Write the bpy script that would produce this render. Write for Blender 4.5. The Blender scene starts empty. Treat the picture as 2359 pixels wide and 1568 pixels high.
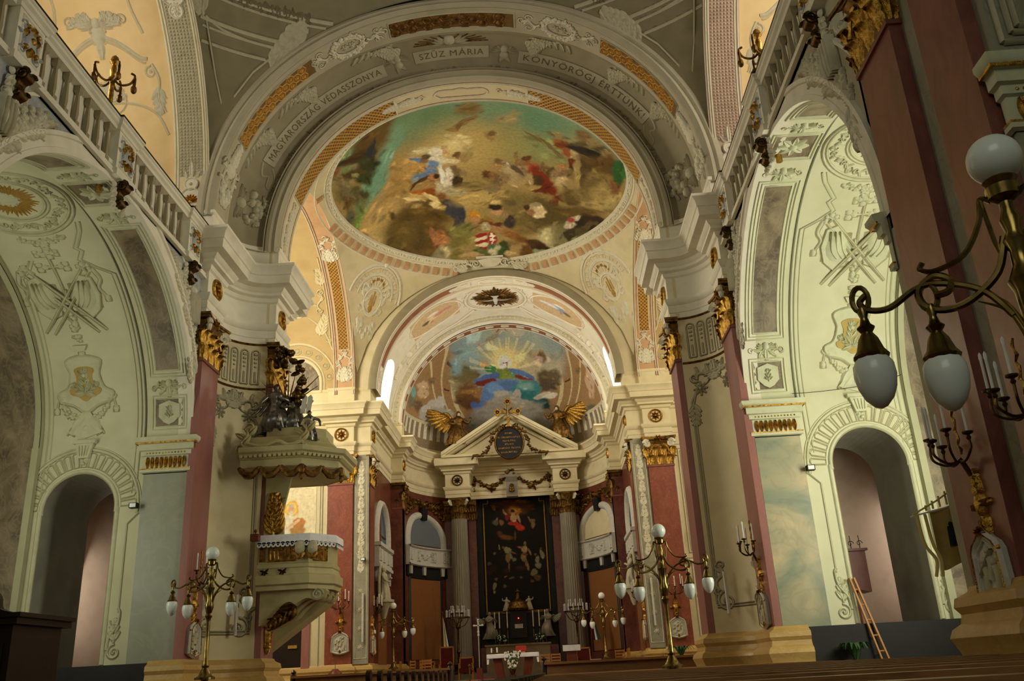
import bpy, math, random
import numpy as np
from mathutils import Vector, Matrix
PI = math.pi; cos = math.cos; sin = math.sin
random.seed(7); RNG = np.random.RandomState(5)
sc = bpy.context.scene
COL = sc.collection
# ------------------------------------------------------------------ camera
CAM_F = Vector((-0.02220445, 0.93672124, 0.34937127))
CAM_R = Vector((0.9978026, 0.04258432, -0.05075969))
CAM_U = Vector((0.06242542, -0.34747647, 0.93560845))
cd = bpy.data.cameras.new('camera'); co = bpy.data.objects.new('camera', cd); COL.objects.link(co)
cd.sensor_width = 36; cd.lens = 2056.05 / 2359 * 36; cd.clip_start = .1; cd.clip_end = 300
m = Matrix((CAM_R, CAM_U, -CAM_F)).transposed().to_4x4(); m.translation = Vector((1.641, 0, 1.15))
co.matrix_world = m
sc.camera = co
# ------------------------------------------------------------------ view, world
sc.view_settings.view_transform = 'Standard'; sc.view_settings.look = 'None'
sc.view_settings.gamma = 1.0; sc.view_settings.use_curve_mapping = False
sc.view_settings.exposure = 0.0
w = bpy.data.worlds.new('sky'); sc.world = w; w.use_nodes = True
w.node_tree.nodes['Background'].inputs[0].default_value = (.8, .85, .8, 1)
w.node_tree.nodes['Background'].inputs[1].default_value = .06
# ------------------------------------------------------------------ daylight entering at the windows, and an added fill from the west
def area(name, loc, target, sx, sy, power, col):
    l = bpy.data.lights.new(name, 'AREA'); l.shape = 'RECTANGLE'; l.size = sx; l.size_y = sy
    l.energy = power; l.color = col
    o = bpy.data.objects.new(name, l); COL.objects.link(o); o.location = loc
    d = Vector(target) - Vector(loc)
    o.rotation_euler = d.to_track_quat('-Z', 'Y').to_euler()
    return o
GREENISH = (1, .99, .78); WARM = (1, .91, .72); DAY = (1, .95, .84)
area('window_light_chapel_right', (11.2, 15.6, 5.6), (7.5, 17.5, 6.6), 3.0, 5.0, 800, GREENISH)
area('window_light_chapel_left', (-11.2, 15.6, 5.6), (-7.5, 17.5, 6.6), 3.0, 5.0, 230, GREENISH)
area('window_light_gallery_left', (-11.0, 15.5, 15.2), (-6.5, 17, 15.2), 3.5, 3.5, 250, DAY)
area('window_light_gallery_right', (11.0, 15.5, 15.2), (6.5, 17, 15.2), 3.5, 3.5, 380, DAY)
area('window_light_transept_left', (-11.6, 29.5, 11.5), (0, 32.5, 9.5), 4.5, 7.0, 1750, WARM)
area('window_light_transept_right', (11.6, 29.5, 11.5), (0, 32.5, 9.5), 4.5, 7.0, 900, WARM)
area('window_light_chancel_left', (-6.3, 39.6, 14.0), (0, 40, 13.0), 2.2, 3.2, 560, DAY)
area('window_light_chancel_right', (6.3, 39.6, 14.0), (0, 40, 13.0), 2.2, 3.2, 560, DAY)
area('window_light_passage_left', (-11.1, 23.4, 3.6), (-8.4, 22.6, 3.0), 1.2, 2.6, 26, DAY)
area('window_light_passage_right', (11.1, 23.4, 3.6), (8.4, 23.0, 3.0), 1.2, 2.6, 26, DAY)
area('window_light_west', (0, -6, 11), (0, 16, 10), 8, 7, 330, GREENISH)  # added frontal fill for the nave from behind the camera; no window seen there

# ------------------------------------------------------------------ materials
def lin(h):
    h = h.lstrip('#'); r = []
    for i in (0, 2, 4):
        c = int(h[i:i+2], 16) / 255
        r.append(c / 12.92 if c <= .04045 else ((c + .055) / 1.055) ** 2.4)
    return (r[0], r[1], r[2], 1)
MATS = {}
def new_mat(name, rough=.7, metal=0.):
    mt = bpy.data.materials.new(name); mt.use_nodes = True
    nt = mt.node_tree; b = nt.nodes['Principled BSDF']
    b.inputs['Roughness'].default_value = rough; b.inputs['Metallic'].default_value = metal
    MATS[name] = mt
    return mt, nt, b
def ramp_mat(name, cols, scale=3., detail=5., rough=.7, metal=0., distort=0., stretch=(1, 1, 1), bump=0., bscale=40., pos=None, spec=.3):
    mt, nt, b = new_mat(name, rough, metal)
    N = nt.nodes; L = nt.links
    tc = N.new('ShaderNodeTexCoord'); mp = N.new('ShaderNodeMapping'); mp.inputs['Scale'].default_value = stretch
    L.new(tc.outputs['Object'], mp.inputs['Vector'])
    nz = N.new('ShaderNodeTexNoise'); nz.inputs['Scale'].default_value = scale; nz.inputs['Detail'].default_value = detail
    nz.inputs['Distortion'].default_value = distort
    L.new(mp.outputs[0], nz.inputs['Vector'])
    cr = N.new('ShaderNodeValToRGB'); e = cr.color_ramp.elements
    n = len(cols)
    pos = pos or [.3 + .4 * i / max(1, n - 1) for i in range(n)]
    while len(e) < n: e.new(.5)
    for i, c in enumerate(cols): e[i].position = pos[i]; e[i].color = lin(c)
    L.new(nz.outputs['Fac'], cr.inputs['Fac']); L.new(cr.outputs[0], b.inputs['Base Color'])
    b.inputs['Specular IOR Level'].default_value = spec
    if bump:
        bz = N.new('ShaderNodeTexNoise'); bz.inputs['Scale'].default_value = bscale; bz.inputs['Detail'].default_value = 4
        L.new(tc.outputs['Object'], bz.inputs['Vector'])
        bp = N.new('ShaderNodeBump'); bp.inputs['Strength'].default_value = bump; bp.inputs['Distance'].default_value = .02
        L.new(bz.outputs['Fac'], bp.inputs['Height']); L.new(bp.outputs[0], b.inputs['Normal'])
    return mt
def vein_mat(name, base, vein, blotch, scale=1.2, rough=.3, vs=.06, stretch=(1, 1, 1), vmix=.28):
    """polished marble: mottled ground with thin veins"""
    mt, nt, b = new_mat(name, rough); N = nt.nodes; L = nt.links
    tc = N.new('ShaderNodeTexCoord'); mp = N.new('ShaderNodeMapping'); mp.inputs['Scale'].default_value = stretch
    mp.inputs['Rotation'].default_value = (.5, .3, .2)
    L.new(tc.outputs['Object'], mp.inputs['Vector'])
    n1 = N.new('ShaderNodeTexNoise'); n1.inputs['Scale'].default_value = scale; n1.inputs['Detail'].default_value = 8; n1.inputs['Distortion'].default_value = 1.2
    L.new(mp.outputs[0], n1.inputs['Vector'])
    c1 = N.new('ShaderNodeValToRGB'); e = c1.color_ramp.elements
    e[0].position = .35; e[0].color = lin(base); e[1].position = .68; e[1].color = lin(blotch)
    L.new(n1.outputs['Fac'], c1.inputs['Fac'])
    n2 = N.new('ShaderNodeTexNoise'); n2.inputs['Scale'].default_value = scale * 1.7; n2.inputs['Detail'].default_value = 6; n2.inputs['Distortion'].default_value = 2.0
    L.new(mp.outputs[0], n2.inputs['Vector'])
    c2 = N.new('ShaderNodeValToRGB'); e = c2.color_ramp.elements
    e[0].position = .5 - vs; e[0].color = (0, 0, 0, 1); e[1].position = .5; e[1].color = (1, 1, 1, 1); x = e.new(.5 + vs); x.color = (0, 0, 0, 1)
    L.new(n2.outputs['Fac'], c2.inputs['Fac'])
    mx = N.new('ShaderNodeMix'); mx.data_type = 'RGBA'
    ml = N.new('ShaderNodeMath'); ml.operation = 'MULTIPLY'; ml.inputs[1].default_value = vmix
    L.new(c2.outputs[0], ml.inputs[0]); L.new(ml.outputs[0], mx.inputs[0])
    L.new(c1.outputs[0], mx.inputs[6]); mx.inputs[7].default_value = lin(vein)
    L.new(mx.outputs[2], b.inputs['Base Color']); b.inputs['Specular IOR Level'].default_value = .4
    return mt
def paint_mat(name, rough=.8):
    """colours laid down on the surface as a vertex colour picture, with a fine painterly grain"""
    mt, nt, b = new_mat(name, rough); N = nt.nodes; L = nt.links
    a = N.new('ShaderNodeVertexColor'); a.layer_name = 'Col'
    tc = N.new('ShaderNodeTexCoord'); nz = N.new('ShaderNodeTexNoise'); nz.inputs['Scale'].default_value = 9; nz.inputs['Detail'].default_value = 9
    L.new(tc.outputs['Object'], nz.inputs['Vector'])
    mr = N.new('ShaderNodeMapRange'); mr.inputs[1].default_value = .06; mr.inputs[2].default_value = .75; mr.inputs[3].default_value = .72; mr.inputs[4].default_value = 1.25
    L.new(nz.outputs['Fac'], mr.inputs[0])
    mx = N.new('ShaderNodeMix'); mx.data_type = 'RGBA'; mx.blend_type = 'MULTIPLY'; mx.inputs[0].default_value = 1
    L.new(a.outputs[0], mx.inputs[6]); L.new(mr.outputs[0], mx.inputs[7])
    L.new(mx.outputs[2], b.inputs['Base Color']); b.inputs['Specular IOR Level'].default_value = .15
    return mt
ramp_mat('plaster_cream', ['#c9bc93', '#d8cba4', '#cfc39b'], 1.3, 6, .8)
ramp_mat('plaster_white', ['#d9d2ba', '#e6e0cc', '#dcd6c0'], 1.5, 6, .75)
ramp_mat('plaster_grey', ['#a59d84', '#b2aa90', '#aaa288'], 1.2, 6, .8)
ramp_mat('plaster_taupe', ['#8d8368', '#978d71', '#8a8167'], 1.2, 6, .8)
ramp_mat('plaster_olive', ['#7f785c', '#898164', '#7b7459'], 1.1, 6, .85)
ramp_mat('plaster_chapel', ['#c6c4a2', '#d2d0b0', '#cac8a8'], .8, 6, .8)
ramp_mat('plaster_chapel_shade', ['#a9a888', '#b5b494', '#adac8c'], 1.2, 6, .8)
ramp_mat('plaster_yellow', ['#cfb27a', '#dabf8a', '#d3b780'], 1.0, 6, .8)
ramp_mat('plaster_ochre', ['#b39a68', '#bfa674', '#b8a06c'], 1.0, 6, .8)
ramp_mat('plaster_pink', ['#b09a86', '#bca692', '#b5a08b'], 2.0, 6, .8)
ramp_mat('plaster_salmon', ['#b8916a', '#c29c74', '#bc9670'], 2.0, 6, .8)
ramp_mat('plaster_dark', ['#6f6850', '#7a7258', '#6a634c'], 1.4, 6, .8)
ramp_mat('plaster_line', ['#6b6146', '#766b4e', '#645a40'], 3, 4, .8)
ramp_mat('plaster_contour', ['#948c68', '#a09874', '#8c8460'], 3, 4, .8)
ramp_mat('plaster_door', ['#8f8d80', '#9d9b8d', '#87857a'], .7, 6, .8)
ramp_mat('plaster_red_brown', ['#8d5a3a', '#996545', '#85543a'], 2, 6, .8)
vein_mat('marble_red', '#74443a', '#b08a76', '#8a5448', 3.2, .28, .012, (1, 1, .5), .12)
vein_mat('marble_pink', '#91605a', '#c49a8e', '#a06c64', 1.2, .3, .012, (1, 1, .4), .12)
vein_mat('marble_crimson', '#7c3e2e', '#c89c80', '#8c4c3a', 2.2, .3, .02, (1, 1, .7), .22)
vein_mat('marble_brown', '#5d503e', '#a89a7c', '#93856a', 1.6, .5, .05, (1, .7, .7), .3)
vein_mat('marble_blue', '#9fa3a6', '#6f7480', '#b9bab4', 2.2, .35, .10)
vein_mat('marble_grey', '#8a8c78', '#a8a890', '#98998a', .55, .35, .05)
vein_mat('marble_green', '#7f8a76', '#5d5040', '#c4b28c', .5, .33, .05, (1, 1, 1.3), .15)
vein_mat('marble_black', '#100f0e', '#2c2824', '#181614', 1.2, .6, .02)
vein_mat('marble_strip', '#8f8b78', '#5a5547', '#a09b86', .9, .35, .03)
vein_mat('marble_rust', '#5b2c20', '#9a6a50', '#74402e', 1.4, .28, .03)
vein_mat('marble_ochre', '#b08d4e', '#d2b67c', '#c09d5c', 1.1, .4, .05, (1, 1, 2))
vein_mat('marble_column', '#857d6c', '#a09684', '#948b78', 1.5, .35, .04, (1, 1, .3))
ramp_mat('gold', ['#6a4a18', '#b48a3c', '#d2ac58'], 14, 5, .34, 1., bump=.5, bscale=60)
ramp_mat('gold_dark', ['#3c2a14', '#75562a', '#967238'], 9, 5, .42, .9, bump=.5, bscale=50)
ramp_mat('gold_paint', ['#8a6a22', '#a8843a', '#98762c'], 6, 6, .6, .2)
ramp_mat('gold_bar', ['#b8873a', '#d0a14e', '#c49444'], 6, 6, .55, .15)
ramp_mat('gold_ground', ['#5e4420', '#765628', '#684a22'], 6, 6, .7)
ramp_mat('bronze', ['#3a2c18', '#5a4526', '#6f5630'], 12, 4, .38, .9)
ramp_mat('brass', ['#5d4f2a', '#84703e', '#a08c54'], 8, 4, .26, 1.)
ramp_mat('silver', ['#6d6a64', '#8d8a84', '#4d4a46'], 8, 4, .3, .9)
ramp_mat('iron', ['#15130f', '#221d17', '#181510'], 8, 4, .6, .3)
ramp_mat('wood_pew', ['#7c5630', '#a07446', '#8e643a'], 3, 6, .38, 0, 1.0, (1, 12, 12))
ramp_mat('wood_pew_dark', ['#20140b', '#2e1d10', '#26180d'], 3, 6, .4, 0, 1.0, (1, 12, 12))
ramp_mat('wood_door', ['#7e5028', '#8e5c32', '#86562c'], 2, 6, .5, 0, 1.5, (8, 8, .7))
ramp_mat('wood_dark', ['#160e08', '#24160c', '#1c110a'], 3, 6, .45, 0, 1., (6, 6, 1))
ramp_mat('wood_light', ['#a06a2c', '#b67c38', '#aa7232'], 4, 5, .45, 0, 1., (8, 8, 1))
ramp_mat('wood_red', ['#5a2616', '#6e3420', '#62301c'], 3, 5, .4, 0, 1., (6, 6, 1))
ramp_mat('lace', ['#cfd2d2', '#dfe2e2', '#d6d9d9'], 20, 3, .9)
ramp_mat('linen', ['#d8d8dc', '#e6e6ea', '#dedee2'], 8, 3, .9)
ramp_mat('cloth_red', ['#4c0f11', '#5c1417', '#541214'], 6, 4, .85)
ramp_mat('cloth_banner', ['#a89050', '#b89e5c', '#b0964f'], 3, 5, .85)
ramp_mat('cloth_yellow', ['#c8b46a', '#d6c47c', '#cdba72'], 5, 4, .85)
ramp_mat('cloth_navy', ['#1e2430', '#2a3240', '#222936'], 5, 4, .85)
ramp_mat('cloth_green', ['#2c4a2c', '#38583a', '#304e30'], 5, 4, .85)
ramp_mat('carpet', ['#8a3a34', '#9a463e', '#7f342e'], 7, 5, .95)
ramp_mat('stone_floor', ['#6d6558', '#7c7466', '#746c5e'], 1.5, 6, .45)
ramp_mat('stone_altar', ['#77684f', '#83745a', '#7c6d54'], 3, 6, .6)
ramp_mat('candle', ['#dcdcd4', '#ebebe4', '#e2e2da'], 5, 2, .5)
ramp_mat('leaf', ['#22401c', '#33582a', '#2a4a22'], 6, 4, .6)
ramp_mat('petal', ['#dfe0d0', '#f0f0e4', '#e4e5d6'], 6, 4, .7)
ramp_mat('relief_white', ['#b8b5a8', '#cac7ba', '#c0bdb0'], 6, 5, .7)
ramp_mat('stucco', ['#c9c2a8', '#d8d2ba', '#cfc9b0'], 5, 5, .8)
ramp_mat('stucco_dim', ['#aaa387', '#b8b196', '#b0a98d'], 5, 5, .8)
ramp_mat('stucco_green', ['#bdbd9c', '#cbcbac', '#c3c3a3'], 4, 5, .8)
ramp_mat('pulpit_green', ['#a39a6c', '#b4aa7c', '#aba274'], 2.5, 6, .5)
ramp_mat('ink', ['#6a5a3c', '#74633f', '#645436'], 4, 3, .9)
ramp_mat('gilt_letter', ['#b8862e', '#c8983c', '#bd8e34'], 4, 3, .5)
ramp_mat('book_red', ['#8a2016', '#9a2a1e', '#92251a'], 4, 3, .6)
ramp_mat('paper', ['#c9c6bc', '#d8d5cb', '#d0cdc3'], 4, 3, .9)
ramp_mat('skin', ['#b88a64', '#c49870', '#be9068'], 5, 3, .7)
paint_mat('fresco')
paint_mat('oil_painting', .45)
def globe_mat():
    mt, nt, b = new_mat('frosted_glass', .35); N = nt.nodes; L = nt.links
    nz = N.new('ShaderNodeTexNoise'); nz.inputs['Scale'].default_value = 60
    cr = N.new('ShaderNodeValToRGB'); cr.color_ramp.elements[0].color = (.76, .83, .79, 1); cr.color_ramp.elements[1].color = (.84, .90, .86, 1)
    L.new(nz.outputs['Fac'], cr.inputs['Fac']); L.new(cr.outputs[0], b.inputs['Base Color'])
    b.inputs['Coat Weight'].default_value = .3
globe_mat()
def glow_mat(name, col, st):
    mt, nt, b = new_mat(name, .5)
    nz = nt.nodes.new('ShaderNodeTexNoise'); nz.inputs['Scale'].default_value = 2
    cr = nt.nodes.new('ShaderNodeValToRGB'); cr.color_ramp.elements[0].color = tuple(.92 * c for c in col) + (1,); cr.color_ramp.elements[1].color = tuple(col) + (1,)
    nt.links.new(nz.outputs['Fac'], cr.inputs['Fac'])
    b.inputs['Base Color'].default_value = tuple(.22 * c for c in col) + (1,)
    nt.links.new(cr.outputs[0], b.inputs['Emission Color']); b.inputs['Emission Strength'].default_value = st
glow_mat('window_glow', (1, .97, .88), 3.0)
glow_mat('pane_grey', (.42, .45, .42), .05)
glow_mat('red_lamp', (1, .05, .02), 4.0)
# ------------------------------------------------------------------ mesh helpers
class MB:
    def __init__(s): s.v = []; s.f = []
    def add(s, vs, fs):
        o = len(s.v); s.v += [tuple(p) for p in vs]; s.f += [tuple(i + o for i in f) for f in fs]; return s
    def box(s, x0, x1, y0, y1, z0, z1):
        return s.add([(x0, y0, z0), (x1, y0, z0), (x1, y1, z0), (x0, y1, z0), (x0, y0, z1), (x1, y0, z1), (x1, y1, z1), (x0, y1, z1)],
                     [(0, 3, 2, 1), (4, 5, 6, 7), (0, 1, 5, 4), (1, 2, 6, 5), (2, 3, 7, 6), (3, 0, 4, 7)])
    def grid(s, fn, nu, nv, cu=False, cv=False, keep=None):
        vs = [fn(i / nu, j / nv) for i in range(nu + (not cu)) for j in range(nv + (not cv))]
        W = nv + (not cv); U = nu + (not cu); fs = []
        for i in range(nu):
            for j in range(nv):
                if keep and not keep((i + .5) / nu, (j + .5) / nv): continue
                a = i * W + j; b = ((i + 1) % U) * W + j; c = ((i + 1) % U) * W + (j + 1) % W; d = i * W + (j + 1) % W
                fs.append((a, b, c, d))
        return s.add(vs, fs)
    def lathe(s, prof, n=16, c=(0, 0, 0), a0=0.):
        vs = []; fs = []; m = len(prof)
        for i in range(n):
            a = a0 + 2 * PI * i / n
            for r, z in prof: vs.append((c[0] + r * cos(a), c[1] + r * sin(a), c[2] + z))
        for i in range(n):
            for j in range(m - 1):
                k = (i + 1) % n
                fs.append((i * m + j, k * m + j, k * m + j + 1, i * m + j + 1))
        if prof[0][0] > 1e-4: fs.append(tuple(i * m for i in range(n))[::-1])
        if prof[-1][0] > 1e-4: fs.append(tuple(i * m + m - 1 for i in range(n)))
        return s.add(vs, fs)
    def ball(s, c, r, n=10, m=6, sc3=(1, 1, 1)):
        vs = []; fs = []
        for i in range(n):
            for j in range(m + 1):
                t = PI * j / m; a = 2 * PI * i / n
                vs.append((c[0] + r * sc3[0] * sin(t) * cos(a), c[1] + r * sc3[1] * sin(t) * sin(a), c[2] - r * sc3[2] * cos(t)))
        for i in range(n):
            for j in range(m):
                k = (i + 1) % n; w_ = m + 1
                fs.append((i * w_ + j, k * w_ + j, k * w_ + j + 1, i * w_ + j + 1))
        return s.add(vs, fs)
    def tube(s, path, r, n=8, cap=True):
        P = [Vector(p) for p in path]; m = len(P)
        rs = r if isinstance(r, (list, tuple)) else [r] * m
        vs = []; fs = []; prev = None
        for i in range(m):
            t = (P[min(i + 1, m - 1)] - P[max(i - 1, 0)]).normalized()
            if prev is None:
                up = Vector((0, 0, 1)) if abs(t.z) < .9 else Vector((1, 0, 0))
                a = t.cross(up).normalized()
            else:
                a = (prev - t * prev.dot(t))
                a = a.normalized() if a.length > 1e-6 else t.orthogonal().normalized()
            prev = a; b = t.cross(a)
            for k in range(n):
                q = 2 * PI * k / n
                vs.append(P[i] + (a * cos(q) + b * sin(q)) * rs[i])
        for i in range(m - 1):
            for k in range(n):
                l = (k + 1) % n
                fs.append((i * n + k, i * n + l, (i + 1) * n + l, (i + 1) * n + k))
        if cap: fs += [tuple(range(n))[::-1], tuple((m - 1) * n + k for k in range(n))]
        return s.add(vs, fs)
    def prism(s, poly, fn, h0, h1):
        """poly in 2d, fn(u,v,h)->xyz"""
        n = len(poly)
        vs = [fn(u, v, h0) for u, v in poly] + [fn(u, v, h1) for u, v in poly]
        return s.add(vs, [tuple(range(n))[::-1], tuple(range(n, 2 * n))] + [(i, (i + 1) % n, n + (i + 1) % n, n + i) for i in range(n)])
    def merge(s, o, M=None):
        return s.add([(M @ Vector(p)) for p in o.v] if M else o.v, o.f)
    def mesh(s, name, smooth=True, ang=38):
        me = bpy.data.meshes.new(name); me.from_pydata([tuple(p) for p in s.v], [], s.f); me.update()
        if smooth:
            me.polygons.foreach_set('use_smooth', [True] * len(me.polygons))
            me.set_sharp_from_angle(angle=math.radians(ang))
        return me
    def build(s, name, mat, parent=None, smooth=True, ang=38):
        me = s.mesh(name, smooth, ang); me.materials.append(MATS[mat])
        return link(name, me, parent)
def link(name, me, parent=None):
    o = bpy.data.objects.new(name, me); COL.objects.link(o)
    if parent is not None:
        o.parent = parent
        if parent.get('_w', 1): o.matrix_parent_inverse = Matrix.Translation(parent.location).inverted()
        else: o['_w'] = 0
    return o
def tag(o, label=None, cat=None, group=None, kind=None):
    if label: o['label'] = label
    if cat: o['category'] = cat
    if group: o['group'] = group
    if kind: o['kind'] = kind
    return o
def thing(name, label, cat, loc=(0, 0, 0), group=None):
    o = bpy.data.objects.new(name, None); COL.objects.link(o); o.location = loc; o.empty_display_size = .2
    return tag(o, label, cat, group)
def local_thing(name, label, cat, M, group=None):
    """thing whose parts are modelled in its own local frame"""
    o = bpy.data.objects.new(name, None); COL.objects.link(o); o.matrix_world = M; o['_w'] = 0
    return tag(o, label, cat, group)
def strip_flags():
    for o in bpy.data.objects:
        if '_w' in o.keys(): del o['_w']
def inst(name, me, parent, M):
    """another object sharing a mesh; M is relative to the parent's frame (world for parents with absolute parts)"""
    o = bpy.data.objects.new(name, me); COL.objects.link(o)
    if parent is not None:
        o.parent = parent
        if parent.get('_w', 1): o.matrix_parent_inverse = Matrix.Translation(parent.location).inverted()
        else: o['_w'] = 0
    o.matrix_basis = M
    return o
def copy_tree(o, parent=None):
    c = o.copy(); COL.objects.link(c); c.parent = parent
    for ch in list(o.children):
        k = copy_tree(ch, c); k.matrix_parent_inverse = ch.matrix_parent_inverse
    return c
def struct(name, mb, mat, parent=None, smooth=True, label=None):
    o = mb.build(name, mat, parent, smooth)
    if parent is None:
        o['kind'] = 'structure'
        if label: o['label'] = label
    return o
def sroot(name, label):
    o = bpy.data.objects.new(name, None); COL.objects.link(o); o['kind'] = 'structure'; o['label'] = label; o.empty_display_size = .2
    return o
def mir(mb, s):
    """built for the left (negative x); s=+1 mirrors it to the right side"""
    if s > 0:
        mb.v = [(-p[0], p[1], p[2]) for p in mb.v]; mb.f = [tuple(reversed(f)) for f in mb.f]
    return mb
def arc(c, r, a0, a1, n, ry=None):
    ry = r if ry is None else ry
    return [(c[0] + r * cos(math.radians(a0 + (a1 - a0) * i / n)), c[1] + ry * sin(math.radians(a0 + (a1 - a0) * i / n))) for i in range(n + 1)]
def offset_path(path, d, flip=1, closed=False):
    n = len(path); out = []
    def nrm(i):
        a = path[i % n]; b = path[(i + 1) % n]; dx = b[0] - a[0]; dy = b[1] - a[1]; l = math.hypot(dx, dy) or 1
        return (dy / l * flip, -dx / l * flip)
    for i in range(n):
        if closed: n0, n1 = nrm(i - 1), nrm(i)
        else:
            n0 = nrm(i - 1) if i > 0 else nrm(0); n1 = nrm(i) if i < n - 1 else nrm(n - 2)
        k = 1 + n0[0] * n1[0] + n0[1] * n1[1]
        k = max(k, .25)
        out.append((path[i][0] + d * (n0[0] + n1[0]) / k, path[i][1] + d * (n0[1] + n1[1]) / k))
    return out
def sweep(prof, path, flip=1, closed=False, mb=None, caps=True):
    """profile (out, z) carried along a plan path with mitred corners"""
    mb = mb or MB(); n = len(path); m = len(prof)
    rows = [offset_path(path, o, flip, closed) for o, z in prof]
    vs = [(rows[j][i][0], rows[j][i][1], prof[j][1]) for i in range(n) for j in range(m)]
    fs = []
    for i in range(n if closed else n - 1):
        k = (i + 1) % n
        for j in range(m - 1): fs.append((i * m + j, k * m + j, k * m + j + 1, i * m + j + 1))
    if caps and not closed:
        fs += [tuple(range(m)), tuple((n - 1) * m + j for j in range(m))[::-1]]
    return mb.add(vs, fs)
# ------------------------------------------------------------------ relief ornament in surface coordinates
class Relief:
    def __init__(s): s.v = []; s.f = []; s.rec = []
    def add(s, vs, fs):
        o = len(s.v); s.v += vs; s.f += [tuple(i + o for i in f) for f in fs]
    def stroke(s, pts, w0, w1=None, h=None, taper=False):
        w1 = w0 if w1 is None else w1; n = len(pts); vs = []; fs = []; s.rec.append((pts, w0, w1))
        for i, (x, y) in enumerate(pts):
            t = i / max(1, n - 1); w = w0 + (w1 - w0) * t
            if taper: w *= .25 + .75 * sin(PI * min(1, max(0, t))) 
            a = pts[max(0, i - 1)]; b = pts[min(n - 1, i + 1)]
            dx = b[0] - a[0]; dy = b[1] - a[1]; l = math.hypot(dx, dy) or 1; nx, ny = -dy / l, dx / l
            hh = (h if h is not None else w * .6)
            for q, k in ((-1, -.1), (-.62, .72), (0, 1), (.62, .72), (1, -.1)):
                vs.append((x + nx * w * .5 * q, y + ny * w * .5 * q, hh * k))
        for i in range(n - 1):
            for j in range(4): fs.append((i * 5 + j, (i + 1) * 5 + j, (i + 1) * 5 + j + 1, i * 5 + j + 1))
        s.add(vs, fs); return s
    def spiral(s, cx, cy, r, a0, turns, w, dirn=1, h=None, r1=.12):
        n = max(8, int(14 * abs(turns)))
        pts = [(cx + r * (1 - (1 - r1) * i / n) * cos(a0 + dirn * 2 * PI * turns * i / n), cy + r * (1 - (1 - r1) * i / n) * sin(a0 + dirn * 2 * PI * turns * i / n)) for i in range(n + 1)]
        s.stroke(pts, w, w * .6, h); s.boss(cx, cy, w * .6, w * .7, 6); return s
    def leaf(s, x, y, ang, L, W, H, curl=.35):
        n = 5; vs = []; fs = []; s.rec.append(([(x + L * t * cos(ang) - curl * L * t * t * .5 * sin(ang), y + L * t * sin(ang) + curl * L * t * t * .5 * cos(ang)) for t in (0, .35, .7, 1)], W * .7, W * .5))
        for i in range(n + 1):
            t = i / n; ww = W * .5 * sin(PI * min(.97, (t * .86 + .12))) ** .8
            c = curl * L * t * t * .5; cx = x + L * t * cos(ang) - c * sin(ang); cy = y + L * t * sin(ang) + c * cos(ang)
            nx, ny = -sin(ang), cos(ang); hh = H * (.5 + .7 * sin(PI * t))
            vs += [(cx - nx * ww, cy - ny * ww, -.002), (cx - nx * ww * .5, cy - ny * ww * .5, hh), (cx, cy, hh * .55), (cx + nx * ww * .5, cy + ny * ww * .5, hh), (cx + nx * ww, cy + ny * ww, -.002)]
        for i in range(n):
            for j in range(4): fs.append((i * 5 + j, (i + 1) * 5 + j, (i + 1) * 5 + j + 1, i * 5 + j + 1))
        s.add(vs, fs); return s
    def boss(s, x, y, R, H, n=8, sy=1.):
        s.rec.append(([(x, y - R * sy * .8), (x, y + R * sy * .8)], R * 1.7, R * 1.7))
        vs = [(x, y, H)]; fs = []
        for k in range(n):
            a = 2 * PI * k / n
            vs.append((x + R * .7 * cos(a), y + R * .7 * sy * sin(a), H * .7)); vs.append((x + R * cos(a), y + R * sy * sin(a), -.002))
        for k in range(n):
            l = (k + 1) % n
            fs += [(0, 1 + 2 * k, 1 + 2 * l), (1 + 2 * k, 2 + 2 * k, 2 + 2 * l, 1 + 2 * l)]
        s.add(vs, fs); return s
    def rosette(s, x, y, R, n=8, H=.03, two=True):
        for k in range(n): s.leaf(x, y, 2 * PI * k / n, R, R * 1.9 / n * 1.6, H, 0)
        if two:
            for k in range(n): s.leaf(x, y, 2 * PI * (k + .5) / n, R * .6, R * 1.4 / n * 1.4, H * 1.6, 0)
        s.boss(x, y, R * .26, H * 2.2); return s
    def acanthus(s, x, y, ang, L, n=4, W=None, H=.03):
        W = W or L * .28
        s.stroke([(x + L * t / 8 * cos(ang + .25 * sin(t * .6)), y + L * t / 8 * sin(ang + .25 * sin(t * .6))) for t in range(9)], W * .3, W * .1, H)
        for k in range(n):
            t = (k + .4) / n; px = x + L * t * cos(ang); py = y + L * t * sin(ang)
            ll = L * .42 * (1.15 - t * .7)
            s.leaf(px, py, ang + .8, ll, W * .8, H, -.4); s.leaf(px, py, ang - .8, ll, W * .8, H, .4)
        s.leaf(x + L * .8 * cos(ang), y + L * .8 * sin(ang), ang, L * .3, W * .8, H, 0)
        return s
    def scrollwork(s, x, y, ang, L, w, mirror=1, H=None):
        """an s-scroll with two spirals and leaves along it"""
        H = H or w * .7; n = 14; pts = []
        for i in range(n + 1):
            t = i / n; a = L * .16 * sin(2 * PI * t) * mirror
            pts.append((x + L * t * cos(ang) - a * sin(ang), y + L * t * sin(ang) + a * cos(ang)))
        s.stroke(pts, w, w, H)
        e = pts[-1]; s.spiral(e[0] + mirror * w * 1.2 * sin(ang), e[1] - mirror * w * 1.2 * cos(ang), w * 2.0, ang + PI / 2 * mirror, 1.1, w * .7, -mirror, H)
        e = pts[0]; s.spiral(e[0] - mirror * w * 1.2 * sin(ang), e[1] + mirror * w * 1.2 * cos(ang), w * 2.0, ang - PI / 2 * mirror, 1.1, w * .7, -mirror, H)
        for k, t in enumerate((.25, .5, .75)):
            px, py = pts[int(n * t)]; s.leaf(px, py, ang + (1 if k % 2 else -1) * .9, w * 3.4, w * 1.8, H, .3 * mirror)
        return s
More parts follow.
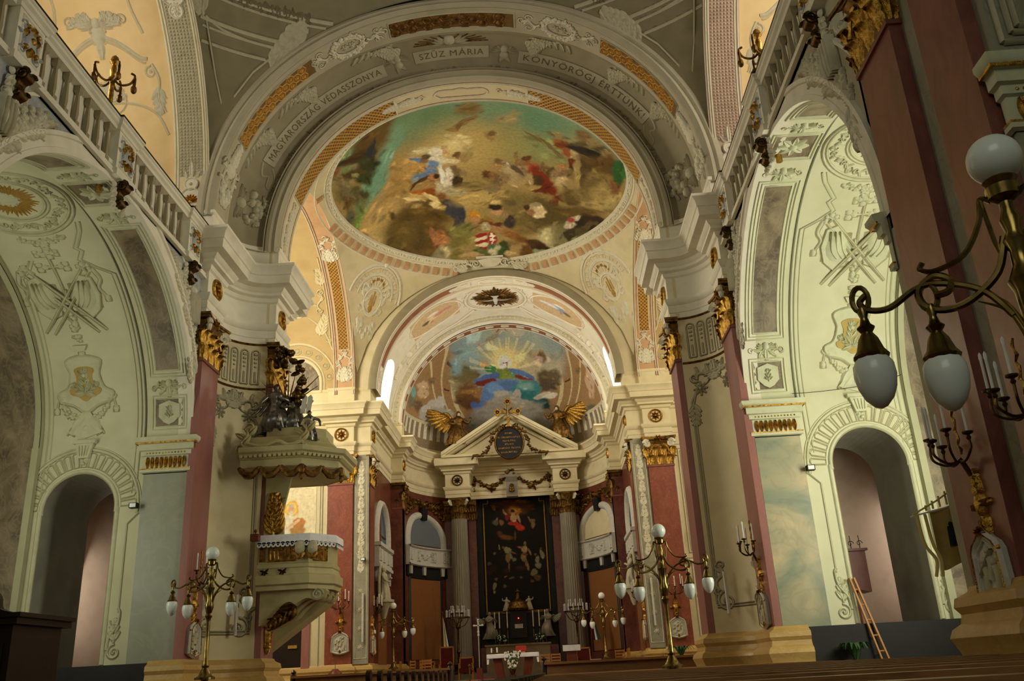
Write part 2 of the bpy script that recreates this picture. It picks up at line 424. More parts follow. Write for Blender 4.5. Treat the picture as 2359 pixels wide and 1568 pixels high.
    def garland(s, pts, r, H=None, n=None, seed=1):
        rg = random.Random(seed); L = sum(math.dist(pts[i], pts[i + 1]) for i in range(len(pts) - 1)); n = n or max(4, int(L / (r * .9)))
        for k in range(n):
            t = k / max(1, n - 1) * (len(pts) - 1); i = min(int(t), len(pts) - 2); fr = t - i
            x = pts[i][0] + (pts[i + 1][0] - pts[i][0]) * fr; y = pts[i][1] + (pts[i + 1][1] - pts[i][1]) * fr
            for q in range(2):
                s.boss(x + rg.uniform(-.6, .6) * r, y + rg.uniform(-.6, .6) * r, r * rg.uniform(.5, .9), (H or r) * rg.uniform(.7, 1.2), 6)
            if k % 2 == 0: s.leaf(x, y, rg.uniform(0, 6.28), r * 1.9, r * .9, (H or r) * .6, .3)
        return s
    def plate(s, poly, h):
        n = len(poly); s.add([(u, v, -.002) for u, v in poly] + [(u, v, h) for u, v in poly], [tuple(range(n, 2 * n))] + [(i, (i + 1) % n, n + (i + 1) % n, n + i) for i in range(n)]); return s
    def frame(s, poly, w, h=None, closed=True):
        p = list(poly) + ([poly[0], poly[1]] if closed else [])
        s.stroke(p, w, w, h); return s
    def mb(s, fn):
        b = MB(); b.add([fn(u, v, h) for u, v, h in s.v], s.f); return b
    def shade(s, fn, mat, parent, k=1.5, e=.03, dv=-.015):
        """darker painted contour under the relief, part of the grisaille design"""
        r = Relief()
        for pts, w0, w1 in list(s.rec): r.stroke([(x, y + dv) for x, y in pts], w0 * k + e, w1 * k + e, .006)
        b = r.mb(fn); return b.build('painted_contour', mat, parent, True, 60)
    def build(s, name, fn, mat, parent=None, flip=False):
        b = s.mb(fn)
        if flip: b.f = [tuple(reversed(f)) for f in b.f]
        return b.build(name, mat, parent, True, 50)
def spline(pts, n=6):
    """catmull-rom through points"""
    out = []; P = [pts[0]] + list(pts) + [pts[-1]]
    for i in range(1, len(P) - 2):
        for k in range(n):
            t = k / n; a, b, c, d = P[i - 1], P[i], P[i + 1], P[i + 2]
            out.append(tuple(.5 * (2 * b[q] + (c[q] - a[q]) * t + (2 * a[q] - 5 * b[q] + 4 * c[q] - d[q]) * t * t + (3 * b[q] - a[q] - 3 * c[q] + d[q]) * t ** 3) for q in range(len(b))))
    out.append(tuple(pts[-1])); return out
def text_tris(txt, size):
    """flat lettering as triangles in 2d (baseline at 0, centred on x)"""
    cu = bpy.data.curves.new('lettering', 'FONT'); cu.body = txt; cu.size = size; cu.align_x = 'CENTER'; cu.space_character = 1.15; cu.resolution_u = 3
    o = bpy.data.objects.new('lettering', cu); COL.objects.link(o)
    dg = bpy.context.evaluated_depsgraph_get(); me = o.evaluated_get(dg).to_mesh()
    vs = [tuple(v.co) for v in me.vertices]; fs = [tuple(p.vertices) for p in me.polygons]
    o.evaluated_get(dg).to_mesh_clear(); bpy.data.objects.remove(o); bpy.data.curves.remove(cu)
    return vs, fs
def letters(name, txt, size, fn, mat, parent, rows=None, dy=0, h=.006):
    b = MB()
    for i, row in enumerate(txt.split('\n')):
        vs, fs = text_tris(row, size)
        b.add([fn(x, y - i * (rows or size * 1.25) + dy, h) for x, y, z in vs], fs)
    return b.build(name, mat, parent, False)
# ------------------------------------------------------------------ painting with soft strokes on a picture surface
def paint(S, T, base, blobs, detail=0):
    """S,T arrays of picture coordinates; base (n,3) linear; blobs: cx,cy, ax,ay, bx,by, hex, soft, alpha.
    detail: number of small brush strokes laid over each smaller patch"""
    out = base.copy(); rg = np.random.RandomState(11); todo = []
    for (cx, cy, ax, ay, bx, by, hx, soft, al) in blobs:
        c = np.array(lin(hx)[:3]); todo.append((cx, cy, ax, ay, bx, by, c, soft, al))
        size = max(math.hypot(ax, ay), math.hypot(bx, by))
        for k in range(0 if soft < .3 else detail if size < .75 else (detail * 2 if size < 1.6 else 0)):
            u, v = rg.uniform(-.75, .75, 2); f = rg.uniform(.18, .42); g = rg.uniform(.1, .24); an = rg.uniform(-.9, .9); ca, sa = math.cos(an), math.sin(an)
            e1 = (f * (ax * ca + bx * sa), f * (ay * ca + by * sa)); e2 = (g * (-ax * sa + bx * ca), g * (-ay * sa + by * ca))
            todo.append((cx + u * ax + v * bx, cy + u * ay + v * by, e1[0], e1[1], e2[0], e2[1], np.clip(c * rg.choice([.45, .6, .75, 1.3, 1.55, 1.8]) * np.array([rg.uniform(.92, 1.1), 1, rg.uniform(.85, 1.1)]), 0, .9), .6, .75 * al))
    for (cx, cy, ax, ay, bx, by, c, soft, al) in todo:
        det = ax * by - ay * bx
        if abs(det) < 1e-9: continue
        R = 1.3 * (math.hypot(ax, ay) + math.hypot(bx, by)); ix = np.nonzero((np.abs(S - cx) < R) & (np.abs(T - cy) < R))[0]
        if not len(ix): continue
        dx = S[ix] - cx; dy = T[ix] - cy
        p = (dx * by - dy * bx) / det; q = (-dx * ay + dy * ax) / det
        r = np.sqrt(p * p + q * q); an = np.arctan2(q, p)
        wob = 1 + .09 * np.sin(3 * an + cx * 9) + .05 * np.sin(8 * an + cy * 7)
        a = np.clip((1.08 - r / wob) / max(soft * 1.25, .02), 0, 1)
        a = (a * a * (3 - 2 * a) * al)[:, None]
        out[ix] = out[ix] * (1 - a) + c[None] * a
    return out
def set_cols(me, cols):
    at = me.color_attributes.new('Col', 'FLOAT_COLOR', 'POINT')
    c = np.ones((len(me.vertices), 4), np.float32); c[:, :3] = cols; at.data.foreach_set('color', c.ravel())
# ------------------------------------------------------------------ the building: dimensions (metres)
XW = 6.67; XP = 6.5; ZS = 12.8
YC, AA, ZA, AB = 15.9, 4.6, 6.8, 4.12            # lower side arches of the nave bay
GA, GH, GZ = 4.6, 6.3, 12.8                       # upper arches above the gallery
def ell(a, b, th, off=0.):
    c, s_ = cos(th), sin(th); nx, ny = c / a, s_ / b; l = math.hypot(nx, ny)
    return a * c + off * nx / l, b * s_ + off * ny / l
class ArcMap:
    """surface coordinates on a barrel: u across (x), v arc length from the far spring, h towards the room"""
    def __init__(s, a, b, yc, z0, s_):
        s.a, s.b, s.yc, s.z0, s.s = a, b, yc, z0, s_
        N = 400; s.th = np.linspace(0, PI, N + 1); y = a * np.cos(s.th); z = b * np.sin(s.th)
        s.len = np.concatenate([[0], np.cumsum(np.hypot(np.diff(y), np.diff(z)))])
    def __call__(s, u, v, h=0.):
        if v < 0: return (s.s * u, s.yc + s.a - h, s.z0 + v)
        th = float(np.interp(v, s.len, s.th)); y, z = ell(s.a, s.b, th, -h)
        return (s.s * u, s.yc + y, s.z0 + z)
# --- floors
fl = sroot('floor', 'stone floor of the nave and crossing')
MB().box(-13, 13, -10, 36, -.2, 0).build('stone_paving', 'stone_floor', fl)
MB().box(-.9, 1.0, 2, 30, 0, .012).build('aisle_runner', 'carpet', fl)
fc = sroot('floor', 'raised floor of the chancel with red carpet')
mb = MB(); mb.box(-5.6, 5.6, 34.4, 50, 0, .55); mb.box(-5.6, 5.6, 35.0, 50, .55, .8); mb.box(-5.6, 5.6, 35.6, 50, .8, 1.0)
mb.build('step', 'stone_floor', fc); MB().box(-1.6, 1.6, 35.7, 44, 1.0, 1.012).build('chancel_carpet', 'carpet', fc)
mb = MB(); mb.box(-3.4, 3.4, 43.8, 48, 1.0, 1.25); mb.build('step', 'stone_floor', fc)
# --- plan paths (left side, x negative)
cove = arc((-5.63, 21.6), 1.04, 180, 90, 14, 1.22)
wall_path = [(-XW, 20.5)] + cove + [(-5.63, 24.4), (-11.8, 24.4)]
ent_path = [(-7.2, 20.46), (-XP, 20.46), (-XP, 21.58), (-XW, 21.6)] + cove[1:-1] + [(-5.63, 22.86), (-5.465, 22.86), (-5.465, 23.88), (-5.63, 23.9), (-5.63, 24.4), (-11.8, 24.4)]
far_path = [(-11.8, 36.3), (-7.15, 36.3), (-7.15, 36.12), (-6.06, 36.12), (-6.06, 36.3), (-5.4, 36.3), (-5.4, 37.35), (-5.55, 37.37), (-5.55, 42.25), (-5.0, 42.25), (-5.0, 42.95)]
far_wall = [(-11.8, 36.3), (-5.55, 36.3), (-5.55, 42.4), (-5.15, 42.4), (-5.15, 43.0)]
apse = arc((0, 43.0), 5.15, 180, 90, 30)
ARCHI = [(.012, 10.0), (.012, 10.16), (.035, 10.18), (.035, 10.38), (.07, 10.40), (.12, 10.52), (.12, 10.56), (.012, 10.57)]
FRIEZE = [(.012, 10.55), (.012, 11.22)]
CORN = [(.012, 11.2), (.07, 11.24), (.1, 11.34), (.2, 11.38), (.2, 11.46), (.26, 11.5), (.3, 11.58), (.5, 11.62), (.52, 11.84), (.55, 11.86), (.58, 12.0), (.66, 12.08), (.66, 12.15), (.012, 12.2)]
ATTIC = [(.012, 12.15), (.012, 12.82), (.05, 12.86), (.05, 12.95), (.0, 12.98)]
BASE = [(.26, 0), (.26, .62), (.22, .66), (.2, 1.1), (.24, 1.2), (.27, 1.27), (.24, 1.36), (.16, 1.42), (.14, 1.52), (.19, 1.6), (.17, 1.7), (.06, 1.76), (.03, 1.82), (0, 1.82)]
def entablature(name, label, paths, s, mats=('plaster_cream', 'plaster_cream', 'plaster_cream'), attic=True):
    r = sroot(name, label)
    for path in paths:
        mir(sweep(ARCHI, path), s).build('architrave', mats[0], r)
        mir(sweep(FRIEZE, path), s).build('frieze', mats[1], r)
        mir(sweep(CORN, path), s).build('cornice', mats[2], r)
        if attic: mir(sweep(ATTIC, path), s).build('attic_course', mats[2], r)
    return r
ENT = {}
for s, sd in ((-1, 'left'), (1, 'right')):
    ENT[s] = entablature('trim_1' if s < 0 else 'trim_2', 'deep moulded cornice sweeping round the concave pier at the %s of the nave' % sd, [ent_path], s, ('plaster_white', 'plaster_white', 'plaster_white'))
    ENT[2 * s] = entablature('trim_3' if s < 0 else 'trim_4', 'cream moulded cornice along the %s side of the chancel arch pier' % sd, [far_path], s)
    r = entablature('trim_5' if s < 0 else 'trim_6', 'curved cream cornice of the apse on the %s' % sd, [apse[2:22]], s, attic=False)
    ENT[3 * s] = r
# --- walls
for s, sd in ((-1, 'left'), (1, 'right')):
    W = sroot('wall_' + sd, '%s nave wall with its big arch, gallery and side chapel' % sd)
    ENT['w%d' % s] = W
    # spandrels around the lower arch
    mb = MB(); n = 48
    pts = [(YC + AA * cos(PI * i / n), ZA + AB * sin(PI * i / n)) for i in range(n + 1)]
    for i in range(n):
        (y0, z0), (y1, z1) = pts[i], pts[i + 1]
        mb.add([(-XW, y0, z0), (-XW, y1, z1), (-XW, y1, 11.0), (-XW, y0, 11.0)], [(0, 1, 2, 3)])
    mb.box(-XW - .3, -XW, 10.7, YC - AA, 0, 11.0)
    mir(mb, s).build('arch_spandrel', 'marble_blue' if s < 0 else 'plaster_grey', W, False)
    # archivolt mouldings
    prof = [(-.01, -.3), (0, .05), (.1, .05), (.11, .03), (.3, .03), (.32, .07), (.4, .07), (.42, 0)]
    mb = MB(); mb.grid(lambda a, b: (lambda k: (lambda yz: (-XW + prof[k][1], YC + yz[0], ZA + yz[1]))(ell(AA, AB, PI * a, prof[k][0])))(int(round(b * 7))), 72, 7)
    mir(mb, s).build('archivolt', 'plaster_white', W)
    prof2 = [(.95, 0), (.96, .04), (1.02, .05), (1.05, 0)]
    def pv(a, b):
        k = int(round(b * 3)); yz = ell(AA, AB, PI * (.03 + .94 * a), prof2[k][0]); return (-XW + prof2[k][1], YC + yz[0], min(ZA + yz[1], 10.96))
    mb = MB(); mb.grid(pv, 72, 3); mir(mb, s).build('outer_fillet', 'plaster_white', W)
    # inner rib of the arch: soffit, jamb, dado
    rib = ArcMap(AA, AB, YC, ZA, s)
    mb = MB(); mb.grid(lambda a, b: (-XW - 1.05 * b, YC + AA * cos(PI * a), ZA + AB * sin(PI * a)), 64, 2); mir(mb, s)
    mb.build('arch_soffit', 'plaster_chapel', W)
    for yj, y2 in ((YC + AA, YC + AA + .3), (YC - AA - .3, YC - AA)):
        mb = MB(); mb.box(-7.72, -XW - .01, yj if yj > YC else yj, y2, 1.78, 6.05); mir(mb, s).build('jamb', 'marble_grey' if s < 0 else 'marble_green', W, False)
        mb = MB(); mb.box(-7.72, -XW - .01, min(yj, y2), max(yj, y2), 6.0, 6.9); mir(mb, s).build('jamb_top', 'plaster_chapel', W, False)
        mb = MB(); d = -.05 if yj > YC else .05
        mb.box(-11.4, -XW - .02, min(yj, y2) + min(d, 0), max(yj, y2) + max(d, 0), 0, 1.78); mir(mb, s).build('dado', 'marble_black', W, False)
    # chapel vault, far and near walls
    a2 = AA + .12; b2 = AB + .12
    mb = MB(); mb.grid(lambda a, b: (-7.72 - 3.7 * b, YC + a2 * cos(PI * a), ZA + b2 * sin(PI * a)), 64, 2); mir(mb, s).build('chapel_vault', 'plaster_chapel', W)
    yf = YC + a2; dx = 9.25; dr = .86; dz = 5.3
    mb = MB(); yw = yf
    pa = [(-dx - dr, 0)] + [(-dx + dr * cos(PI * (1 - i / 20)), dz + dr * sin(PI * (1 - i / 20))) for i in range(21)] + [(-dx + dr, 0)]
    mb.add([(-11.4, yw, 0), (-dx - dr, yw, 0), (-dx - dr, yw, dz), (-dx - dr, yw, 7.0), (-11.4, yw, 7.0)], [(0, 1, 2, 3, 4)])
    mb.add([(-7.7, yw, 0), (-dx + dr, yw, 0), (-dx + dr, yw, dz), (-dx + dr, yw, 7.0), (-7.7, yw, 7.0)], [(4, 3, 2, 1, 0)])
    for i in range(20):
        p, q = pa[1 + i], pa[2 + i]
        mb.add([(p[0], yw, p[1]), (q[0], yw, q[1]), (q[0], yw, 7.0), (p[0], yw, 7.0)], [(0, 1, 2, 3)])
    mir(mb, s).build('chapel_wall', 'plaster_chapel', W, False)
    # the doorway through the chapel wall: reveal and passage
    mb = MB(); full = [(-dx - dr, .0)] + pa[1:-1] + [(-dx + dr, .0)]
    for i in range(len(full) - 1):
        p, q = full[i], full[i + 1]
        mb.add([(p[0], yw, p[1]), (q[0], yw, q[1]), (q[0], yw + 2.2, q[1]), (p[0], yw + 2.2, p[1])], [(3, 2, 1, 0)])
    mir(mb, s).build('passage', 'plaster_door', W)
    mb = MB(); mb.box(-11.4, -6.9, 24.0, 24.15, 0, 7.0); mb.box(-11.6, -11.4, 22.6, 24.2, 0, 7); mb.box(-11.4, -6.9, 22.75, 24.1, 6.9, 7.0)
    mb.add([(-11.4, 22.78, 0), (-dx - dr, 22.78, 0), (-dx - dr, 22.78, 7), (-11.4, 22.78, 7)], [(0, 1, 2, 3)])
    mir(mb, s).build('passage_end', 'plaster_pink', W, False)
    mb = MB(); mb.box(-11.4, -7.6, yf - .04, yf + .02, 0, 1.78)
    mb.v = [v for v in mb.v]; mb2 = MB(); mb2.box(-11.4, -dx - dr, yf - .05, yf + .02, 0, 1.78); mb2.box(-dx + dr, -7.6, yf - .05, yf + .02, 0, 1.78)
    mb2.box(-dx - dr - .02, -dx - dr + .03, yf, yf + 2.2, 0, 1.5); mb2.box(-dx + dr - .03, -dx + dr + .02, yf, yf + 2.2, 0, 1.5)
    mir(mb2, s).build('dado', 'marble_black', W, False)
    mb = MB(); mb.grid(lambda a, b: (-10.35 - 1.0 * b, YC + (a2 - .14) * cos(PI * a), ZA + (b2 - .14) * sin(PI * a)), 48, 1)
    mb.grid(lambda a, b: (-10.35, YC + (a2 - .14 * b) * cos(PI * a), ZA + (b2 - .14 * b) * sin(PI * a)), 48, 1)
    mb.box(-11.4, -10.35, yf - .14, yf, 0, 6.8)
    mir(mb, s).build('outer_rib', 'marble_brown', W)
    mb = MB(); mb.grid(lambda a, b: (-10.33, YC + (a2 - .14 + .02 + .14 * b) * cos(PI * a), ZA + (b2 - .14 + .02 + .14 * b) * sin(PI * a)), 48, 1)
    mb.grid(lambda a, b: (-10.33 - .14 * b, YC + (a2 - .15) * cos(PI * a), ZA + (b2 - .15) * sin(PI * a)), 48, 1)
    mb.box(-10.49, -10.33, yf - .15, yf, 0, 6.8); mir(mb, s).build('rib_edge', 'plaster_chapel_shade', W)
    mb = MB(); mb.box(-11.6, -11.4, 10.5, 22, 0, 11.2); mb.box(-11.4, -7.7, YC - a2 - .2, YC - a2, 0, 7.0); mb.box(-11.5, -XW, 10.7, YC - a2, 6.6, 11.0)
    mir(mb, s).build('outer_wall', 'plaster_chapel', W, False)
    # gallery above: floor, arch soffit, yellow vault and wall
    mb = MB(); mb.box(-11.6, -XW + .02, 10.5, 21.5, 11.06, 11.1); mir(mb, s).build('gallery_floor', 'stone_floor', W, False)
    mb = MB(); mb.grid(lambda a, b: (-XW - .95 * b, YC + GA * cos(PI * a), GZ + GH * sin(PI * a)), 64, 2)
    mb.grid(lambda a, b: (-XW - .95, YC + (GA + .14 * b) * cos(PI * a), GZ + (GH + .14 * b) * sin(PI * a)), 64, 1)
    mb.box(-XW - .95, -XW - .01, 20.5, 20.7, 11, GZ); mb.box(-XW - .95, -XW - .01, 11.1, 11.3, 11, GZ)
    mir(mb, s).build('gallery_arch', 'plaster_pink' if s > 0 else 'plaster_cream', W)
    mb = MB(); mb.grid(lambda a, b: (-XW - .95 - 3.9 * b, YC + (GA + .14) * cos(PI * a), GZ + (GH + .14) * sin(PI * a)), 64, 2)
    mb.box(-11.6, -XW - .95, 20.64, 20.8, 11, GZ); mb.box(-11.6, -XW - .95, 11.0, 11.16, 11, GZ); mb.box(-11.7, -11.5, 10.5, 21.5, 11, 20)
    mir(mb, s).build('gallery_vault', 'plaster_yellow', W)
    # pier between the arches (concave) and its attic, outer shell
    mir(sweep([(0, 0), (0, 12.9)], wall_path), s).build('concave_pier', 'plaster_cream', W)
    # near pier
    mb = MB(); mb.box(-XW - 1.0, -XW, 7.95, 10.69, 0, 11.0); mir(mb, s).build('near_pier', 'marble_strip', W, False)
    mb = MB(); mb.box(-11.8, -11.6, -8, 10.6, 0, 20); mir(mb, s).build('aisle_wall', 'plaster_chapel', W, False)
    mb = MB(); mb.box(-XW - 1.0, -XW, 7.9, 11.3, 11, 20); mir(mb, s).build('near_pier_upper', 'plaster_cream', W, False)
    # transept walls and vault
    T = sroot('wall_transept_' + sd, '%s transept wall with entablature, barrel vault and inscription' % sd); ENT['t%d' % s] = T
    mb = MB(); mb.box(-12, -5.55, 36.3, 36.6, 0, 12.9) if s < 0 else mb.box(-12, -5.55, 36.3, 36.6, 0, 12.9)
    mir(mb, s).build('end_wall', 'plaster_cream', T, False)
    mb = MB(); mb.box(-12.1, -11.9, 24, 37, 0, 20); mir(mb, s).build('outer_wall', 'plaster_cream', T, False)
    mb = MB(); mb.grid(lambda a, b: (-6.0 - .95 * b, 30.25 + 5.85 * cos(PI * a), 12.95 + 5.35 * sin(PI * a)), 64, 2)
    mb.grid(lambda a, b: (-6.95, 30.25 + (5.85 + .18 * b) * cos(PI * a), 12.95 + (5.35 + .18 * b) * sin(PI * a)), 64, 1)
    mir(mb, s).build('arch_soffit', 'plaster_salmon', T)
    mb = MB(); mb.grid(lambda a, b: (-6.95 - 5.0 * b, 30.25 + 6.03 * cos(PI * a), 12.95 + 5.53 * sin(PI * a)), 64, 2)
    mir(mb, s).build('barrel_vault', 'plaster_ochre', T)
    # chancel walls
    Cw = sroot('wall_chancel_' + sd, '%s chancel wall with its tall window and oratory' % sd); ENT['c%d' % s] = Cw
    # lower wall with arched oratory opening  y 38.1..41.5
    yo, ro, zo = 39.8, 1.35, 7.1
    mb = MB(); n = 24
    mb.add([(-5.55, 36.3, 0), (-5.55, yo - ro, 0), (-5.55, yo - ro, 10), (-5.55, 36.3, 10)], [(0, 1, 2, 3)])
    mb.add([(-5.55, yo + ro, 0), (-5.55, 42.4, 0), (-5.55, 42.4, 10), (-5.55, yo + ro, 10)], [(0, 1, 2, 3)])
    for i in range(n):
        p = (yo + ro * cos(PI * i / n), zo + ro * sin(PI * i / n)); q = (yo + ro * cos(PI * (i + 1) / n), zo + ro * sin(PI * (i + 1) / n))
        mb.add([(-5.55, p[0], p[1]), (-5.55, q[0], q[1]), (-5.55, q[0], 10), (-5.55, p[0], 10)], [(0, 1, 2, 3)])
    mb.add([(-5.55, yo - ro, 0), (-5.55, yo + ro, 0), (-5.55, yo + ro, 5.2), (-5.55, yo - ro, 5.2)], [(0, 1, 2, 3)])
    mb.box(-5.55, -5.0, 42.28, 42.95, 0, 10)
    mir(mb, s).build('lower_wall', 'marble_rust', Cw, False)
    mb = MB(); mb.box(-6.6, -5.6, yo - ro, yo + ro, 5.1, 5.2); mb.box(-6.7, -6.6, yo - 2, yo + 2, 5, 9); mir(mb, s).build('oratory_recess', 'plaster_white', Cw, False)
    # vault with a window lunette
    yl, rl, zl = 39.6, 1.55, 13.7
    def vault(a, b): return (-5.55 * cos(PI / 2 * a), 37.35 + 5.0 * b, 12.95 + 5.35 * sin(PI / 2 * a))
    def keep(a, b):
        x, y, z = vault(a, b); return not (abs(y - yl) < rl and z < zl + math.sqrt(max(0, rl * rl - (y - yl) ** 2)))
    mb = MB(); mb.grid(vault, 120, 140, keep=keep); mir(mb, s).build('vault_half', 'plaster_white', Cw)
    lp = [(yl - rl, 12.2)] + [(yl - rl * cos(PI * i / 24), zl + rl * sin(PI * i / 24)) for i in range(25)] + [(yl + rl, 12.2)]
    mb = MB()
    for i in range(len(lp) - 1):
        p, q = lp[i], lp[i + 1]
        xp = -5.55 * math.sqrt(max(0, 1 - (max(0, p[1] - 12.95) / 5.35) ** 2)) + .06; xq = -5.55 * math.sqrt(max(0, 1 - (max(0, q[1] - 12.95) / 5.35) ** 2)) + .06
        mb.add([(xp, p[0], p[1]), (xq, q[0], q[1]), (-6.5, q[0], q[1]), (-6.5, p[0], p[1])], [(0, 1, 2, 3)])
    mb.box(-6.6, -5.5, 37.4, 42.3, 12.0, 12.22)
    mir(mb, s).build('window_reveal', 'plaster_white', Cw)
    wn = sroot('window_1' if s < 0 else 'window_2', 'tall bright arched window in the %s chancel wall' % sd)
    mb = MB(); mb.add([(-6.48, y, z) for y, z in lp], [tuple(range(len(lp)))]); mir(mb, s).build('pane', 'window_glow', wn, False)
    mb = MB()
    for k in (-.75, 0, .75): mb.box(-6.47, -6.42, yl + k - .025, yl + k + .025, 12.2, zl + math.sqrt(rl * rl - k * k))
    for k in (12.9, 13.6, 14.3): mb.box(-6.47, -6.42, yl - rl, yl + rl, k - .02, k + .02)
    mir(mb, s).build('glazing_bar', 'iron', wn, False)
# --- apse wall and semidome
A = sroot('wall_apse', 'curved apse wall of dark red and black marble'); ENT['a'] = A
mb = MB(); ap = [p for p in arc((0, 43), 5.15, 180, 0, 60)]
mb.grid(lambda a, b: (-5.15 * cos(PI * a), 43 + 5.15 * sin(PI * a), 10.05 * b), 60, 1)
mb.build('curved_wall', 'marble_rust', A)
mb = MB(); mb.grid(lambda a, b: (-5.16 * cos(PI * a), 43 + 5.16 * sin(PI * a), 10.03 + 2.6 * b), 60, 1)
mb.build('frieze_wall', 'plaster_cream', A)
def semid(a, b):
    th = PI * a; ph = PI / 2 * b
    return (-5.15 * cos(th) * cos(ph), 43 + 5.15 * sin(th) * cos(ph), 12.5 + 5.4 * sin(ph))
# --- arches over the nave front: plan profile carried over a half ellipse
def gx(r, th): c = cos(th); return -r * math.copysign(abs(c) ** .94, c)      # the great arch is slightly basket-shaped
def gz(r, th): return ZS + (1.0 - .043 * (r - 5.465)) * r * max(0, sin(th)) ** .94
def arch_sweep(prof, z0, k, n=72):
    mb = MB()
    def fn(a, b):
        q = prof[int(round(b * (len(prof) - 1)))]; th = PI * a
        if k == KA: return (gx(q[0], th), q[1], gz(q[0], th))
        return (-q[0] * cos(th), q[1], z0 + k * q[0] * sin(th))
    mb.grid(fn, n, len(prof) - 1)
    return mb
KA = .985
C0 = sroot('ceiling', 'painted nave vault and the great transverse arch with its inscription'); ENT['ceil'] = C0
arch_sweep([(6.95, 20.40), (6.8, 20.36), (6.72, 20.42), (6.62, 20.36), (6.5, 20.46), (6.5, 20.52)], ZS, KA).build('outer_moulding', 'plaster_grey', C0)
arch_sweep([(6.5, 20.5), (6.5, 21.5)], ZS, KA).build('floral_soffit', 'plaster_grey', C0)
cv = [(-x, y) for x, y in cove]
arch_sweep([(6.5, 21.48), (6.53, 21.52), (6.5, 21.58), (6.62, 21.6)] + [(x - .05, y) for x, y in cv[:-2]], ZS, KA, 72).build('inscription_cove', 'plaster_taupe', C0)
arch_sweep([(5.85, 22.6), (5.85, 22.72), (5.8, 22.66), (5.7, 22.66), (5.66, 22.75), (5.56, 22.72), (5.52, 22.8), (5.465, 22.86), (5.465, 22.95)], ZS, KA).build('inner_archivolt', 'plaster_grey', C0)
arch_sweep([(5.465, 22.94), (5.465, 23.88), (5.6, 23.93), (6.3, 24.3), (7.5, 24.45)], ZS, KA).build('inner_soffit', 'plaster_cream', C0)
def nave_vault(x, y):
    return ZS - .05 + 6.5 * math.sqrt(2) * math.sqrt(max(0, 1 - x * x / (2 * 6.75 ** 2) - (y - 15.9) ** 2 / (2 * 4.7 ** 2)))
mb = MB(); mb.grid(lambda a, b: (-6.8 + 13.6 * a, 11.2 + 9.25 * b, nave_vault(-6.8 + 13.6 * a, 11.2 + 9.25 * b)), 64, 48); mb.build('sail_vault', 'plaster_olive', C0)
mb = MB(); mb.box(-12, 12, -8, 11.2, 19.5, 19.7); mb.build('nave_vault_behind', 'plaster_olive', C0, False)
mb = MB(); mb.box(-12, 12, 11, 49, 23.5, 23.7); mb.build('roof_underside', 'plaster_dark', C0, False)
# --- crossing: pendentives + painted dome
CX_ = sroot('ceiling', 'pendentive vault over the crossing with the great round fresco'); ENT['cross'] = CX_
YD = 30.25; RD = 5.72
def dome(x, y): return 12.64 + .5 * max(0, (YD - y) / 5.95) ** 2 + 7.75 * math.sqrt(max(0.001, 1 - x * x / (2 * 6.05 ** 2) - (y - YD) ** 2 / (2 * 5.95 ** 2)))
def pend(a, b):
    th = 2 * PI * a; c, s_ = cos(th), sin(th)
    R = min(6.05 / max(abs(c), 1e-6), 5.95 / max(abs(s_), 1e-6)); r = RD * .99 + (R - RD * .99) * b
    x, y = r * c, YD + r * s_; return (x, y, dome(x, y))
mb = MB(); mb.grid(pend, 192, 14, cu=True); mb.build('pendentive', 'plaster_cream', CX_)
# --- chancel arch
CC = sroot('ceiling', 'bright chancel vault and arches with the dove medallion'); ENT['chan'] = CC
arch_sweep([(5.46, 36.2), (5.46, 36.08), (5.4, 36.04), (5.16, 36.06), (5.11, 36.1)], 12.8, .965).build('front_band', 'plaster_taupe', CC)
arch_sweep([(5.35, 36.27), (6.9, 36.27)], 12.8, .965).build('arch_spandrel', 'plaster_cream', CC)
arch_sweep([(5.11, 36.1), (5.11, 37.3), (5.5, 37.34), (5.6, 37.45)], 12.8, .965).build('soffit', 'plaster_white', CC)
arch_sweep([(5.6, 42.3), (5.55, 42.2), (5.5, 42.2), (5.45, 42.26), (5.2, 42.24), (5.16, 42.2), (5.1, 42.2), (5.02, 42.3)], 12.9, 1.0).build('apse_arch_front', 'plaster_white', CC)
arch_sweep([(5.02, 42.28), (5.02, 42.95), (5.12, 42.98), (5.15, 43.05)], 12.9, .99).build('apse_arch_soffit', 'plaster_red_brown', CC)
# ------------------------------------------------------------------ capitals, pilasters
def leaf_mesh(name, L, W, mat, curl=.5):
    """upright acanthus leaf: base at origin, rises along z, tip curls out along +x"""
    mb = MB(); n = 7; m = 6
    def fn(a, b):
        t = a; wv = (b - .5) * 2
        ww = W * .5 * (.72 + .4 * sin(PI * t * .9)) * (1 - max(0, t - .72) * 2.6) * (1 + .10 * cos(t * 22))
        z = L * (t if t < .75 else .75 + (t - .75) * .2 - (t - .75) ** 2 * 2.2)
        x = .02 + .08 * L * t + (max(0, t - .45) ** 1.6) * L * curl * 1.5 - .03 * wv * wv + .018 * cos(wv * 9)
        return (x, wv * ww, z)
    mb.grid(fn, n, m)
    me = mb.mesh(name, True, 60); me.materials.append(MATS[mat]); return me
def volute_mesh(name, R, mat, th=.06):
    r = MB(); n = 30
    pts = [(R * (1 - .85 * i / n) * cos(2.2 * 2 * PI * i / n), 0, R * (1 - .85 * i / n) * sin(2.2 * 2 * PI * i / n)) for i in range(n + 1)]
    r.tube(pts, [th * (1 - .5 * i / n) for i in range(n + 1)], 6); r.ball((0, 0, 0), R * .22, 8, 5, (1, 1.6, 1))
    r.lathe([(R * .8, -th * .3), (R * .8, th * .3)], 14) if False else None
    me = r.mesh(name); me.materials.append(MATS[mat]); return me
LEAF_G = leaf_mesh('acanthus_leaf', .5, .34, 'gold'); LEAF_D = leaf_mesh('acanthus_leaf', .5, .34, 'gold_dark')
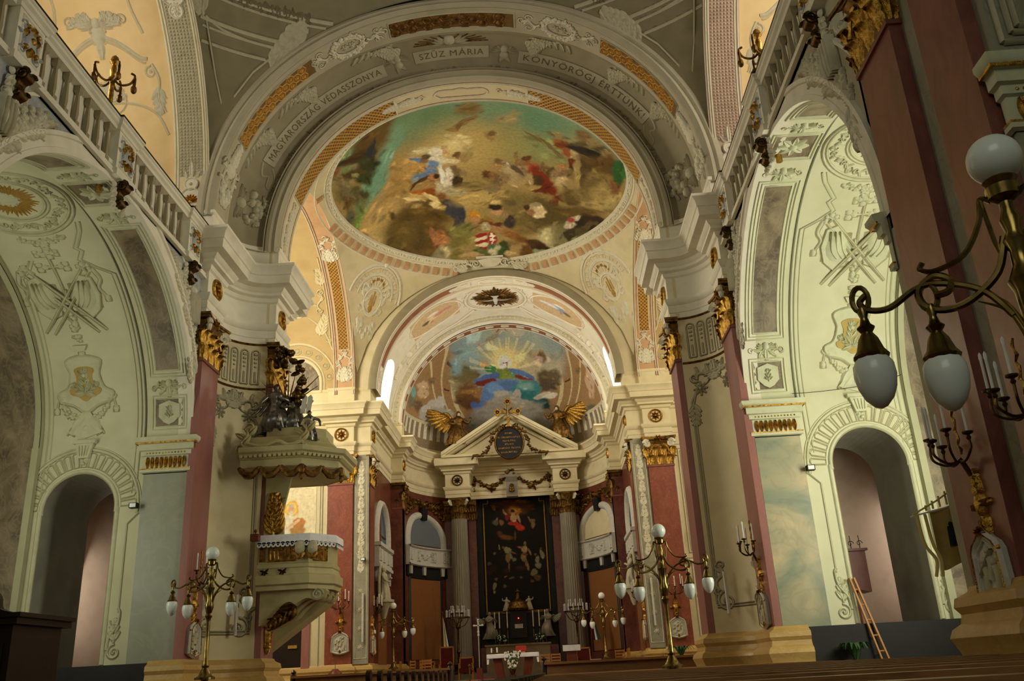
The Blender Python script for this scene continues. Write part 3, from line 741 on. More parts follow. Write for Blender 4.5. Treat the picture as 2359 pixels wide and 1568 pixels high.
VOL_G = volute_mesh('volute', .17, 'stucco', .05); VOL_D = volute_mesh('volute', .17, 'gold_dark', .05)
def capital(parent, wd, dp, z0, H=1.17, bright=True, full=False):
    """composite capital in the parent's frame: +x out of the wall, y along it"""
    lf = LEAF_G if bright else LEAF_D; vl = VOL_G if bright else VOL_D; k = H / 1.17
    mb = MB(); h = wd / 2
    x0 = -dp if not full else -h
    for (za, zb, ea, eb) in ((0, .86, 0, .03), (.86, 1.0, .03, .1)):
        ea_, eb_ = ea * k, eb * k
        vs = []
        for z, e in ((za, ea_), (zb, eb_)):
            vs += [(x0, -h - e, z0 + z * k), ((0 if not full else h) + e, -h - e, z0 + z * k), ((0 if not full else h) + e, h + e, z0 + z * k), (x0, h + e, z0 + z * k)]
        mb.add(vs, [(0, 1, 5, 4), (1, 2, 6, 5), (2, 3, 7, 6), (3, 0, 4, 7), (4, 5, 6, 7)])
    cap = mb.build('capital', 'gold_dark', parent)
    xf = 0 if not full else h
    # abacus with hollowed sides
    mb = MB(); e = .17 * k
    front = [(xf + e - .1 * k * sin(PI * t / 8), -h - e + (wd + 2 * e) * t / 8) for t in range(9)]
    poly = [(x0, -h - e)] + front + [(x0, h + e)]
    mb.prism(poly, lambda u, v, hh: (u, v, hh), z0 + 1.05 * k, z0 + 1.11 * k)
    poly2 = [(x0, -h - e - .03)] + [(x + .03, y * 1.03) for x, y in front] + [(x0, h + e + .03)]
    mb.prism(poly2, lambda u, v, hh: (u, v, hh), z0 + 1.11 * k, z0 + 1.17 * k)
    mb.build('abacus', 'gold_dark', cap)
    mb = MB(); mb.box(x0, xf + .04, -h - .04, h + .04, z0 - .07 * k, z0 - .0 * k); mb.build('astragal', 'marble_red', cap)
    def L(y, z, x, rot, sc_):
        inst('leaf', lf, cap, Matrix.Translation((x, y, z0 + z * k)) @ Matrix.Rotation(rot, 4, 'Z') @ Matrix.Diagonal((sc_ * k, sc_ * k * wd / 1.1, sc_ * k, 1)))
    sides = [(0, 0)] if not full else [(0, 0), (PI / 2, 1), (-PI / 2, 1)]
    for y in (-.36, 0, .36): L(y * wd, .02, xf, 0, 1.0)
    for y in (-.5, -.18, .18, .5): L(y * wd * .98, .34, xf, 0, 1.02)
    for sg in (-1, 1):
        L(sg * h, .02, (xf + x0) / 2 + .02, sg * PI / 2, .95); L(sg * h, .36, xf - .04, sg * PI / 3, 1.0)
        if full: L(sg * h, .02, 0, sg * PI / 2, 1.0); L(sg * h, .34, h * .5, sg * PI / 2, 1.0)
        M = Matrix.Translation((xf + .11 * k, sg * (h + .02), z0 + .88 * k)) @ Matrix.Rotation(sg * .75 + (0 if sg > 0 else PI), 4, 'Z') @ Matrix.Rotation(0, 4, 'X') @ Matrix.Diagonal((k, k, k, 1))
        inst('volute', vl, cap, Matrix.Translation((xf + .09 * k, sg * (h - .02), z0 + .88 * k)) @ Matrix.Rotation(PI / 2 + sg * (-.6), 4, 'Z') @ Matrix.Diagonal((sg * k, k * 1.5, k, 1)))
    r = Relief(); r.rosette(0, 0, .17 * k, 6, .05 * k); r.build('flower', lambda u, v, h: (xf + .08 * k + h, u, z0 + 1.08 * k + v), 'gold', cap)
    for sg in (-1, 1):
        mb = MB(); mb.tube([(xf + .05, sg * wd * (.1 + .06 * t), z0 + (.83 - .012 * t * t) * k) for t in range(6)], [.03 * k, .06 * k, .04 * k, .065 * k, .04 * k, .055 * k], 6)
        mb.build('bead_swag', 'gold', cap)
    return cap
def frame_at(origin, normal):
    n = Vector(normal).normalized(); z = Vector((0, 0, 1)); y = z.cross(n)
    M = Matrix((n, y, z)).transposed().to_4x4(); M.translation = Vector(origin); return M
def pilaster(label, origin, normal, wd, dp, mat, z0=1.8, zt=8.83, H=1.17, bright=True, capmat=None):
    p = local_thing('pilaster', label, 'pilaster', frame_at(origin, normal), 'marble pilasters with gilded capitals')
    mb = MB(); mb.box(-dp, 0, -wd / 2, wd / 2, z0, zt); mb.build('shaft', mat, p, False)
    capital(p, wd, dp, zt, H, bright)
    return p
for s, sd in ((-1, 'left'), (1, 'right')):
    pilaster('pink marble pilaster on the near side of the %s concave pier' % sd, (s * XP, 21.02, 0), (-s, 0, 0), 1.12, .165, 'marble_pink')
    pilaster('pink marble pilaster on the far side of the %s concave pier%s' % (sd, ', behind the pulpit' if s < 0 else ''), (s * 5.465, 23.37, 0), (-s, 0, 0), 1.02, .16, 'marble_pink')
    pilaster('broad brick-red marble pilaster left of the chancel arch' if s < 0 else 'broad brick-red marble pilaster right of the chancel arch', (s * 6.58, 36.12, 0), (0, -1, 0), 1.04, .17, 'marble_crimson')
    pilaster('narrow red marble pilaster lining the %s jamb of the chancel arch' % sd, (s * 5.4, 36.85, 0), (-s, 0, 0), .92, .14, 'marble_crimson')
    pilaster('dark red marble pilaster at the %s edge of the apse' % sd, (s * 5.0, 42.62, 0), (-s, 0, 0), .62, .5, 'marble_rust', bright=False)
pilaster('big red marble pilaster nearest the side arch, foreground right', (XP, 10.18, 0), (-1, 0, 0), 1.12, .165, 'marble_red')
pilaster('big red marble pilaster behind the foreground globe lamp', (XP, 8.55, 0), (-1, 0, 0), .95, .165, 'marble_red')
pilaster('red marble pilaster beside the near end of the left side arch', (-XP, 10.18, 0), (1, 0, 0), 1.12, .165, 'marble_red'); pilaster('red marble pilaster on the left pier nearest the viewer', (-XP, 8.55, 0), (1, 0, 0), .95, .165, 'marble_red')
for s, sd in ((-1, 'left'), (1, 'right')):
    W = ENT['w%d' % s]
    mir(sweep(BASE, ent_path), s).build('pier_base', 'marble_ochre', W)
    near = [(-XW, 7.6), (-XW, 8.0), (-XP, 8.0), (-XP, 9.05), (-XW, 9.1), (-XW, 9.55), (-XP, 9.6), (-XP, 10.76), (-7.2, 10.76)]
    mir(sweep(BASE, near), s).build('near_pier_base', 'marble_ochre', W)
    mir(sweep(BASE, far_path), s).build('pier_base', 'marble_ochre', ENT['c%d' % s])
    # pale ornamented strip beside the chancel arch
    mb = MB(); mb.box(-6.04, -5.42, 36.2, 36.31, 1.8, 10.0); mir(mb, s); o = mb.build('marble_strip', 'marble_strip', ENT['c%d' % s], False)
    r = Relief(); r.frame([(-.24, 2.0), (.24, 2.0), (.24, 9.8), (-.24, 9.8)], .03, .02)
    for k in range(9): r.acanthus(0, 5.2 + k * .5, PI / 2, .5, 3, .2, .025)
    for k in range(5): r.scrollwork(-.12, 9.2 - k * .8, -.9 if k % 2 else .9, .32, .045, 1 if k % 2 else -1)
    for k in range(4): r.rosette(0, 2.4 + k * .7, .12, 8, .02)
    r.build('strip_relief', lambda u, v, h: (s * -5.73 + u, 36.2 - h, v), 'stucco', o)
    # gilded rosettes on the friezes
    ros = Relief(); ros.frame([(.26 * cos(a * PI / 8), .26 * sin(a * PI / 8)) for a in range(16)], .08, .07); ros.rosette(0, 0, .2, 8, .05); ros.boss(0, 0, .07, .1)
    for nm, par, fn in (('frieze_rosette', ENT[s], lambda u, v, h: (s * (XP - .02 - h), 21.02 + u, 10.89 + v)),
                        ('frieze_rosette', ENT[s], lambda u, v, h: (s * (5.45 - h), 23.37 + u, 10.89 + v)),
                        ('frieze_rosette', ENT[2 * s], lambda u, v, h: (s * 6.58 + u, 36.1 - h, 10.89 + v)),
                        ('frieze_rosette', ENT[2 * s], lambda u, v, h: (s * (5.38 - h), 36.85 + u, 10.89 + v)),
                        ('frieze_rosette', ENT[2 * s], lambda u, v, h: (s * (4.98 - h), 42.62 + u, 10.89 + v))):
        ros.build(nm, fn, 'gold', par)
    # ---- concave pier: fluted frieze between the capitals and moulded panel
    L_ = [0]
    for i in range(len(cove) - 1): L_.append(L_[-1] + math.dist(cove[i], cove[i + 1]))
    def cm(u, v, h):
        i = 0
        u_ = min(max(u, 0), L_[-1] - 1e-6)
        while i < len(L_) - 2 and L_[i + 1] < u_: i += 1
        t = (u_ - L_[i]) / (L_[i + 1] - L_[i]); a, b = cove[i], cove[i + 1]
        x = a[0] + (b[0] - a[0]) * t; y = a[1] + (b[1] - a[1]) * t; nx, ny = (b[1] - a[1]), -(b[0] - a[0]); l = math.hypot(nx, ny)
        return (-s * (x + nx / l * h) if s > 0 else x + nx / l * h, y + ny / l * h, v)
    LT = L_[-1]
    r = Relief()
    for k in range(5):
        u0 = .18 + k * (LT - .3) / 5; w_ = (LT - .3) / 5 * .68
        poly = [(u0, 8.85), (u0 + w_, 8.85)] + [(u0 + w_ / 2 + w_ / 2 * cos(a), 9.72 + w_ / 2 * sin(a)) for a in [PI * i / 8 for i in range(9)]]
        r.frame(poly, .035, .02)
        for q in range(4): r.boss(u0 + w_ / 2, 9.7 - q * .12, .05 - q * .008, .03, 6)
        r.stroke([(u0 + w_ / 2, 9.2), (u0 + w_ / 2, 8.9)], .04, .04, .02)
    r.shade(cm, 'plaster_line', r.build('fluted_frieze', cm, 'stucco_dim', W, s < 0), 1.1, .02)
    r = Relief(); r.stroke([(u * LT / 14, 9.98) for u in range(15)], .07, .07, .05); r.stroke([(u * LT / 14, 8.7) for u in range(15)], .07, .07, .05)
    r.build('gilt_fillet', cm, 'gold_dark', W, s < 0)
    r = Relief(); a0, a1 = .2, LT - .12
    for off in (0, .06):
        r.stroke([(a0 + off, 2.5 + off), (a0 + off, 7.6 - off)], .03, .03, .02); r.stroke([(a1 - off, 2.5 + off), (a1 - off, 7.6 - off)], .03, .03, .02)
        r.stroke([(a0 + (a1 - a0) * t / 10, 2.42 + off) for t in range(11)], .03, .03, .02)
        r.stroke(spline([(a0 + off, 7.6), (a0 + .2, 7.95), (a0 + .5, 8.1), ((a0 + a1) / 2, 8.35), (a1 - .5, 8.1), (a1 - .2, 7.95), (a1 - off, 7.6)]), .04, .04, .025)
    for sg, ux in ((1, a0), (-1, a1)):
        r.rosette(ux + sg * .28, 7.95, .2, 8, .04); r.scrollwork(ux + sg * .2, 8.2, PI / 2 - sg * .9, .5, .07, sg); r.acanthus(ux + sg * .5, 8.2, PI / 2 - sg * 1.2, .55, 4, .2, .03)
        r.spiral(ux + sg * .26, 2.55, .25, PI / 2, 1.5, .06, sg); r.scrollwork(ux + sg * .12, 2.8, PI / 2, .6, .06, sg); r.acanthus(ux + sg * .05, 7.6, -PI / 2, .6, 4, .16, .03)
    r.leaf((a0 + a1) / 2, 8.3, PI / 2, .35, .3, .05, 0)
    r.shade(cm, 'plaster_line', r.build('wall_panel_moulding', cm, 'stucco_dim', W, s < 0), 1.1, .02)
# ------------------------------------------------------------------ gallery balustrades
BAL = MB(); BAL.lathe([(.11, 0), (.11, .12), (.06, .15), (.075, .3), (.05, .66), (.05, .7), (.11, .76), (.11, .88)], 4, a0=PI / 4)
BAL_ME = BAL.mesh('baluster', False); BAL_ME.materials.append(MATS['plaster_taupe'])  # taupe, darker than the white rails: the balusters' shade is put into the colour
def console_mesh():
    mb = MB(); w_ = .1
    top = spline([(0, .02), (.12, .0), (.2, -.08), (.17, -.18), (.07, -.22), (.05, -.32), (.12, -.4), (.1, -.5), (0, -.56)], 4); n = len(top)
    mb.add([(x, sg * w_, z) for sg in (-1, 1) for x, z in top] + [(-.05, sg * w_, z) for sg in (-1, 1) for x, z in top],
           [(i, i + 1, n + i + 1, n + i) for i in range(n - 1)] + [(2 * n + i, 2 * n + i + 1, i + 1, i) for i in range(n - 1)] + [(n + i, n + i + 1, 3 * n + i + 1, 3 * n + i) for i in range(n - 1)])
    for sg in (-1, 1):
        for (cx_, cz, R) in ((.1, -.09, .12), (.06, -.43, .085)):
            pts = [(cx_ + R * (1 - .8 * i / 20) * cos(i * .55), sg * (w_ + .01), cz + R * (1 - .8 * i / 20) * sin(i * .55)) for i in range(21)]
            mb.tube(pts, [.03 * (1 - .5 * i / 20) for i in range(21)], 6)
    me = mb.mesh('console'); me.materials.append(MATS['bronze']); return me
CONS = console_mesh()
PEDS = (12.05, 15.7, 19.5)
for s, sd in ((-1, 'left'), (1, 'right')):
    b = thing('balustrade', 'white gallery balustrade with gilded panels above the %s arch' % sd, 'balustrade', (s * XW, YC, 11.0), 'gallery balustrades')
    mb = MB(); mb.box(-XW - .05, -XW + .1, 10.74, 20.46, 11.02, 11.13); mb.box(-XW - .05, -XW + .13, 10.74, 20.46, 10.97, 11.02); mir(mb, s).build('plinth_rail', 'plaster_white', b, False)
    prof = [(-.22, 12.0), (.0, 12.0), (.02, 12.06), (.07, 12.1), (.07, 12.16), (.1, 12.18), (.1, 12.22), (-.22, 12.22)]
    path = [(-XW + .1, 10.74)]
    for c in PEDS:
        path += [(-XW + .1, c - .42), (-XW + .17, c - .42), (-XW + .17, c + .42), (-XW + .1, c + .42)]
    path += [(-XW + .1, 20.4)]
    mir(sweep(prof, path), s).build('handrail', 'plaster_white', b, False)
    mir(sweep([(-.24, 12.22), (.1, 12.22), (.1, 12.27), (-.24, 12.27)], path), s).build('rail_cap', 'wood_dark', b, False)
    for i, c in enumerate(PEDS):
        mb = MB(); mb.box(-XW - .05, -XW + .15, c - .38, c + .38, 11.0, 12.02); mb.box(-XW - .05, -XW + .2, c - .42, c + .42, 10.95, 11.1)
        p = mir(mb, s).build('pedestal', 'plaster_white', b, False)
        r = Relief(); r.frame([(-.27, -.36), (.27, -.36), (.27, .36), (-.27, .36)], .05, .03)
        r.build('panel_frame', lambda u, v, h: (s * (XW - .15 - h), c + u, 11.56 + v), 'plaster_white', p)
        r = Relief(); r.boss(0, .0, .18, .07, 10, 1.4); r.scrollwork(-.16, -.24, PI / 2 + .2, .45, .05, 1); r.scrollwork(.16, -.24, PI / 2 - .2, .45, .05, -1)
        r.build('cartouche', lambda u, v, h: (s * (XW - .15 - h), c + u, 11.56 + v), 'marble_blue', p)
        r = Relief(); r.boss(0, 0, .08, .11, 8); r.leaf(0, .1, PI / 2, .2, .14, .08, 0); r.leaf(0, -.12, -PI / 2, .2, .14, .08, 0)
        for q in (-1, 1): r.boss(q * .15, .2, .05, .09, 6); r.boss(q * .15, -.2, .06, .09, 6); r.leaf(q * .17, 0, PI / 2, .16, .08, .06, 0)
        r.build('gilding', lambda u, v, h: (s * (XW - .16 - h), c + u, 11.56 + v), 'gold', p)
        inst('console', CONS, b, Matrix.Translation((s * (XW - .08), c, 10.95)) @ Matrix.Rotation(0 if s < 0 else PI, 4, 'Z'))
        r = Relief()
        for q in (-1, 1): r.acanthus(q * .14, .2, -PI / 2 + q * .25, .45, 3, .16, .05); r.boss(q * .2, .25, .07, .07, 8)
        r.garland([(-.12, -.15), (0, -.25), (.12, -.15)], .05, .06, seed=i)
        r.build('leaf_drop', lambda u, v, h: (s * (XW - .05 - h), c + u, 10.6 + v), 'stucco', b)
    edges = [10.74] + [e for c in PEDS for e in (c - .42, c + .42)] + [20.46]
    for k in range(0, len(edges), 2):
        a, e = edges[k], edges[k + 1]; n = max(1, int(round((e - a) / .42)))
        for i in range(n):
            y = a + (e - a) * (i + .5) / n
            inst('baluster', BAL_ME, b, Matrix.Translation((s * (XW - .02), y, 11.12)) @ Matrix.Diagonal((.8, .8, 1, 1)))
# ------------------------------------------------------------------ side chapels: arch soffit panels, imposts, vault stucco
def circle(cx, cy, r, n=32, ry=None): return [(cx + r * cos(2 * PI * i / n), cy + (ry or r) * sin(2 * PI * i / n)) for i in range(n)]
def rect(x0, y0, x1, y1, n=1):
    P = [(x0, y0), (x1, y0), (x1, y1), (x0, y1)]
    if n == 1: return P
    out = []
    for i in range(4):
        a, b = P[i], P[(i + 1) % 4]; out += [(a[0] + (b[0] - a[0]) * k / n, a[1] + (b[1] - a[1]) * k / n) for k in range(n)]
    return out
def cherub(r, x, y, R, wings=True, H=None):
    H = H or R * .9
    r.boss(x, y, R, H, 10, 1.1); r.boss(x, y + R * .45, R * .85, H * .8, 8)
    for sg in (-1, 1):
        r.boss(x + sg * R * .35, y + R * .1, R * .16, H * .9 + .01, 6)
        if wings:
            for k in range(4): r.leaf(x + sg * R * .6, y - R * .3 + k * R * .12, (PI / 2 - sg * PI / 2) + sg * (-.35 + k * .28), R * (2.6 - k * .35), R * .6, H * .5, sg * .3)
    r.boss(x, y - R * .12, R * .17, H * 1.15, 6)
def band_grid(fn, u0, u1, v0, v1, nu, nv):
    mb = MB(); mb.grid(lambda a, b: fn(u0 + (u1 - u0) * a, v0 + (v1 - v0) * b, 0), nu, nv); return mb
for s, sd in ((-1, 'left'), (1, 'right')):
    W = ENT['w%d' % s]
    rib = ArcMap(AA, AB, YC, ZA, s); HALF = rib.len[-1] / 2
    fl_ = s > 0
    for v0, v1 in ((1.7, 5.55), (2 * HALF - 5.55, 2 * HALF - 1.7)):
        mb = MB(); mb.grid(lambda a, b: rib(6.9 + .58 * b, v0 + (v1 - v0) * a, .012), 30, 1); o = mb.build('marble_panel', 'marble_brown', W)
        r = Relief()
        for off, wd in ((.0, .05), (.08, .04), (.15, .05)):
            r.frame([(6.9 - off, v0 - off)] + [(6.9 - off, v0 + (v1 - v0) * k / 24) for k in range(1, 24)] + [(6.9 - off, v1 + off)] + [(7.48 + off, v1 + off)] + [(7.48 + off, v1 - (v1 - v0) * k / 24) for k in range(1, 24)] + [(7.48 + off, v0 - off)], wd, .03)
        r.build('panel_frame', rib, 'stucco_green', o, fl_)
    for vc, kind in ((.68, 'shield'), (HALF, 'rose'), (2 * HALF - .68, 'shield')):
        mb = MB(); q = .34 if kind == 'shield' else .42
        mb.grid(lambda a, b: rib(7.19 - q + 2 * q * b, vc - q + 2 * q * a, .008), 6, 1); o = mb.build('square_panel', 'marble_brown', W)
        r = Relief()
        for off in (0, .07): r.frame(rect(7.19 - q - off, vc - q - off, 7.19 + q + off, vc + q + off, 6), .045, .03)
        r.build('panel_frame', rib, 'stucco_green', o, fl_)
        r = Relief()
        if kind == 'rose':
            for k in range(8): r.leaf(7.19, vc, 2 * PI * k / 8, .33, .2, .05, 0)
            r.boss(7.19, vc, .11, .09)
        else:
            r.plate([(7.19 + x, vc + y) for x, y in ((-.24, .2), (-.1, .25), (0, .29), (.1, .25), (.24, .2), (.25, -.1), (.12, -.24), (0, -.3), (-.12, -.24), (-.25, -.1))], .05)
            r.acanthus(7.19, vc - .15, PI / 2, .3, 3, .14, .09); r.leaf(7.19, vc - .1, .5, .15, .08, .08); r.leaf(7.19, vc - .1, 2.6, .15, .08, .08)
        r.build(kind if kind == 'shield' else 'rosette', rib, 'stucco_green', o, fl_)
    for vc in (1.38, HALF - .85, HALF + .85, 2 * HALF - 1.38):
        r = Relief(); cherub(r, 7.19, vc, .09); r.scrollwork(6.85, vc - .12, .2, .3, .04, 1); r.scrollwork(7.53, vc - .12, PI - .2, .3, .04, -1)
        r.leaf(7.19, vc - .08, -PI / 2, .25, .16, .04, 0); r.leaf(7.1, vc - .1, -2.2, .2, .1, .03); r.leaf(7.28, vc - .1, -.9, .2, .1, .03)
        r.shade(rib, 'plaster_contour', r.build('angel_relief', rib, 'stucco_green', W, fl_), 1.1, .02)
    # imposts: grey mouldings, gilded fillets, bead row and leaf row
    for yj, dr_ in ((YC + AA, 1), (YC - AA, -1), (7.93, 1)):
        path = [(-7.76, yj + .1 * dr_), (-7.76, yj), (-XW + .02, yj), (-XW + .02, yj + .1 * dr_)]
        fp = dr_
        im = mir(sweep([(0, 6.02), (.05, 6.04), (.05, 6.1), (.01, 6.12), (.01, 6.42), (.05, 6.44), (.05, 6.54), (.1, 6.56), (.1, 6.7), (.15, 6.72), (.2, 6.8), (.2, 6.86), (0, 6.9)], path, fp), s).build('impost', 'stucco_green', W)
        mir(sweep([(.012, 6.1), (.055, 6.1), (.055, 6.125), (.012, 6.125)], path, fp), s).build('gilt_fillet', 'gold', im)
        mir(sweep([(.14, 6.705), (.165, 6.705), (.165, 6.745), (.14, 6.745)], path, fp), s).build('gilt_fillet', 'gold', im)
        r = Relief(); n = 13
        for k in range(n): r.boss(6.72 + .98 * (k + .5) / n, 6.49, .03, .05, 6)
        for k in range(9): r.leaf(6.72 + .98 * (k + .5) / 9, 6.4, -PI / 2, .27, .1, .05, 0)
        r.build('gilt_leaf_row', lambda u, v, h: (s * u, yj - dr_ * (.02 + h), v), 'gold', im)
    r = Relief()
    for o_ in (0, .12, .2): r.frame(rect(6.78 + o_, 7.1 + o_, 7.6 - o_, 11 - o_, 4), .06, .05)
    r.build('near_rib_panel', lambda u, v, h: (s * u, 7.93 - h, v), 'stucco_dim', W)
    # vault stucco on the far half of the chapel
    cm = ArcMap(AA + .12, AB + .12, YC, ZA, s); mc = (9.2, 6.85)
    r = Relief()
    for R, wd in ((1.28, .07), (1.2, .05), (.8, .05), (.73, .04)): r.frame(circle(mc[0], mc[1], R, 48), wd, wd * .6)
    for k in range(14):
        a = 2 * PI * k / 14; x, y = mc[0] + 1.0 * cos(a), mc[1] + 1.0 * sin(a)
        r.scrollwork(x - .12 * sin(a) * -1, y - .12 * cos(a), a + PI / 2, .28, .045, 1 if k % 2 else -1)
    r.garland([(mc[0] - .5, mc[1] - 1.4), (mc[0], mc[1] - 1.55), (mc[0] + .5, mc[1] - 1.4)], .07, .05); r.acanthus(mc[0], mc[1] - 1.4, -PI / 2, .35, 3, .2, .03)
    r.acanthus(mc[0] - 1.4, mc[1], PI, .5, 3, .2, .03)
    r.shade(cm, 'plaster_contour', r.build('medallion_ring', cm, 'stucco_green', W, fl_), 1.1, .03)
    r = Relief()
    rg = random.Random(3)
    for k in range(40): r.leaf(mc[0], mc[1], 2 * PI * k / 40, rg.uniform(.5, .68), .12, .02, 0)
    r.build('gilt_sunburst', cm, 'gold_paint', W, fl_)
    r = Relief(); r.boss(mc[0], mc[1], .26, .06, 12); r.garland(circle(mc[0], mc[1], .24, 12), .05, .04); r.build('medallion_lamb', cm, 'stucco_green', W, fl_)
    # painted and moulded panel outline
    r = Relief()
    for (off, wd) in ((0, .05), (.1, .03)):
        o_ = off
        r.stroke([(7.92 + o_, v) for v in np.linspace(-1.2, 4.3, 24)] + [(8.25 + o_, 4.5), (8.55 + o_, 4.75), (8.4 + o_, 5.0), (8.5 + o_, 5.1), (8.2 + o_, 5.6), (8.1 + o_, 5.9)], wd, wd, wd * .5)
        r.stroke([(10.2 - o_, v) for v in np.linspace(-1.2, 4.3, 24)] + [(9.95 - o_, 4.5), (9.75 - o_, 4.8)], wd, wd, wd * .5)
        r.stroke([(7.82, v) for v in np.linspace(0, 9, 40)], .06, .06, .03)
    r.build('panel_outline', cm, 'plaster_chapel_shade', W, fl_)
    # trophy of flags, cross and shield
    r = Relief(); x0 = 9.28
    def cross_b(x, y, k):
        r.stroke([(x, y - .3 * k), (x, y + .3 * k)], .035, .035, .02)
        for a in (0, 1, 2):
            dx_, dy_ = ((-.22, 0), (.22, 0), (0, .3))[a]
            for q in range(3): r.boss(x + dx_ * k + .07 * k * cos(q * 2.1 + a), y + dy_ * k + .07 * k * sin(q * 2.1 + a), .07 * k, .03, 6)
        r.stroke([(x - .22 * k, y), (x + .22 * k, y)], .05, .05, .02)
    cross_b(x0, 5.0, .9); cross_b(x0, 4.6, 1.2); r.stroke([(x0, 4.3), (x0, 3.5)], .03, .03, .02)
    for sg in (-1, 1):
        r.stroke([(x0 + sg * .62, 4.5), (x0 - sg * .75, 2.85)], .035, .035, .025); r.stroke([(x0 + sg * .8, 4.45), (x0 - sg * .55, 2.8)], .03, .03, .02)
        r.garland([(x0 + sg * .62, 4.55), (x0 + sg * .72, 4.65), (x0 + sg * .8, 4.5)], .09, .06, seed=2)
        flag = [(x0 + sg * .12, 3.75), (x0 + sg * .5, 4.35), (x0 + sg * .74, 4.25), (x0 + sg * .82, 3.8), (x0 + sg * .72, 3.4), (x0 + sg * .5, 3.2), (x0 + sg * .22, 3.3)]
        if sg < 0: flag = flag[::-1]
        r.plate(flag, .035); r.frame(flag, .04, .05)
        r.boss(x0 + sg * .47, 3.78, .3, .13, 12, 1.5)
        for q in range(3): r.stroke(spline([(x0 + sg * (.2 + q * .13), 3.5), (x0 + sg * (.35 + q * .13), 3.75), (x0 + sg * (.45 + q * .1), 4.2)]), .04, .03, .14)
        r.stroke(spline([(x0 + sg * .85, 4.5), (x0 + sg * .95, 4.2), (x0 + sg * .85, 3.95), (x0 + sg * .98, 3.7)]), .1, .05, .04)
        r.boss(x0 + sg * .98, 3.66, .07, .05, 6, 1.6)
    r.garland([(x0 - .2, 3.6), (x0, 3.4), (x0 + .2, 3.6), (x0, 3.75)], .12, .07, seed=4)
    r.garland([(x0, 3.3), (x0 + .04, 2.9), (x0 - .02, 2.6)], .09, .06, seed=5)
    r.plate([(x0 - .17, 2.5), (x0 + .17, 2.5), (x0 + .1, 2.36), (x0 - .1, 2.36)], .07); r.boss(x0, 2.28, .08, .06, 8)
    sh = spline([(x0 - .16, 2.22), (x0 - .42, 2.1), (x0 - .34, 1.8), (x0 - .44, 1.45), (x0 - .66, 1.32), (x0 - .6, 1.12), (x0 - .3, 1.02), (x0, .84), (x0 + .3, 1.02), (x0 + .6, 1.12), (x0 + .66, 1.32), (x0 + .44, 1.45), (x0 + .34, 1.8), (x0 + .42, 2.1), (x0 + .16, 2.22), (x0 - .16, 2.22)], 4)
    r.plate(sh[:-1], .03); r.frame(sh[:-1], .06, .06)
    for sg in (-1, 1):
        r.spiral(x0 + sg * .32, 2.08, .11, 0, 1.3, .045, sg); r.spiral(x0 + sg * .6, 1.25, .13, PI, 1.3, .05, -sg)
        r.garland(spline([(x0 + sg * .6, 1.2), (x0 + sg * .5, .95), (x0 + sg * .3, .75), (x0 + sg * .06, .68)], 3), .07, .05, seed=6)
        r.stroke([(x0 + sg * .68, 1.15), (x0 + sg * .72, .98)], .03, .03, .02); r.boss(x0 + sg * .73, .9, .07, .05, 6, 1.5)
        r.leaf(x0 + sg * .02, .75, -PI / 2 + sg * .9, .55, .3, .06, -sg * .5); r.stroke(spline([(x0 + sg * .06, .85), (x0 + sg * .1, .6), (x0 + sg * .4, .38), (x0 + sg * .45, .3)]), .05, .03, .05)
    r.plate([(x0 - .09, .85), (x0 - .42, .34), (x0, .2), (x0 + .42, .34), (x0 + .09, .85)][::-1], .04); r.boss(x0, .45, .1, .07)
    t = r.build('trophy_relief', cm, 'stucco_green', W, fl_); r.shade(cm, 'plaster_contour', t, 1.25, .035)
    r = Relief(); ins = [(x0 + (x - x0) * .58, 1.55 + (y - 1.55) * .62) for x, y in sh[:-1]]
    r.plate(ins, .05); r.build('shield_field', cm, 'cloth_banner', t, fl_)
    r = Relief(); r.acanthus(x0, 1.3, PI / 2, .6, 4, .2, .09)
    for sg in (-1, 1): r.acanthus(x0, 1.3, PI / 2 + sg * .9, .4, 3, .16, .09); r.leaf(x0, 1.3, PI / 2 + sg * 1.7, .28, .16, .09)
    r.boss(x0, 1.75, .07, .12, 8); r.build('shield_eagle', cm, 'stucco_green', t, fl_)
    # doorway surround: fan of sunk panels round the arch, keystone, side mouldings
    dx_ = 9.25; wl = lambda u, v, h: (s * u, YC + AA + .12 - h, v)
    r = Relief()
    for R, wd in ((.9, .09), (1.42, .07), (1.48, .04)): r.stroke([(dx_ + R * cos(a), 5.3 + R * sin(a)) for a in np.linspace(-.12, PI + .12, 40)], wd, wd, wd * .5)
    for k in range(19):
        a = PI * (k + .5) / 19; da = PI / 19 * .34
        poly = [(dx_ + R * cos(a + q), 5.3 + R * sin(a + q)) for R, q in ((1.0, -da), (1.33, -da), (1.37, 0), (1.33, da), (1.0, da))]
        r.frame(poly, .028, .022)
    for sg in (-1, 1):
        r.stroke([(dx_ + sg * .92, 5.3), (dx_ + sg * .92, 1.8)], .1, .1, .04); r.stroke([(dx_ + sg * 1.2, 4.9), (dx_ + sg * 1.2, 2.9)], .03, .03, .02)
        r.stroke(spline([(dx_ + sg * 1.45, 5.15), (dx_ + sg * 1.3, 5.0), (dx_ + sg * 1.2, 4.9)]), .05, .04, .03)
        r.spiral(dx_ + sg * 1.18, 2.05, .17, PI / 2, 1.6, .05, sg); r.stroke(spline([(dx_ + sg * 1.0, 2.1), (dx_ + sg * 1.03, 2.35), (dx_ + sg * 1.2, 2.6), (dx_ + sg * 1.24, 2.9), (dx_ + sg * 1.18, 3.0)]), .07, .04, .04)
        r.acanthus(dx_ + sg * 1.15, 2.25, PI / 2, .5, 3, .16, .03)
    r.shade(wl, 'plaster_contour', r.build('doorway_surround', wl, 'stucco_green', W, fl_), 1.0, .025)
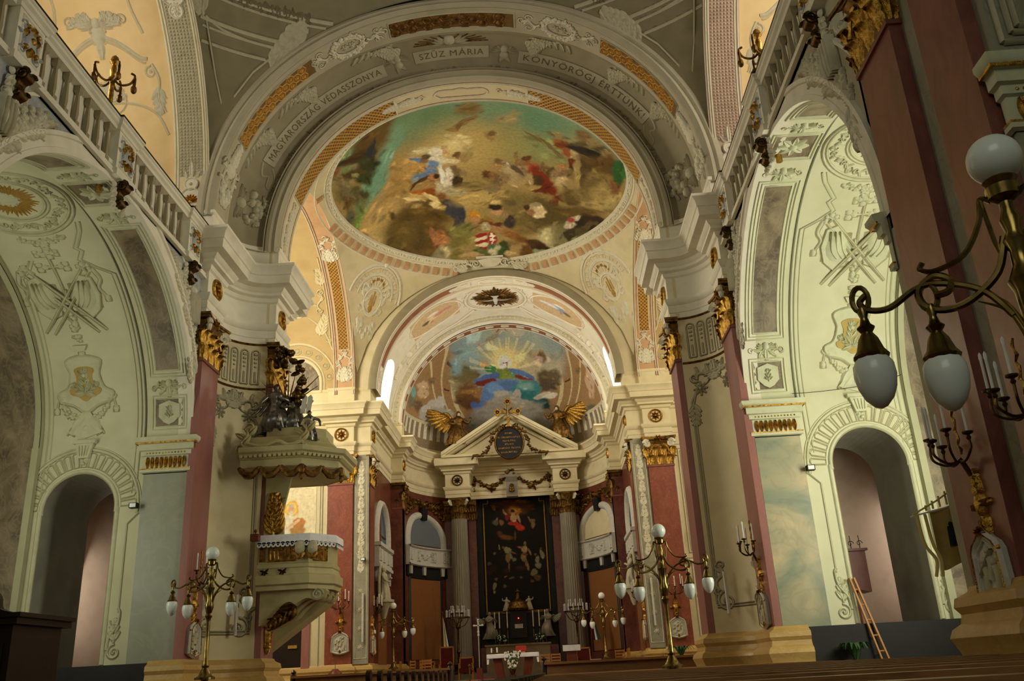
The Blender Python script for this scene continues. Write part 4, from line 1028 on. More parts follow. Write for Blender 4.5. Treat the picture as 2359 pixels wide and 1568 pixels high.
    r = Relief(); r.plate([(dx_ - .12, 6.5), (dx_ + .12, 6.5), (dx_ + .22, 6.85), (dx_ - .22, 6.85)], .1); r.plate([(dx_ - .27, 6.85), (dx_ + .27, 6.85), (dx_ + .27, 6.93), (dx_ - .27, 6.93)], .14)
    for k in range(4): r.stroke([(dx_ - .12 + k * .08, 6.8), (dx_ - .08 + k * .055, 6.55)], .04, .03, .13)
    r.garland([(dx_ - .05, 6.45), (dx_ + .05, 6.4)], .07, .1); r.build('keystone', wl, 'stucco_green', W, fl_)
    # spandrel carving above the arch
    sp = lambda u, v, h: (s * (XW - h), u, v)
    for yb, sg in ((20.3, 1), (11.5, -1)):
        r = Relief()
        for q in range(9):
            t = q / 8; y = yb - sg * (.02 + 1.55 * t); z = 8.9 + 1.75 * t ** .8; k = .45 + .55 * sin(PI * min(1, t * .9 + .1))
            r.acanthus(y, z, PI / 2 + sg * (.55 + .25 * (q % 3)), .6 * k, 4, .26 * k, .07); r.acanthus(y, z, PI / 2 - sg * .35, .45 * k, 3, .22 * k, .06)
        r.boss(yb - sg * .35, 10.0, .2, .13, 10, 1.7); r.boss(yb - sg * .35, 10.42, .12, .13, 8)
        for q in range(4): r.stroke(spline([(yb - sg * (.2 + q * .1), 10.3), (yb - sg * (.16 + q * .12), 9.9), (yb - sg * (.15 + q * .08), 9.6)]), .06, .04, .17)
        r.acanthus(yb - sg * .1, 9.0, -PI / 2, .8, 4, .18, .06)
        r.shade(sp, 'plaster_line', r.build('spandrel_carving', sp, 'stucco', W, s > 0), 1.2, .03)
    # parapet behind the balusters
    mb = MB(); mb.box(-XW - .09, -XW - .05, 10.74, 20.46, 11.05, 12.05); mir(mb, s).build('parapet_panel', 'plaster_white', W, False)
    # gallery: diamond studded soffit, roundels, yellow vault ornament
    ga = ArcMap(GA, GH, YC, GZ, s); GL = ga.len[-1]
    mb = MB(); nv = 170; nu = 7; du = .62 / nu; dv = (GL - 2.4) / nv
    for i in range(nu):
        for j in range(nv):
            u0 = XW + .17 + i * du; v0 = 1.2 + j * dv
            mb.add([ga(u0, v0, .0), ga(u0 + du, v0, .0), ga(u0 + du, v0 + dv, .0), ga(u0, v0 + dv, .0), ga(u0 + du / 2, v0 + dv / 2, .05)], [(0, 1, 4), (1, 2, 4), (2, 3, 4), (3, 0, 4)])
    tag(mb.build('diamond_studs', 'plaster_pink' if s > 0 else 'stucco_dim', W, False), kind='stuff')
    r = Relief()
    for u in (XW + .06, XW + .12, XW + .82, XW + .9): r.stroke([(u, v) for v in np.linspace(-.4, GL + .4, 90)], .045, .045, .03)
    for vv in (.55, 6.0, GL - 6.0, GL - .55):
        uc = XW + .47
        r.frame(circle(uc, vv, .29, 20), .06, .07); r.frame(circle(uc, vv + .42, .17, 16), .06, .06); r.rosette(uc, vv + .42, .09, 8, .03); r.leaf(uc, vv + .6, PI / 2, .5, .16, .06, 0); r.leaf(uc - .12, vv + .6, PI / 2 + .4, .25, .1, .05); r.leaf(uc + .12, vv + .6, PI / 2 - .4, .25, .1, .05)
        r.plate(circle(uc, vv, .3, 20), .03); r.plate(circle(uc, vv + .42, .2, 16), .03)
        r.acanthus(uc, vv - .3, -PI / 2, .22, 2, .2, .05)
        if vv > 3: r.frame(circle(uc, vv - .42, .17, 16), .06, .06); r.plate(circle(uc, vv - .42, .2, 16), .03)
    r.build('soffit_stucco', ga, 'stucco', W, fl_)
    r = Relief()
    for vv in (.55, 6.0, GL - 6.0):
        for k in range(9): r.leaf(XW + .47, vv - .1, PI * k / 8, .24, .09, .06, 0)
        r.boss(XW + .47, vv - .1, .07, .08)
    r.build('gilt_shell', ga, 'gold', W, fl_)
    gv = ArcMap(GA + .14, GH + .14, YC, GZ, s)
    r = Relief(); x0 = 9.4
    for sg in (-1, 1):
        r.stroke(spline([(x0 + sg * .05, 5.2), (x0 + sg * .5, 5.0), (x0 + sg * 1.0, 4.6), (x0 + sg * 1.2, 4.55)]), .09, .09, .04); r.stroke(spline([(x0 + sg * .05, 5.1), (x0 + sg * .5, 4.9), (x0 + sg * 1.0, 4.5), (x0 + sg * 1.15, 4.45)]), .04, .04, .03)
        r.spiral(x0 + sg * 1.25, 4.2, .16, PI / 2, 1.4, .06, sg); r.stroke(spline([(x0 + sg * 1.3, 4.4), (x0 + sg * 1.45, 4.0), (x0 + sg * 1.4, 3.5), (x0 + sg * 1.5, 3.1)]), .08, .04, .04); r.acanthus(x0 + sg * 1.4, 3.8, -PI / 2, .7, 4, .22, .03)
        for k in range(3): r.acanthus(x0 + sg * .15, 5.4, PI / 2 - sg * (.3 + .4 * k), .4 + .06 * k, 4, .16, .04)
        r.scrollwork(x0 + sg * .2, 5.35, PI / 2 - sg * 1.0, .55, .07, sg); r.stroke(spline([(x0 + sg * 1.2, 5.2), (x0 + sg * 1.0, 6.0), (x0 + sg * 1.1, 7.0)]), .07, .05, .03)
        r.stroke(spline([(x0 + sg * 1.6, 2.5), (x0 + sg * 1.3, 3.1), (x0 + sg * .7, 3.4), (x0, 3.45)]), .06, .05, .03)
    r.boss(x0, 5.2, .2, .1, 10, 1.4); r.leaf(x0, 5.1, -PI / 2, .5, .25, .06, 0); cherub(r, x0, 5.5, .13)
    for k in range(9): r.leaf(x0, 3.5, .25 + k * .33, .55, .2, .05, 0)
    r.frame(circle(x0, 3.5, .5, 20, .4), .05, .04); r.garland([(x0 - .4, 3.55), (x0, 3.95), (x0 + .4, 3.55)], .07, .05)
    r.v = [(u, v, h * .6) for u, v, h in r.v]; r.shade(gv, 'plaster_ochre', r.build('vault_stucco', gv, 'stucco_dim', W, fl_), 1.1, .03)
    # small arched niche in the gallery end wall
    mb = MB(); prof_ = [(8.1, 11.1)] + [(8.45 - .35 * cos(PI * i / 10), 13.6 + .4 * sin(PI * i / 10)) for i in range(11)] + [(8.8, 11.1)]
    mb.prism(prof_, lambda u, v, h: (s * u, 20.6 - h, v), 0, .1); mb.build('gallery_door', 'wood_dark', W, False)
# fresco and oil painting designs: brush patches in surface coordinates (centre, two half axes, colour, softness, strength)
DOME_ART = [(-1.38,-3.63,2.44,2.529,-0.326,2.775,"5f7a58",0.9,0.9),(-0.42,-1.03,1.732,0.416,-0.232,2.72,"b49c62",0.9,0.9),(-1.13,-0.36,1.778,0.111,-0.063,1.691,"c4ac70",0.8,0.9),
(-0.79,-0.77,0.666,0.194,-0.095,0.956,"ded09a",0.9,0.9),(-2.41,-3.07,0.973,-1.978,0.074,0.717,"6a8462",0.6,0.9),(-3.06,-2.05,0.83,-1.694,0.133,0.627,"6f9278",0.5,0.9),
(-3.82,-0.64,0.795,-1.324,0.205,0.6,"6f967e",0.4,1),(-4.22,0.34,0.762,-0.854,0.254,0.745,"6a9076",0.4,1),(-4.7,1.02,0.434,-0.518,0.197,0.463,"688a62",0.5,1),
(-5.04,1.59,0.349,-0.593,0.157,0.268,"64803a",0.5,1),(-3.19,-4.05,1.459,-3.016,-0.149,2.138,"5e4a24",0.5,1),(-3.88,-3.27,0.748,-0.723,-0.048,1.107,"58431f",0.6,1),
(-4.62,-2.94,0.279,-0.172,-0.042,0.691,"7f9a68",0.5,0.9),(-4.39,-2.34,0.856,0.249,-0.044,0.609,"3c2c16",0.6,1),(-3.82,-2.16,0.296,-0.583,0.087,0.468,"2e3030",0.5,1),
(-3.58,-2.77,0.041,0.152,-0.181,0.629,"2e3030",0.5,1),(-4.14,-1.19,0.436,-0.256,0.095,1.026,"34381e",0.5,1),(-4.43,-0.57,0.289,-0.135,0.105,0.848,"39401f",0.5,1),
(-4.82,-1.32,0.565,0.042,-0.002,0.588,"4a3a1c",0.6,1),(-4.63,-1.03,0.129,0.184,-0.042,0.2,"8a8a58",0.5,0.9),(-4.8,-1.77,0.202,0.13,-0.031,0.366,"6c7a4a",0.5,0.8),
(-5.16,-2.33,0.239,0.258,-0.093,0.743,"7a4a30",0.6,0.9),(-5.14,-1.19,0.252,0.951,-0.161,0.342,"7a6a48",0.7,1),(-5,0.14,0.29,-0.692,0.582,1.184,"55502f",0.6,1),
(-5.06,-0.37,0.209,0.197,-0.114,0.941,"6b6344",0.6,0.9),(-5.33,1.28,0.221,0.373,-0.248,0.527,"5a5a40",0.6,1),(-5.24,0.43,0.131,0.193,-0.147,0.531,"5c4426",0.6,0.9),
(-3.89,1.75,1.086,-0.948,0.434,1.001,"a58a54",0.7,1),(-4.54,2.28,0.776,-0.534,0.279,0.635,"ab915a",0.6,1),(-4.85,2.96,0.589,0.797,-0.289,0.436,"b09860",0.6,1),
(-2.9,0.09,0.724,-0.258,0.166,1.318,"a6874e",0.7,0.9),(-3.24,1.09,0.653,0.412,-0.157,0.977,"9a7c48",0.6,0.9),(-2.31,0.28,0.576,0.297,-0.061,0.439,"b48e50",0.6,0.9),
(-2.88,3.61,1.473,0.653,-0.224,1.507,"54431f",0.45,1),(-3.35,4.16,1.026,0.939,-0.419,0.669,"4c3d20",0.5,1),(-2.22,2.99,1.166,0.432,-0.119,0.884,"5a4620",0.5,1),
(-3.5,3.31,0.696,0.378,-0.163,1.006,"5e4d26",0.5,1),(-2.03,4.44,0.794,0.242,-0.093,0.703,"5a4520",0.5,0.9),(-2.54,1.88,0.572,0.042,0.012,0.29,"a05a24",0.4,1),
(-2.18,1.97,0.268,0.261,-0.079,0.181,"8a4a1c",0.4,1),(-2.74,1.98,0.367,0.279,-0.048,0.167,"c0a468",0.4,0.9),(-2.92,2.01,0.376,0.243,-0.023,0.104,"d8c48c",0.4,0.9),
(-2.8,2.45,0.263,-0.001,0.018,0.152,"9a8452",0.5,0.9),(-2.14,2.36,0.379,0.485,-0.081,0.119,"d0b87c",0.4,1),(-2.01,2.77,0.318,0.273,-0.053,0.116,"d8c48c",0.4,1),
(-1.04,2.98,1.205,0.125,-0.01,0.288,"b69a5c",0.6,1),(-0.52,2.48,0.916,0.142,-0.035,0.364,"8e7a48",0.6,0.9),(-2.08,-0.77,0.538,0.056,-0.012,0.347,"c8bc94",0.6,0.9),
(-1.61,-0.37,0.248,0.308,-0.187,0.557,"dcd6c0",0.4,1),(-1.82,-0.13,0.235,0.191,-0.119,0.514,"d2ccb6",0.4,1),(-1.5,0.16,0.296,0.11,-0.045,0.378,"cfc6ae",0.4,1),
(-1.26,-0.75,0.19,0.003,-0.005,0.19,"b8a070",0.4,1),(-1.27,-0.32,0.125,0.045,-0.022,0.201,"c09468",0.4,1),(-1.15,-0.2,0.237,-0.205,0.024,0.102,"c8b07c",0.4,1),
(-0.87,0.01,0.162,0.043,-0.027,0.264,"5a3c20",0.4,1),(-0.81,-0.1,0.128,0.034,-0.015,0.158,"4a3018",0.4,1),(-2.41,-0.26,0.344,0.305,-0.036,0.162,"6a7e9a",0.4,1),
(-2.06,-0.24,0.29,-0.101,0.022,0.223,"5a4a34",0.4,1),(-2.13,-0.03,0.206,0.103,-0.024,0.183,"7a5c40",0.5,0.9),(-1.79,0.36,0.279,0.209,-0.066,0.277,"6e84a4",0.4,1),
(-2,0.65,0.192,0.307,-0.076,0.135,"6a80a0",0.4,1),(-2.31,0.88,0.474,0.017,0.007,0.285,"5f7694",0.4,1),(-2.64,1.01,0.213,-0.011,0.02,0.281,"7a8890",0.5,0.9),
(-1.84,0.79,0.128,0.051,-0.021,0.168,"6a80a0",0.4,1),(-0.53,0.21,0.328,-0.244,0.085,0.389,"8a744c",0.4,1),(-0.33,-0.07,0.094,0.155,-0.182,0.363,"8a8052",0.4,0.9),
(-1.21,0.34,0.385,0.12,-0.021,0.194,"d6cba8",0.4,1),(-1,0.4,0.261,0.032,-0.009,0.165,"d0c09a",0.4,1),(-2.34,1.15,0.586,-0.194,0.024,0.136,"4a3418",0.4,1),
(-2.74,1.38,0.206,-0.21,0.037,0.081,"4a3418",0.4,1),(-1.94,1.18,0.205,0.142,-0.072,0.284,"a87850",0.4,1),(-1.79,1.1,0.147,0.055,-0.022,0.176,"3e2c18",0.4,1),
(-2.02,1.5,0.217,0.086,-0.034,0.259,"8a6040",0.4,1),(-1.86,1.63,0.175,0.064,-0.015,0.116,"3a3020",0.4,0.9),(-1.18,0.87,0.242,-0.034,0.011,0.213,"7a6648",0.4,1),
(-1.3,1.12,0.197,0.059,-0.047,0.411,"d8d0bc",0.4,1),(-1.31,1.6,0.221,0.062,-0.044,0.391,"cfc6b2",0.4,1),(-0.94,1.15,0.258,0.271,-0.1,0.231,"6e5a3c",0.4,1),
(-0.68,1.28,0.176,0.209,-0.084,0.164,"847050",0.4,0.9),(-1.04,1.67,0.223,0.055,-0.042,0.391,"3c3020",0.4,1),(-0.91,1.77,0.161,0.036,-0.033,0.323,"43371f",0.4,1),
(-1.58,1.18,0.124,0.008,-0.006,0.832,"e0dccc",0.4,1),(-1.54,1.67,0.221,0.069,-0.031,0.258,"d6d0bc",0.4,0.9),(-1.28,2.2,0.619,0.24,-0.066,0.361,"a89c7c",0.6,0.9),
(-0.79,2.37,0.364,0.07,-0.031,0.305,"a0946e",0.6,0.9),(-1.79,1.79,0.22,0.077,-0.047,0.38,"b8ae90",0.5,0.9),(-1.68,2.4,0.269,0.084,-0.022,0.179,"7a4a2c",0.5,0.9),
(-2.22,1.55,0.392,-0.043,0.033,0.332,"9c7a4a",0.5,0.8),(-1.36,2.91,0.467,0.287,-0.073,0.209,"46443c",0.3,1),(-1.26,3.28,0.274,0.54,-0.316,0.216,"3c3c40",0.3,1),
(-1.12,3.64,0.28,-0.025,0.07,0.591,"3a3a42",0.3,1),(-1.29,3.92,0.235,0.053,-0.041,0.358,"42403c",0.4,1),(-2.33,4.09,0.139,0.009,0.044,0.407,"8a5c3a",0.4,1),
(-2.21,4.33,0.139,0.046,-0.044,0.331,"94663e",0.4,1),(-1.83,4.35,0.422,0.119,-0.037,0.287,"96663e",0.4,1),(-1.44,4.4,0.382,0.241,-0.108,0.206,"6a3c22",0.4,1),
(-1.63,4.3,0.235,0.06,-0.024,0.194,"54301a",0.4,1),(-2,4.59,0.422,0.015,0.031,0.24,"a07048",0.4,1),(-1.27,4.54,0.257,0.154,-0.086,0.165,"5c3a20",0.4,1),
(-2.26,4.7,0.187,0.061,-0.018,0.134,"6a4426",0.4,1),(-1.92,5.03,0.525,0.061,0.019,0.314,"b0a478",0.5,1),(-2.21,5.03,0.378,0.118,-0.035,0.256,"7a7458",0.5,0.9),
(-1.62,5.02,0.286,0.07,-0.033,0.264,"a89c70",0.5,0.9),(-2.62,5.16,0.646,0.286,-0.05,0.197,"8a7c50",0.6,1),(-0.99,4.69,0.573,-0.209,0.116,0.268,"7c7440",0.5,1),
(-1.4,5.25,0.47,-0.049,0.069,0.262,"6a6232",0.5,0.9),(-0.07,-3.87,0.593,-0.191,-0.047,1.033,"7a6238",0.5,0.9),(-0.29,-2.57,0.609,-0.468,0.01,0.283,"7a6038",0.4,0.9),
(-0.84,-1.95,0.32,0.123,-0.019,0.188,"8a6c40",0.4,0.9),(-0.57,-2.18,0.133,-0.303,0.058,0.194,"6e5432",0.4,0.9),(2.46,-2.75,1.425,1.442,-0.264,2.243,"5e8266",0.7,0.9),
(1.57,-0.43,1.736,0.348,-0.235,2.058,"8a8a58",0.8,0.8),(2.55,-0.59,1.07,0.426,-0.246,1.505,"7e8858",0.8,0.8),(0.12,-0.41,1.343,0.149,-0.161,2.22,"b09a60",0.9,0.8),
(1.25,-2.71,0.506,-0.087,-0.018,0.556,"a08c60",0.6,0.8),(1.56,-3.4,0.247,-0.094,-0.009,0.557,"9a8a58",0.6,0.6),(0.53,-1.21,0.254,0.113,-0.06,0.435,"8a7046",0.5,0.9),
(0.59,-1.41,0.176,0.005,-0.015,0.254,"6a5432",0.5,0.9),(0.19,2.31,1.252,0.08,-0.057,0.719,"9a8450",0.6,1),(-0.14,2.79,1.27,-0.097,0.012,0.559,"b0985e",0.5,1),
(0.66,2.65,0.415,-0.24,0.066,0.23,"a89058",0.5,1),(-0.28,2.13,0.957,0.123,-0.03,0.331,"7e6e42",0.6,0.9),(0.21,1.45,0.251,0.086,-0.055,0.277,"5a3c20",0.4,1),
(0.53,1.64,0.288,0.214,-0.111,0.283,"7a5c3a",0.4,1),(0.78,0.77,0.271,0.078,-0.05,0.302,"6e5838",0.4,1),(0.62,1.07,0.235,0.004,-0.019,0.296,"9c7a50",0.4,1),
(1.1,0.91,0.298,0.164,-0.079,0.288,"8c7c60",0.4,1),(1.21,1.35,0.371,0.247,-0.186,0.536,"a89670",0.4,1),(1.28,1.83,0.511,0.09,-0.071,0.41,"a08c62",0.4,1),
(0.91,1.71,0.334,-0.01,-0.025,0.417,"8a7450",0.4,1),(0.61,1.92,0.288,0.003,-0.023,0.34,"6a5a3e",0.5,0.9),(0.44,2.32,0.432,-0.139,0.039,0.317,"7a6a48",0.5,0.9),
(1.57,0.79,0.279,-0.037,-0.018,0.46,"7e6644",0.4,1),(1.73,1.29,0.302,0.127,-0.113,0.425,"8a7454",0.4,1),(1.45,0.26,0.101,-0.012,-0.016,0.407,"8a6e48",0.4,0.9),
(1.5,1.17,0.33,0.34,-0.077,0.164,"564a34",0.4,1),(1.9,0.51,0.213,0.095,-0.072,0.31,"8a5c3a",0.4,1),(1.9,0.35,0.23,-0.045,-0.006,0.194,"5c3c22",0.4,1),
(2.16,0.99,0.221,0.32,-0.205,0.363,"9a5434",0.4,1),(2.34,1.46,0.452,0.483,-0.283,0.558,"74301a",0.35,1),(2.7,2.05,0.422,0.489,-0.241,0.397,"6e2c18",0.35,1),
(2.41,2.12,0.51,-0.311,0.042,0.245,"5e2816",0.35,1),(2.14,1.64,0.361,-0.266,0.056,0.25,"4a3220",0.4,1),(2.04,1.87,0.308,-0.259,0.072,0.232,"8a7a4c",0.4,1),
(1.96,1.61,0.19,-0.034,-0.014,0.422,"a08a60",0.4,1),(2.13,2.12,0.32,-0.222,0.039,0.166,"a08850",0.4,1),(2.28,1.75,0.284,-0.064,-0.008,0.277,"3c2c1a",0.5,0.9),
(2.92,2.74,0.178,0.029,-0.105,0.378,"6e2c18",0.35,1),(3.21,2.4,0.278,-0.034,-0.026,0.197,"5c2816",0.4,1),(2.54,2.6,0.528,-0.134,-0.008,0.314,"9c8450",0.6,1),
(2.62,0.94,0.236,0.153,-0.096,0.288,"6a5434",0.4,1),(2.8,1.03,0.172,0.044,-0.098,0.45,"54442a",0.4,1),(2.49,0.75,0.083,-0.023,-0.006,0.385,"6e5838",0.4,0.9),
(2.99,1.12,0.258,0.058,-0.064,0.299,"8c7452",0.4,1),(3.26,0.55,0.225,-0.098,0.002,0.391,"94744c",0.4,0.9),(3.4,0.88,0.361,-0.162,0.002,0.3,"7a6242",0.4,1),
(3.35,1.41,0.451,-0.311,0.047,0.398,"a8946a",0.4,1),(3.26,1.3,0.229,-0.092,0,0.215,"c0ac80",0.4,0.9),(3.62,1.07,0.21,0.182,-0.068,0.168,"6c5838",0.4,0.9),
(3.21,0.42,0.116,-0.051,0.001,0.175,"a8754a",0.4,1),(2.81,-0.79,0.62,0.78,-0.037,0.12,"6e5a38",0.4,0.9),(2.2,-1.34,0.466,0.572,-0.025,0.093,"6e5c3a",0.4,0.9),
(3.06,-1.84,0.57,0.055,-0.018,0.234,"6e5c3a",0.4,0.8),(3.2,-1.17,0.365,0.102,-0.064,0.514,"8a5a30",0.4,1),(3.37,-1.07,0.414,0.005,-0.026,0.306,"6a3a1e",0.4,1),
(3.05,-1.96,0.238,0.087,-0.036,0.358,"8a8052",0.5,0.9),(3.55,-0.61,0.325,0.282,-0.113,0.449,"8a5030",0.4,1),(3.73,-0.45,0.246,0.031,-0.062,0.465,"a89068",0.4,1),
(3.61,0.06,0.171,-0.152,0.045,0.388,"5c2c1a",0.4,1),(3.71,-1,0.142,-0.1,0.012,0.389,"b0a078",0.4,0.9),(3.91,-1.47,0.483,-0.426,0.022,0.535,"5a4c30",0.5,1),
(4.03,-2.33,0.386,-0.236,0.004,0.562,"7a6040",0.5,0.9),(3.93,-2.65,0.341,0.02,-0.018,0.642,"6e5636",0.5,0.8),(4.13,-1.13,0.744,0.085,-0.038,0.37,"2c2620",0.3,1),
(4.46,-1.23,0.428,-0.037,-0.021,0.284,"1f1c1a",0.3,1),(4.54,-1.91,0.445,0.061,-0.034,0.52,"4c4230",0.4,1),(4.85,-1.57,0.288,0.089,-0.057,0.609,"8a784e",0.5,1),
(4.36,-2.2,0.303,-0.227,0.008,0.55,"8c7a50",0.5,0.9),(4.4,0.22,0.965,-0.397,-0.074,1.563,"4c3c20",0.4,1),(4.88,-0.55,0.506,-0.101,-0.106,1.316,"5a4422",0.4,1),
(4.16,1,0.703,-0.428,0.021,0.88,"5a4a2a",0.4,1),(4.77,0.73,0.571,0.127,-0.221,0.979,"8a7846",0.5,1),(3.84,0.58,0.174,-0.125,0.081,1.136,"a08c58",0.5,0.9),
(3.72,1.52,0.246,-0.294,0.236,0.645,"94804e",0.5,0.9),(4.51,0.92,0.436,-0.588,0.119,0.409,"6c5a34",0.5,1),(4.17,1.57,0.487,-0.146,-0.039,0.43,"6e5c36",0.5,0.9),
(4.88,1.24,0.768,-0.592,0.028,0.766,"988450",0.5,1),(4.46,2.13,1.029,-0.494,-0.02,0.457,"a08c56",0.45,1),(3.58,2.25,0.456,0.247,-0.215,0.511,"5c4a28",0.5,1),
(4,2,0.54,-0.14,-0.037,0.342,"74623a",0.5,0.9),(5.19,1.41,0.281,-0.512,0.141,0.242,"a8945e",0.5,1),(5.06,0.33,0.245,-0.226,0.033,0.625,"806c40",0.5,0.9),
(5.24,0.49,0.244,-0.152,-0.026,0.736,"6e4a28",0.5,0.9),(5.38,-1.06,0.297,-0.207,-0.012,1.121,"2c5a2c",0.35,1),(5.32,-0.28,0.23,-0.077,-0.046,0.572,"2e5428",0.4,1),
(5.52,-0.83,0.145,-0.21,0.038,0.469,"3a6a34",0.4,1),(2.07,3.54,1.766,-0.324,-0.052,1.147,"564a28",0.5,1),(1.31,3.17,0.983,-0.082,-0.056,0.96,"74643a",0.6,1),
(2.75,3.66,1.598,-0.279,-0.097,0.907,"524422",0.5,1),(3.91,2.85,1.207,-0.432,-0.025,0.366,"5c4a26",0.5,1),(1.55,4.11,0.802,-0.09,-0.039,0.646,"6c5c34",0.5,0.9),
(2.08,3.3,0.407,0.106,-0.115,0.349,"b09a6c",0.4,1),(2.32,3.31,0.248,0.121,-0.133,0.279,"c0ac82",0.4,1),(1.79,3.23,0.177,-0.026,-0.01,0.213,"42301c",0.4,1),
(1.98,3.44,0.24,0.01,-0.034,0.175,"8c6844",0.4,1),(2.27,3.56,0.288,0,-0.026,0.139,"c8b68a",0.4,1),(2.19,3.05,0.244,-0.049,-0.005,0.145,"8a7e60",0.4,0.9),
(2.71,4.61,0.752,-0.609,0.346,0.544,"a49768",0.45,1),(2.52,4.51,0.45,-0.105,-0.026,0.553,"b0a478",0.5,0.9),(3,4.81,0.594,-0.273,0.053,0.352,"8a8560",0.5,0.9),
(3.22,4.21,0.589,-0.195,-0.024,0.768,"6c6440",0.6,0.9),(2.28,5.18,0.693,-0.031,-0.069,0.282,"7f8a60",0.5,1),(4.23,3.54,0.81,-0.839,0.255,0.502,"2c2618",0.3,1),
(3.7,4.09,0.209,0.309,-0.297,0.296,"3a3020",0.3,1),(4.65,3.03,0.541,-0.205,-0.052,0.419,"33281a",0.3,1),(4.37,3.46,0.405,-0.482,0.14,0.205,"54442a",0.3,1),
(4.47,3.52,0.464,-0.499,0.099,0.186,"241d12",0.4,1),(4,3.81,0.217,0.102,-0.218,0.377,"4c4226",0.4,1),(4.09,4.12,0.543,-0.454,0.094,0.235,"6c7a4c",0.4,1),
(4.23,3.88,0.19,-0.093,-0.002,0.133,"9a9a68",0.4,1),(4.47,3.83,0.469,-0.486,0.058,0.106,"5a6a44",0.4,1),(3.81,3.18,0.233,-0.152,0.023,0.158,"b0a888",0.3,1),
(3.57,3.62,0.285,-0.168,0.03,0.202,"a89c80",0.3,1),(3.62,3.37,0.162,-0.066,-0.003,0.168,"944038",0.3,1),(3.47,3.76,0.194,-0.072,-0.003,0.14,"b4a68a",0.3,1),
(5.17,2.7,0.132,-0.096,0.004,0.17,"8a5a34",0.4,1),(5.05,2.6,0.133,-0.093,0.002,0.116,"8a7048",0.4,0.9),(-0.52,3.7,0.298,0.041,-0.034,0.336,"a87e3c",0.4,1),
(-0.51,3.59,0.297,0.041,-0.02,0.204,"b8862c",0.4,1),(-0.45,3.93,0.2,0.024,-0.022,0.218,"a87c54",0.4,1),(0.5,3.49,0.289,0.065,-0.066,0.284,"b08a60",0.4,1),
(0.46,3.31,0.336,0.079,-0.04,0.173,"33261a",0.4,1),(0.78,3.72,0.164,0.11,-0.114,0.198,"8a7450",0.4,1),(1,4.04,0.196,0.221,-0.23,0.241,"3a332c",0.4,1),
(0.01,3.92,0.3,0.021,-0.017,0.197,"8a6a34",0.4,1),(-0.01,4.09,0.351,0.025,-0.012,0.13,"6a3a1c",0.4,1),(-0.07,4.24,0.252,0.019,-0.02,0.212,"a89a78",0.4,1),
(0.43,4.27,0.252,0.005,-0.022,0.265,"a87a54",0.4,1),(0.47,4.13,0.271,0.005,-0.011,0.14,"5a3420",0.4,1),(0.63,4.37,0.276,0.106,-0.063,0.148,"7c5c3c",0.4,0.9),
(-0.58,4.29,0.44,-0.103,0.048,0.206,"8a6e48",0.4,1),(0.87,4.47,0.526,0.129,-0.075,0.227,"947248",0.4,1),(1.11,4.61,0.488,0.204,-0.1,0.189,"82582e",0.4,1),
(1.6,4.82,0.447,0.152,-0.098,0.189,"6a4824",0.4,1),(2.15,4.92,0.578,0.04,-0.063,0.194,"3a2616",0.3,1),(1.8,4.94,0.347,0.008,-0.059,0.243,"46301a",0.4,1),
(1.28,5.09,0.516,0.134,-0.145,0.322,"7c6038",0.4,1),(1.17,5.19,0.359,-0.026,-0.022,0.28,"9a8054",0.5,0.9),(1.67,5.28,0.306,0.249,-0.231,0.223,"5a4020",0.4,1),
(1.96,5.54,0.424,0.062,-0.122,0.262,"7a5834",0.4,1),(2.25,5.7,0.473,0.133,-0.168,0.247,"6a4c2c",0.4,1),(-1.1,4.31,0.781,-0.136,0.104,0.466,"74703c",0.5,1),
(-1.35,4.72,0.508,-0.163,0.14,0.332,"6c6434",0.5,1),(-0.28,4.59,0.264,-0.002,0.001,0.081,"8c2a20",0.1,1),(-0.3,4.74,0.265,-0.002,0.001,0.079,"d2c4a0",0.1,1),
(-0.3,4.88,0.266,-0.002,0.001,0.074,"8c2a20",0.1,1),(-0.29,5,0.256,-0.002,0.001,0.067,"d2c4a0",0.1,1),(-0.26,5.12,0.206,-0.002,0.001,0.061,"8c2a20",0.1,1),
(0.16,4.8,0.224,0.01,-0.025,0.271,"96342a",0.1,1),(0.17,4.77,0.041,0,-0.008,0.223,"e0d8c0",0.1,1),(0.18,4.7,0.133,-0.006,0,0.041,"e0d8c0",0.1,1),
(0.16,4.84,0.164,-0.006,0,0.039,"e0d8c0",0.1,1),(0.2,5.16,0.307,0.011,-0.018,0.188,"4a6248",0.4,1),(-0.38,5.26,0.409,0.041,-0.019,0.184,"4a5a30",0.4,0.9),
(0.33,5.4,0.2,0.035,-0.104,0.355,"b0b08c",0.3,1),(0.12,5.43,0.206,-0.023,0.028,0.268,"c0bc98",0.3,1),(0.65,5.35,0.308,-0.005,-0.02,0.229,"3c4e26",0.4,1),
(-0.14,5.51,0.308,0.022,-0.023,0.221,"4a5c2e",0.4,1),(0.72,5.07,0.28,0.092,-0.085,0.18,"3a4422",0.4,1),(-0.75,5.35,0.616,0.048,-0.004,0.109,"a88e62",0.3,1),
(0.9,5.39,0.258,-0.011,-0.01,0.118,"b09668",0.3,1)]
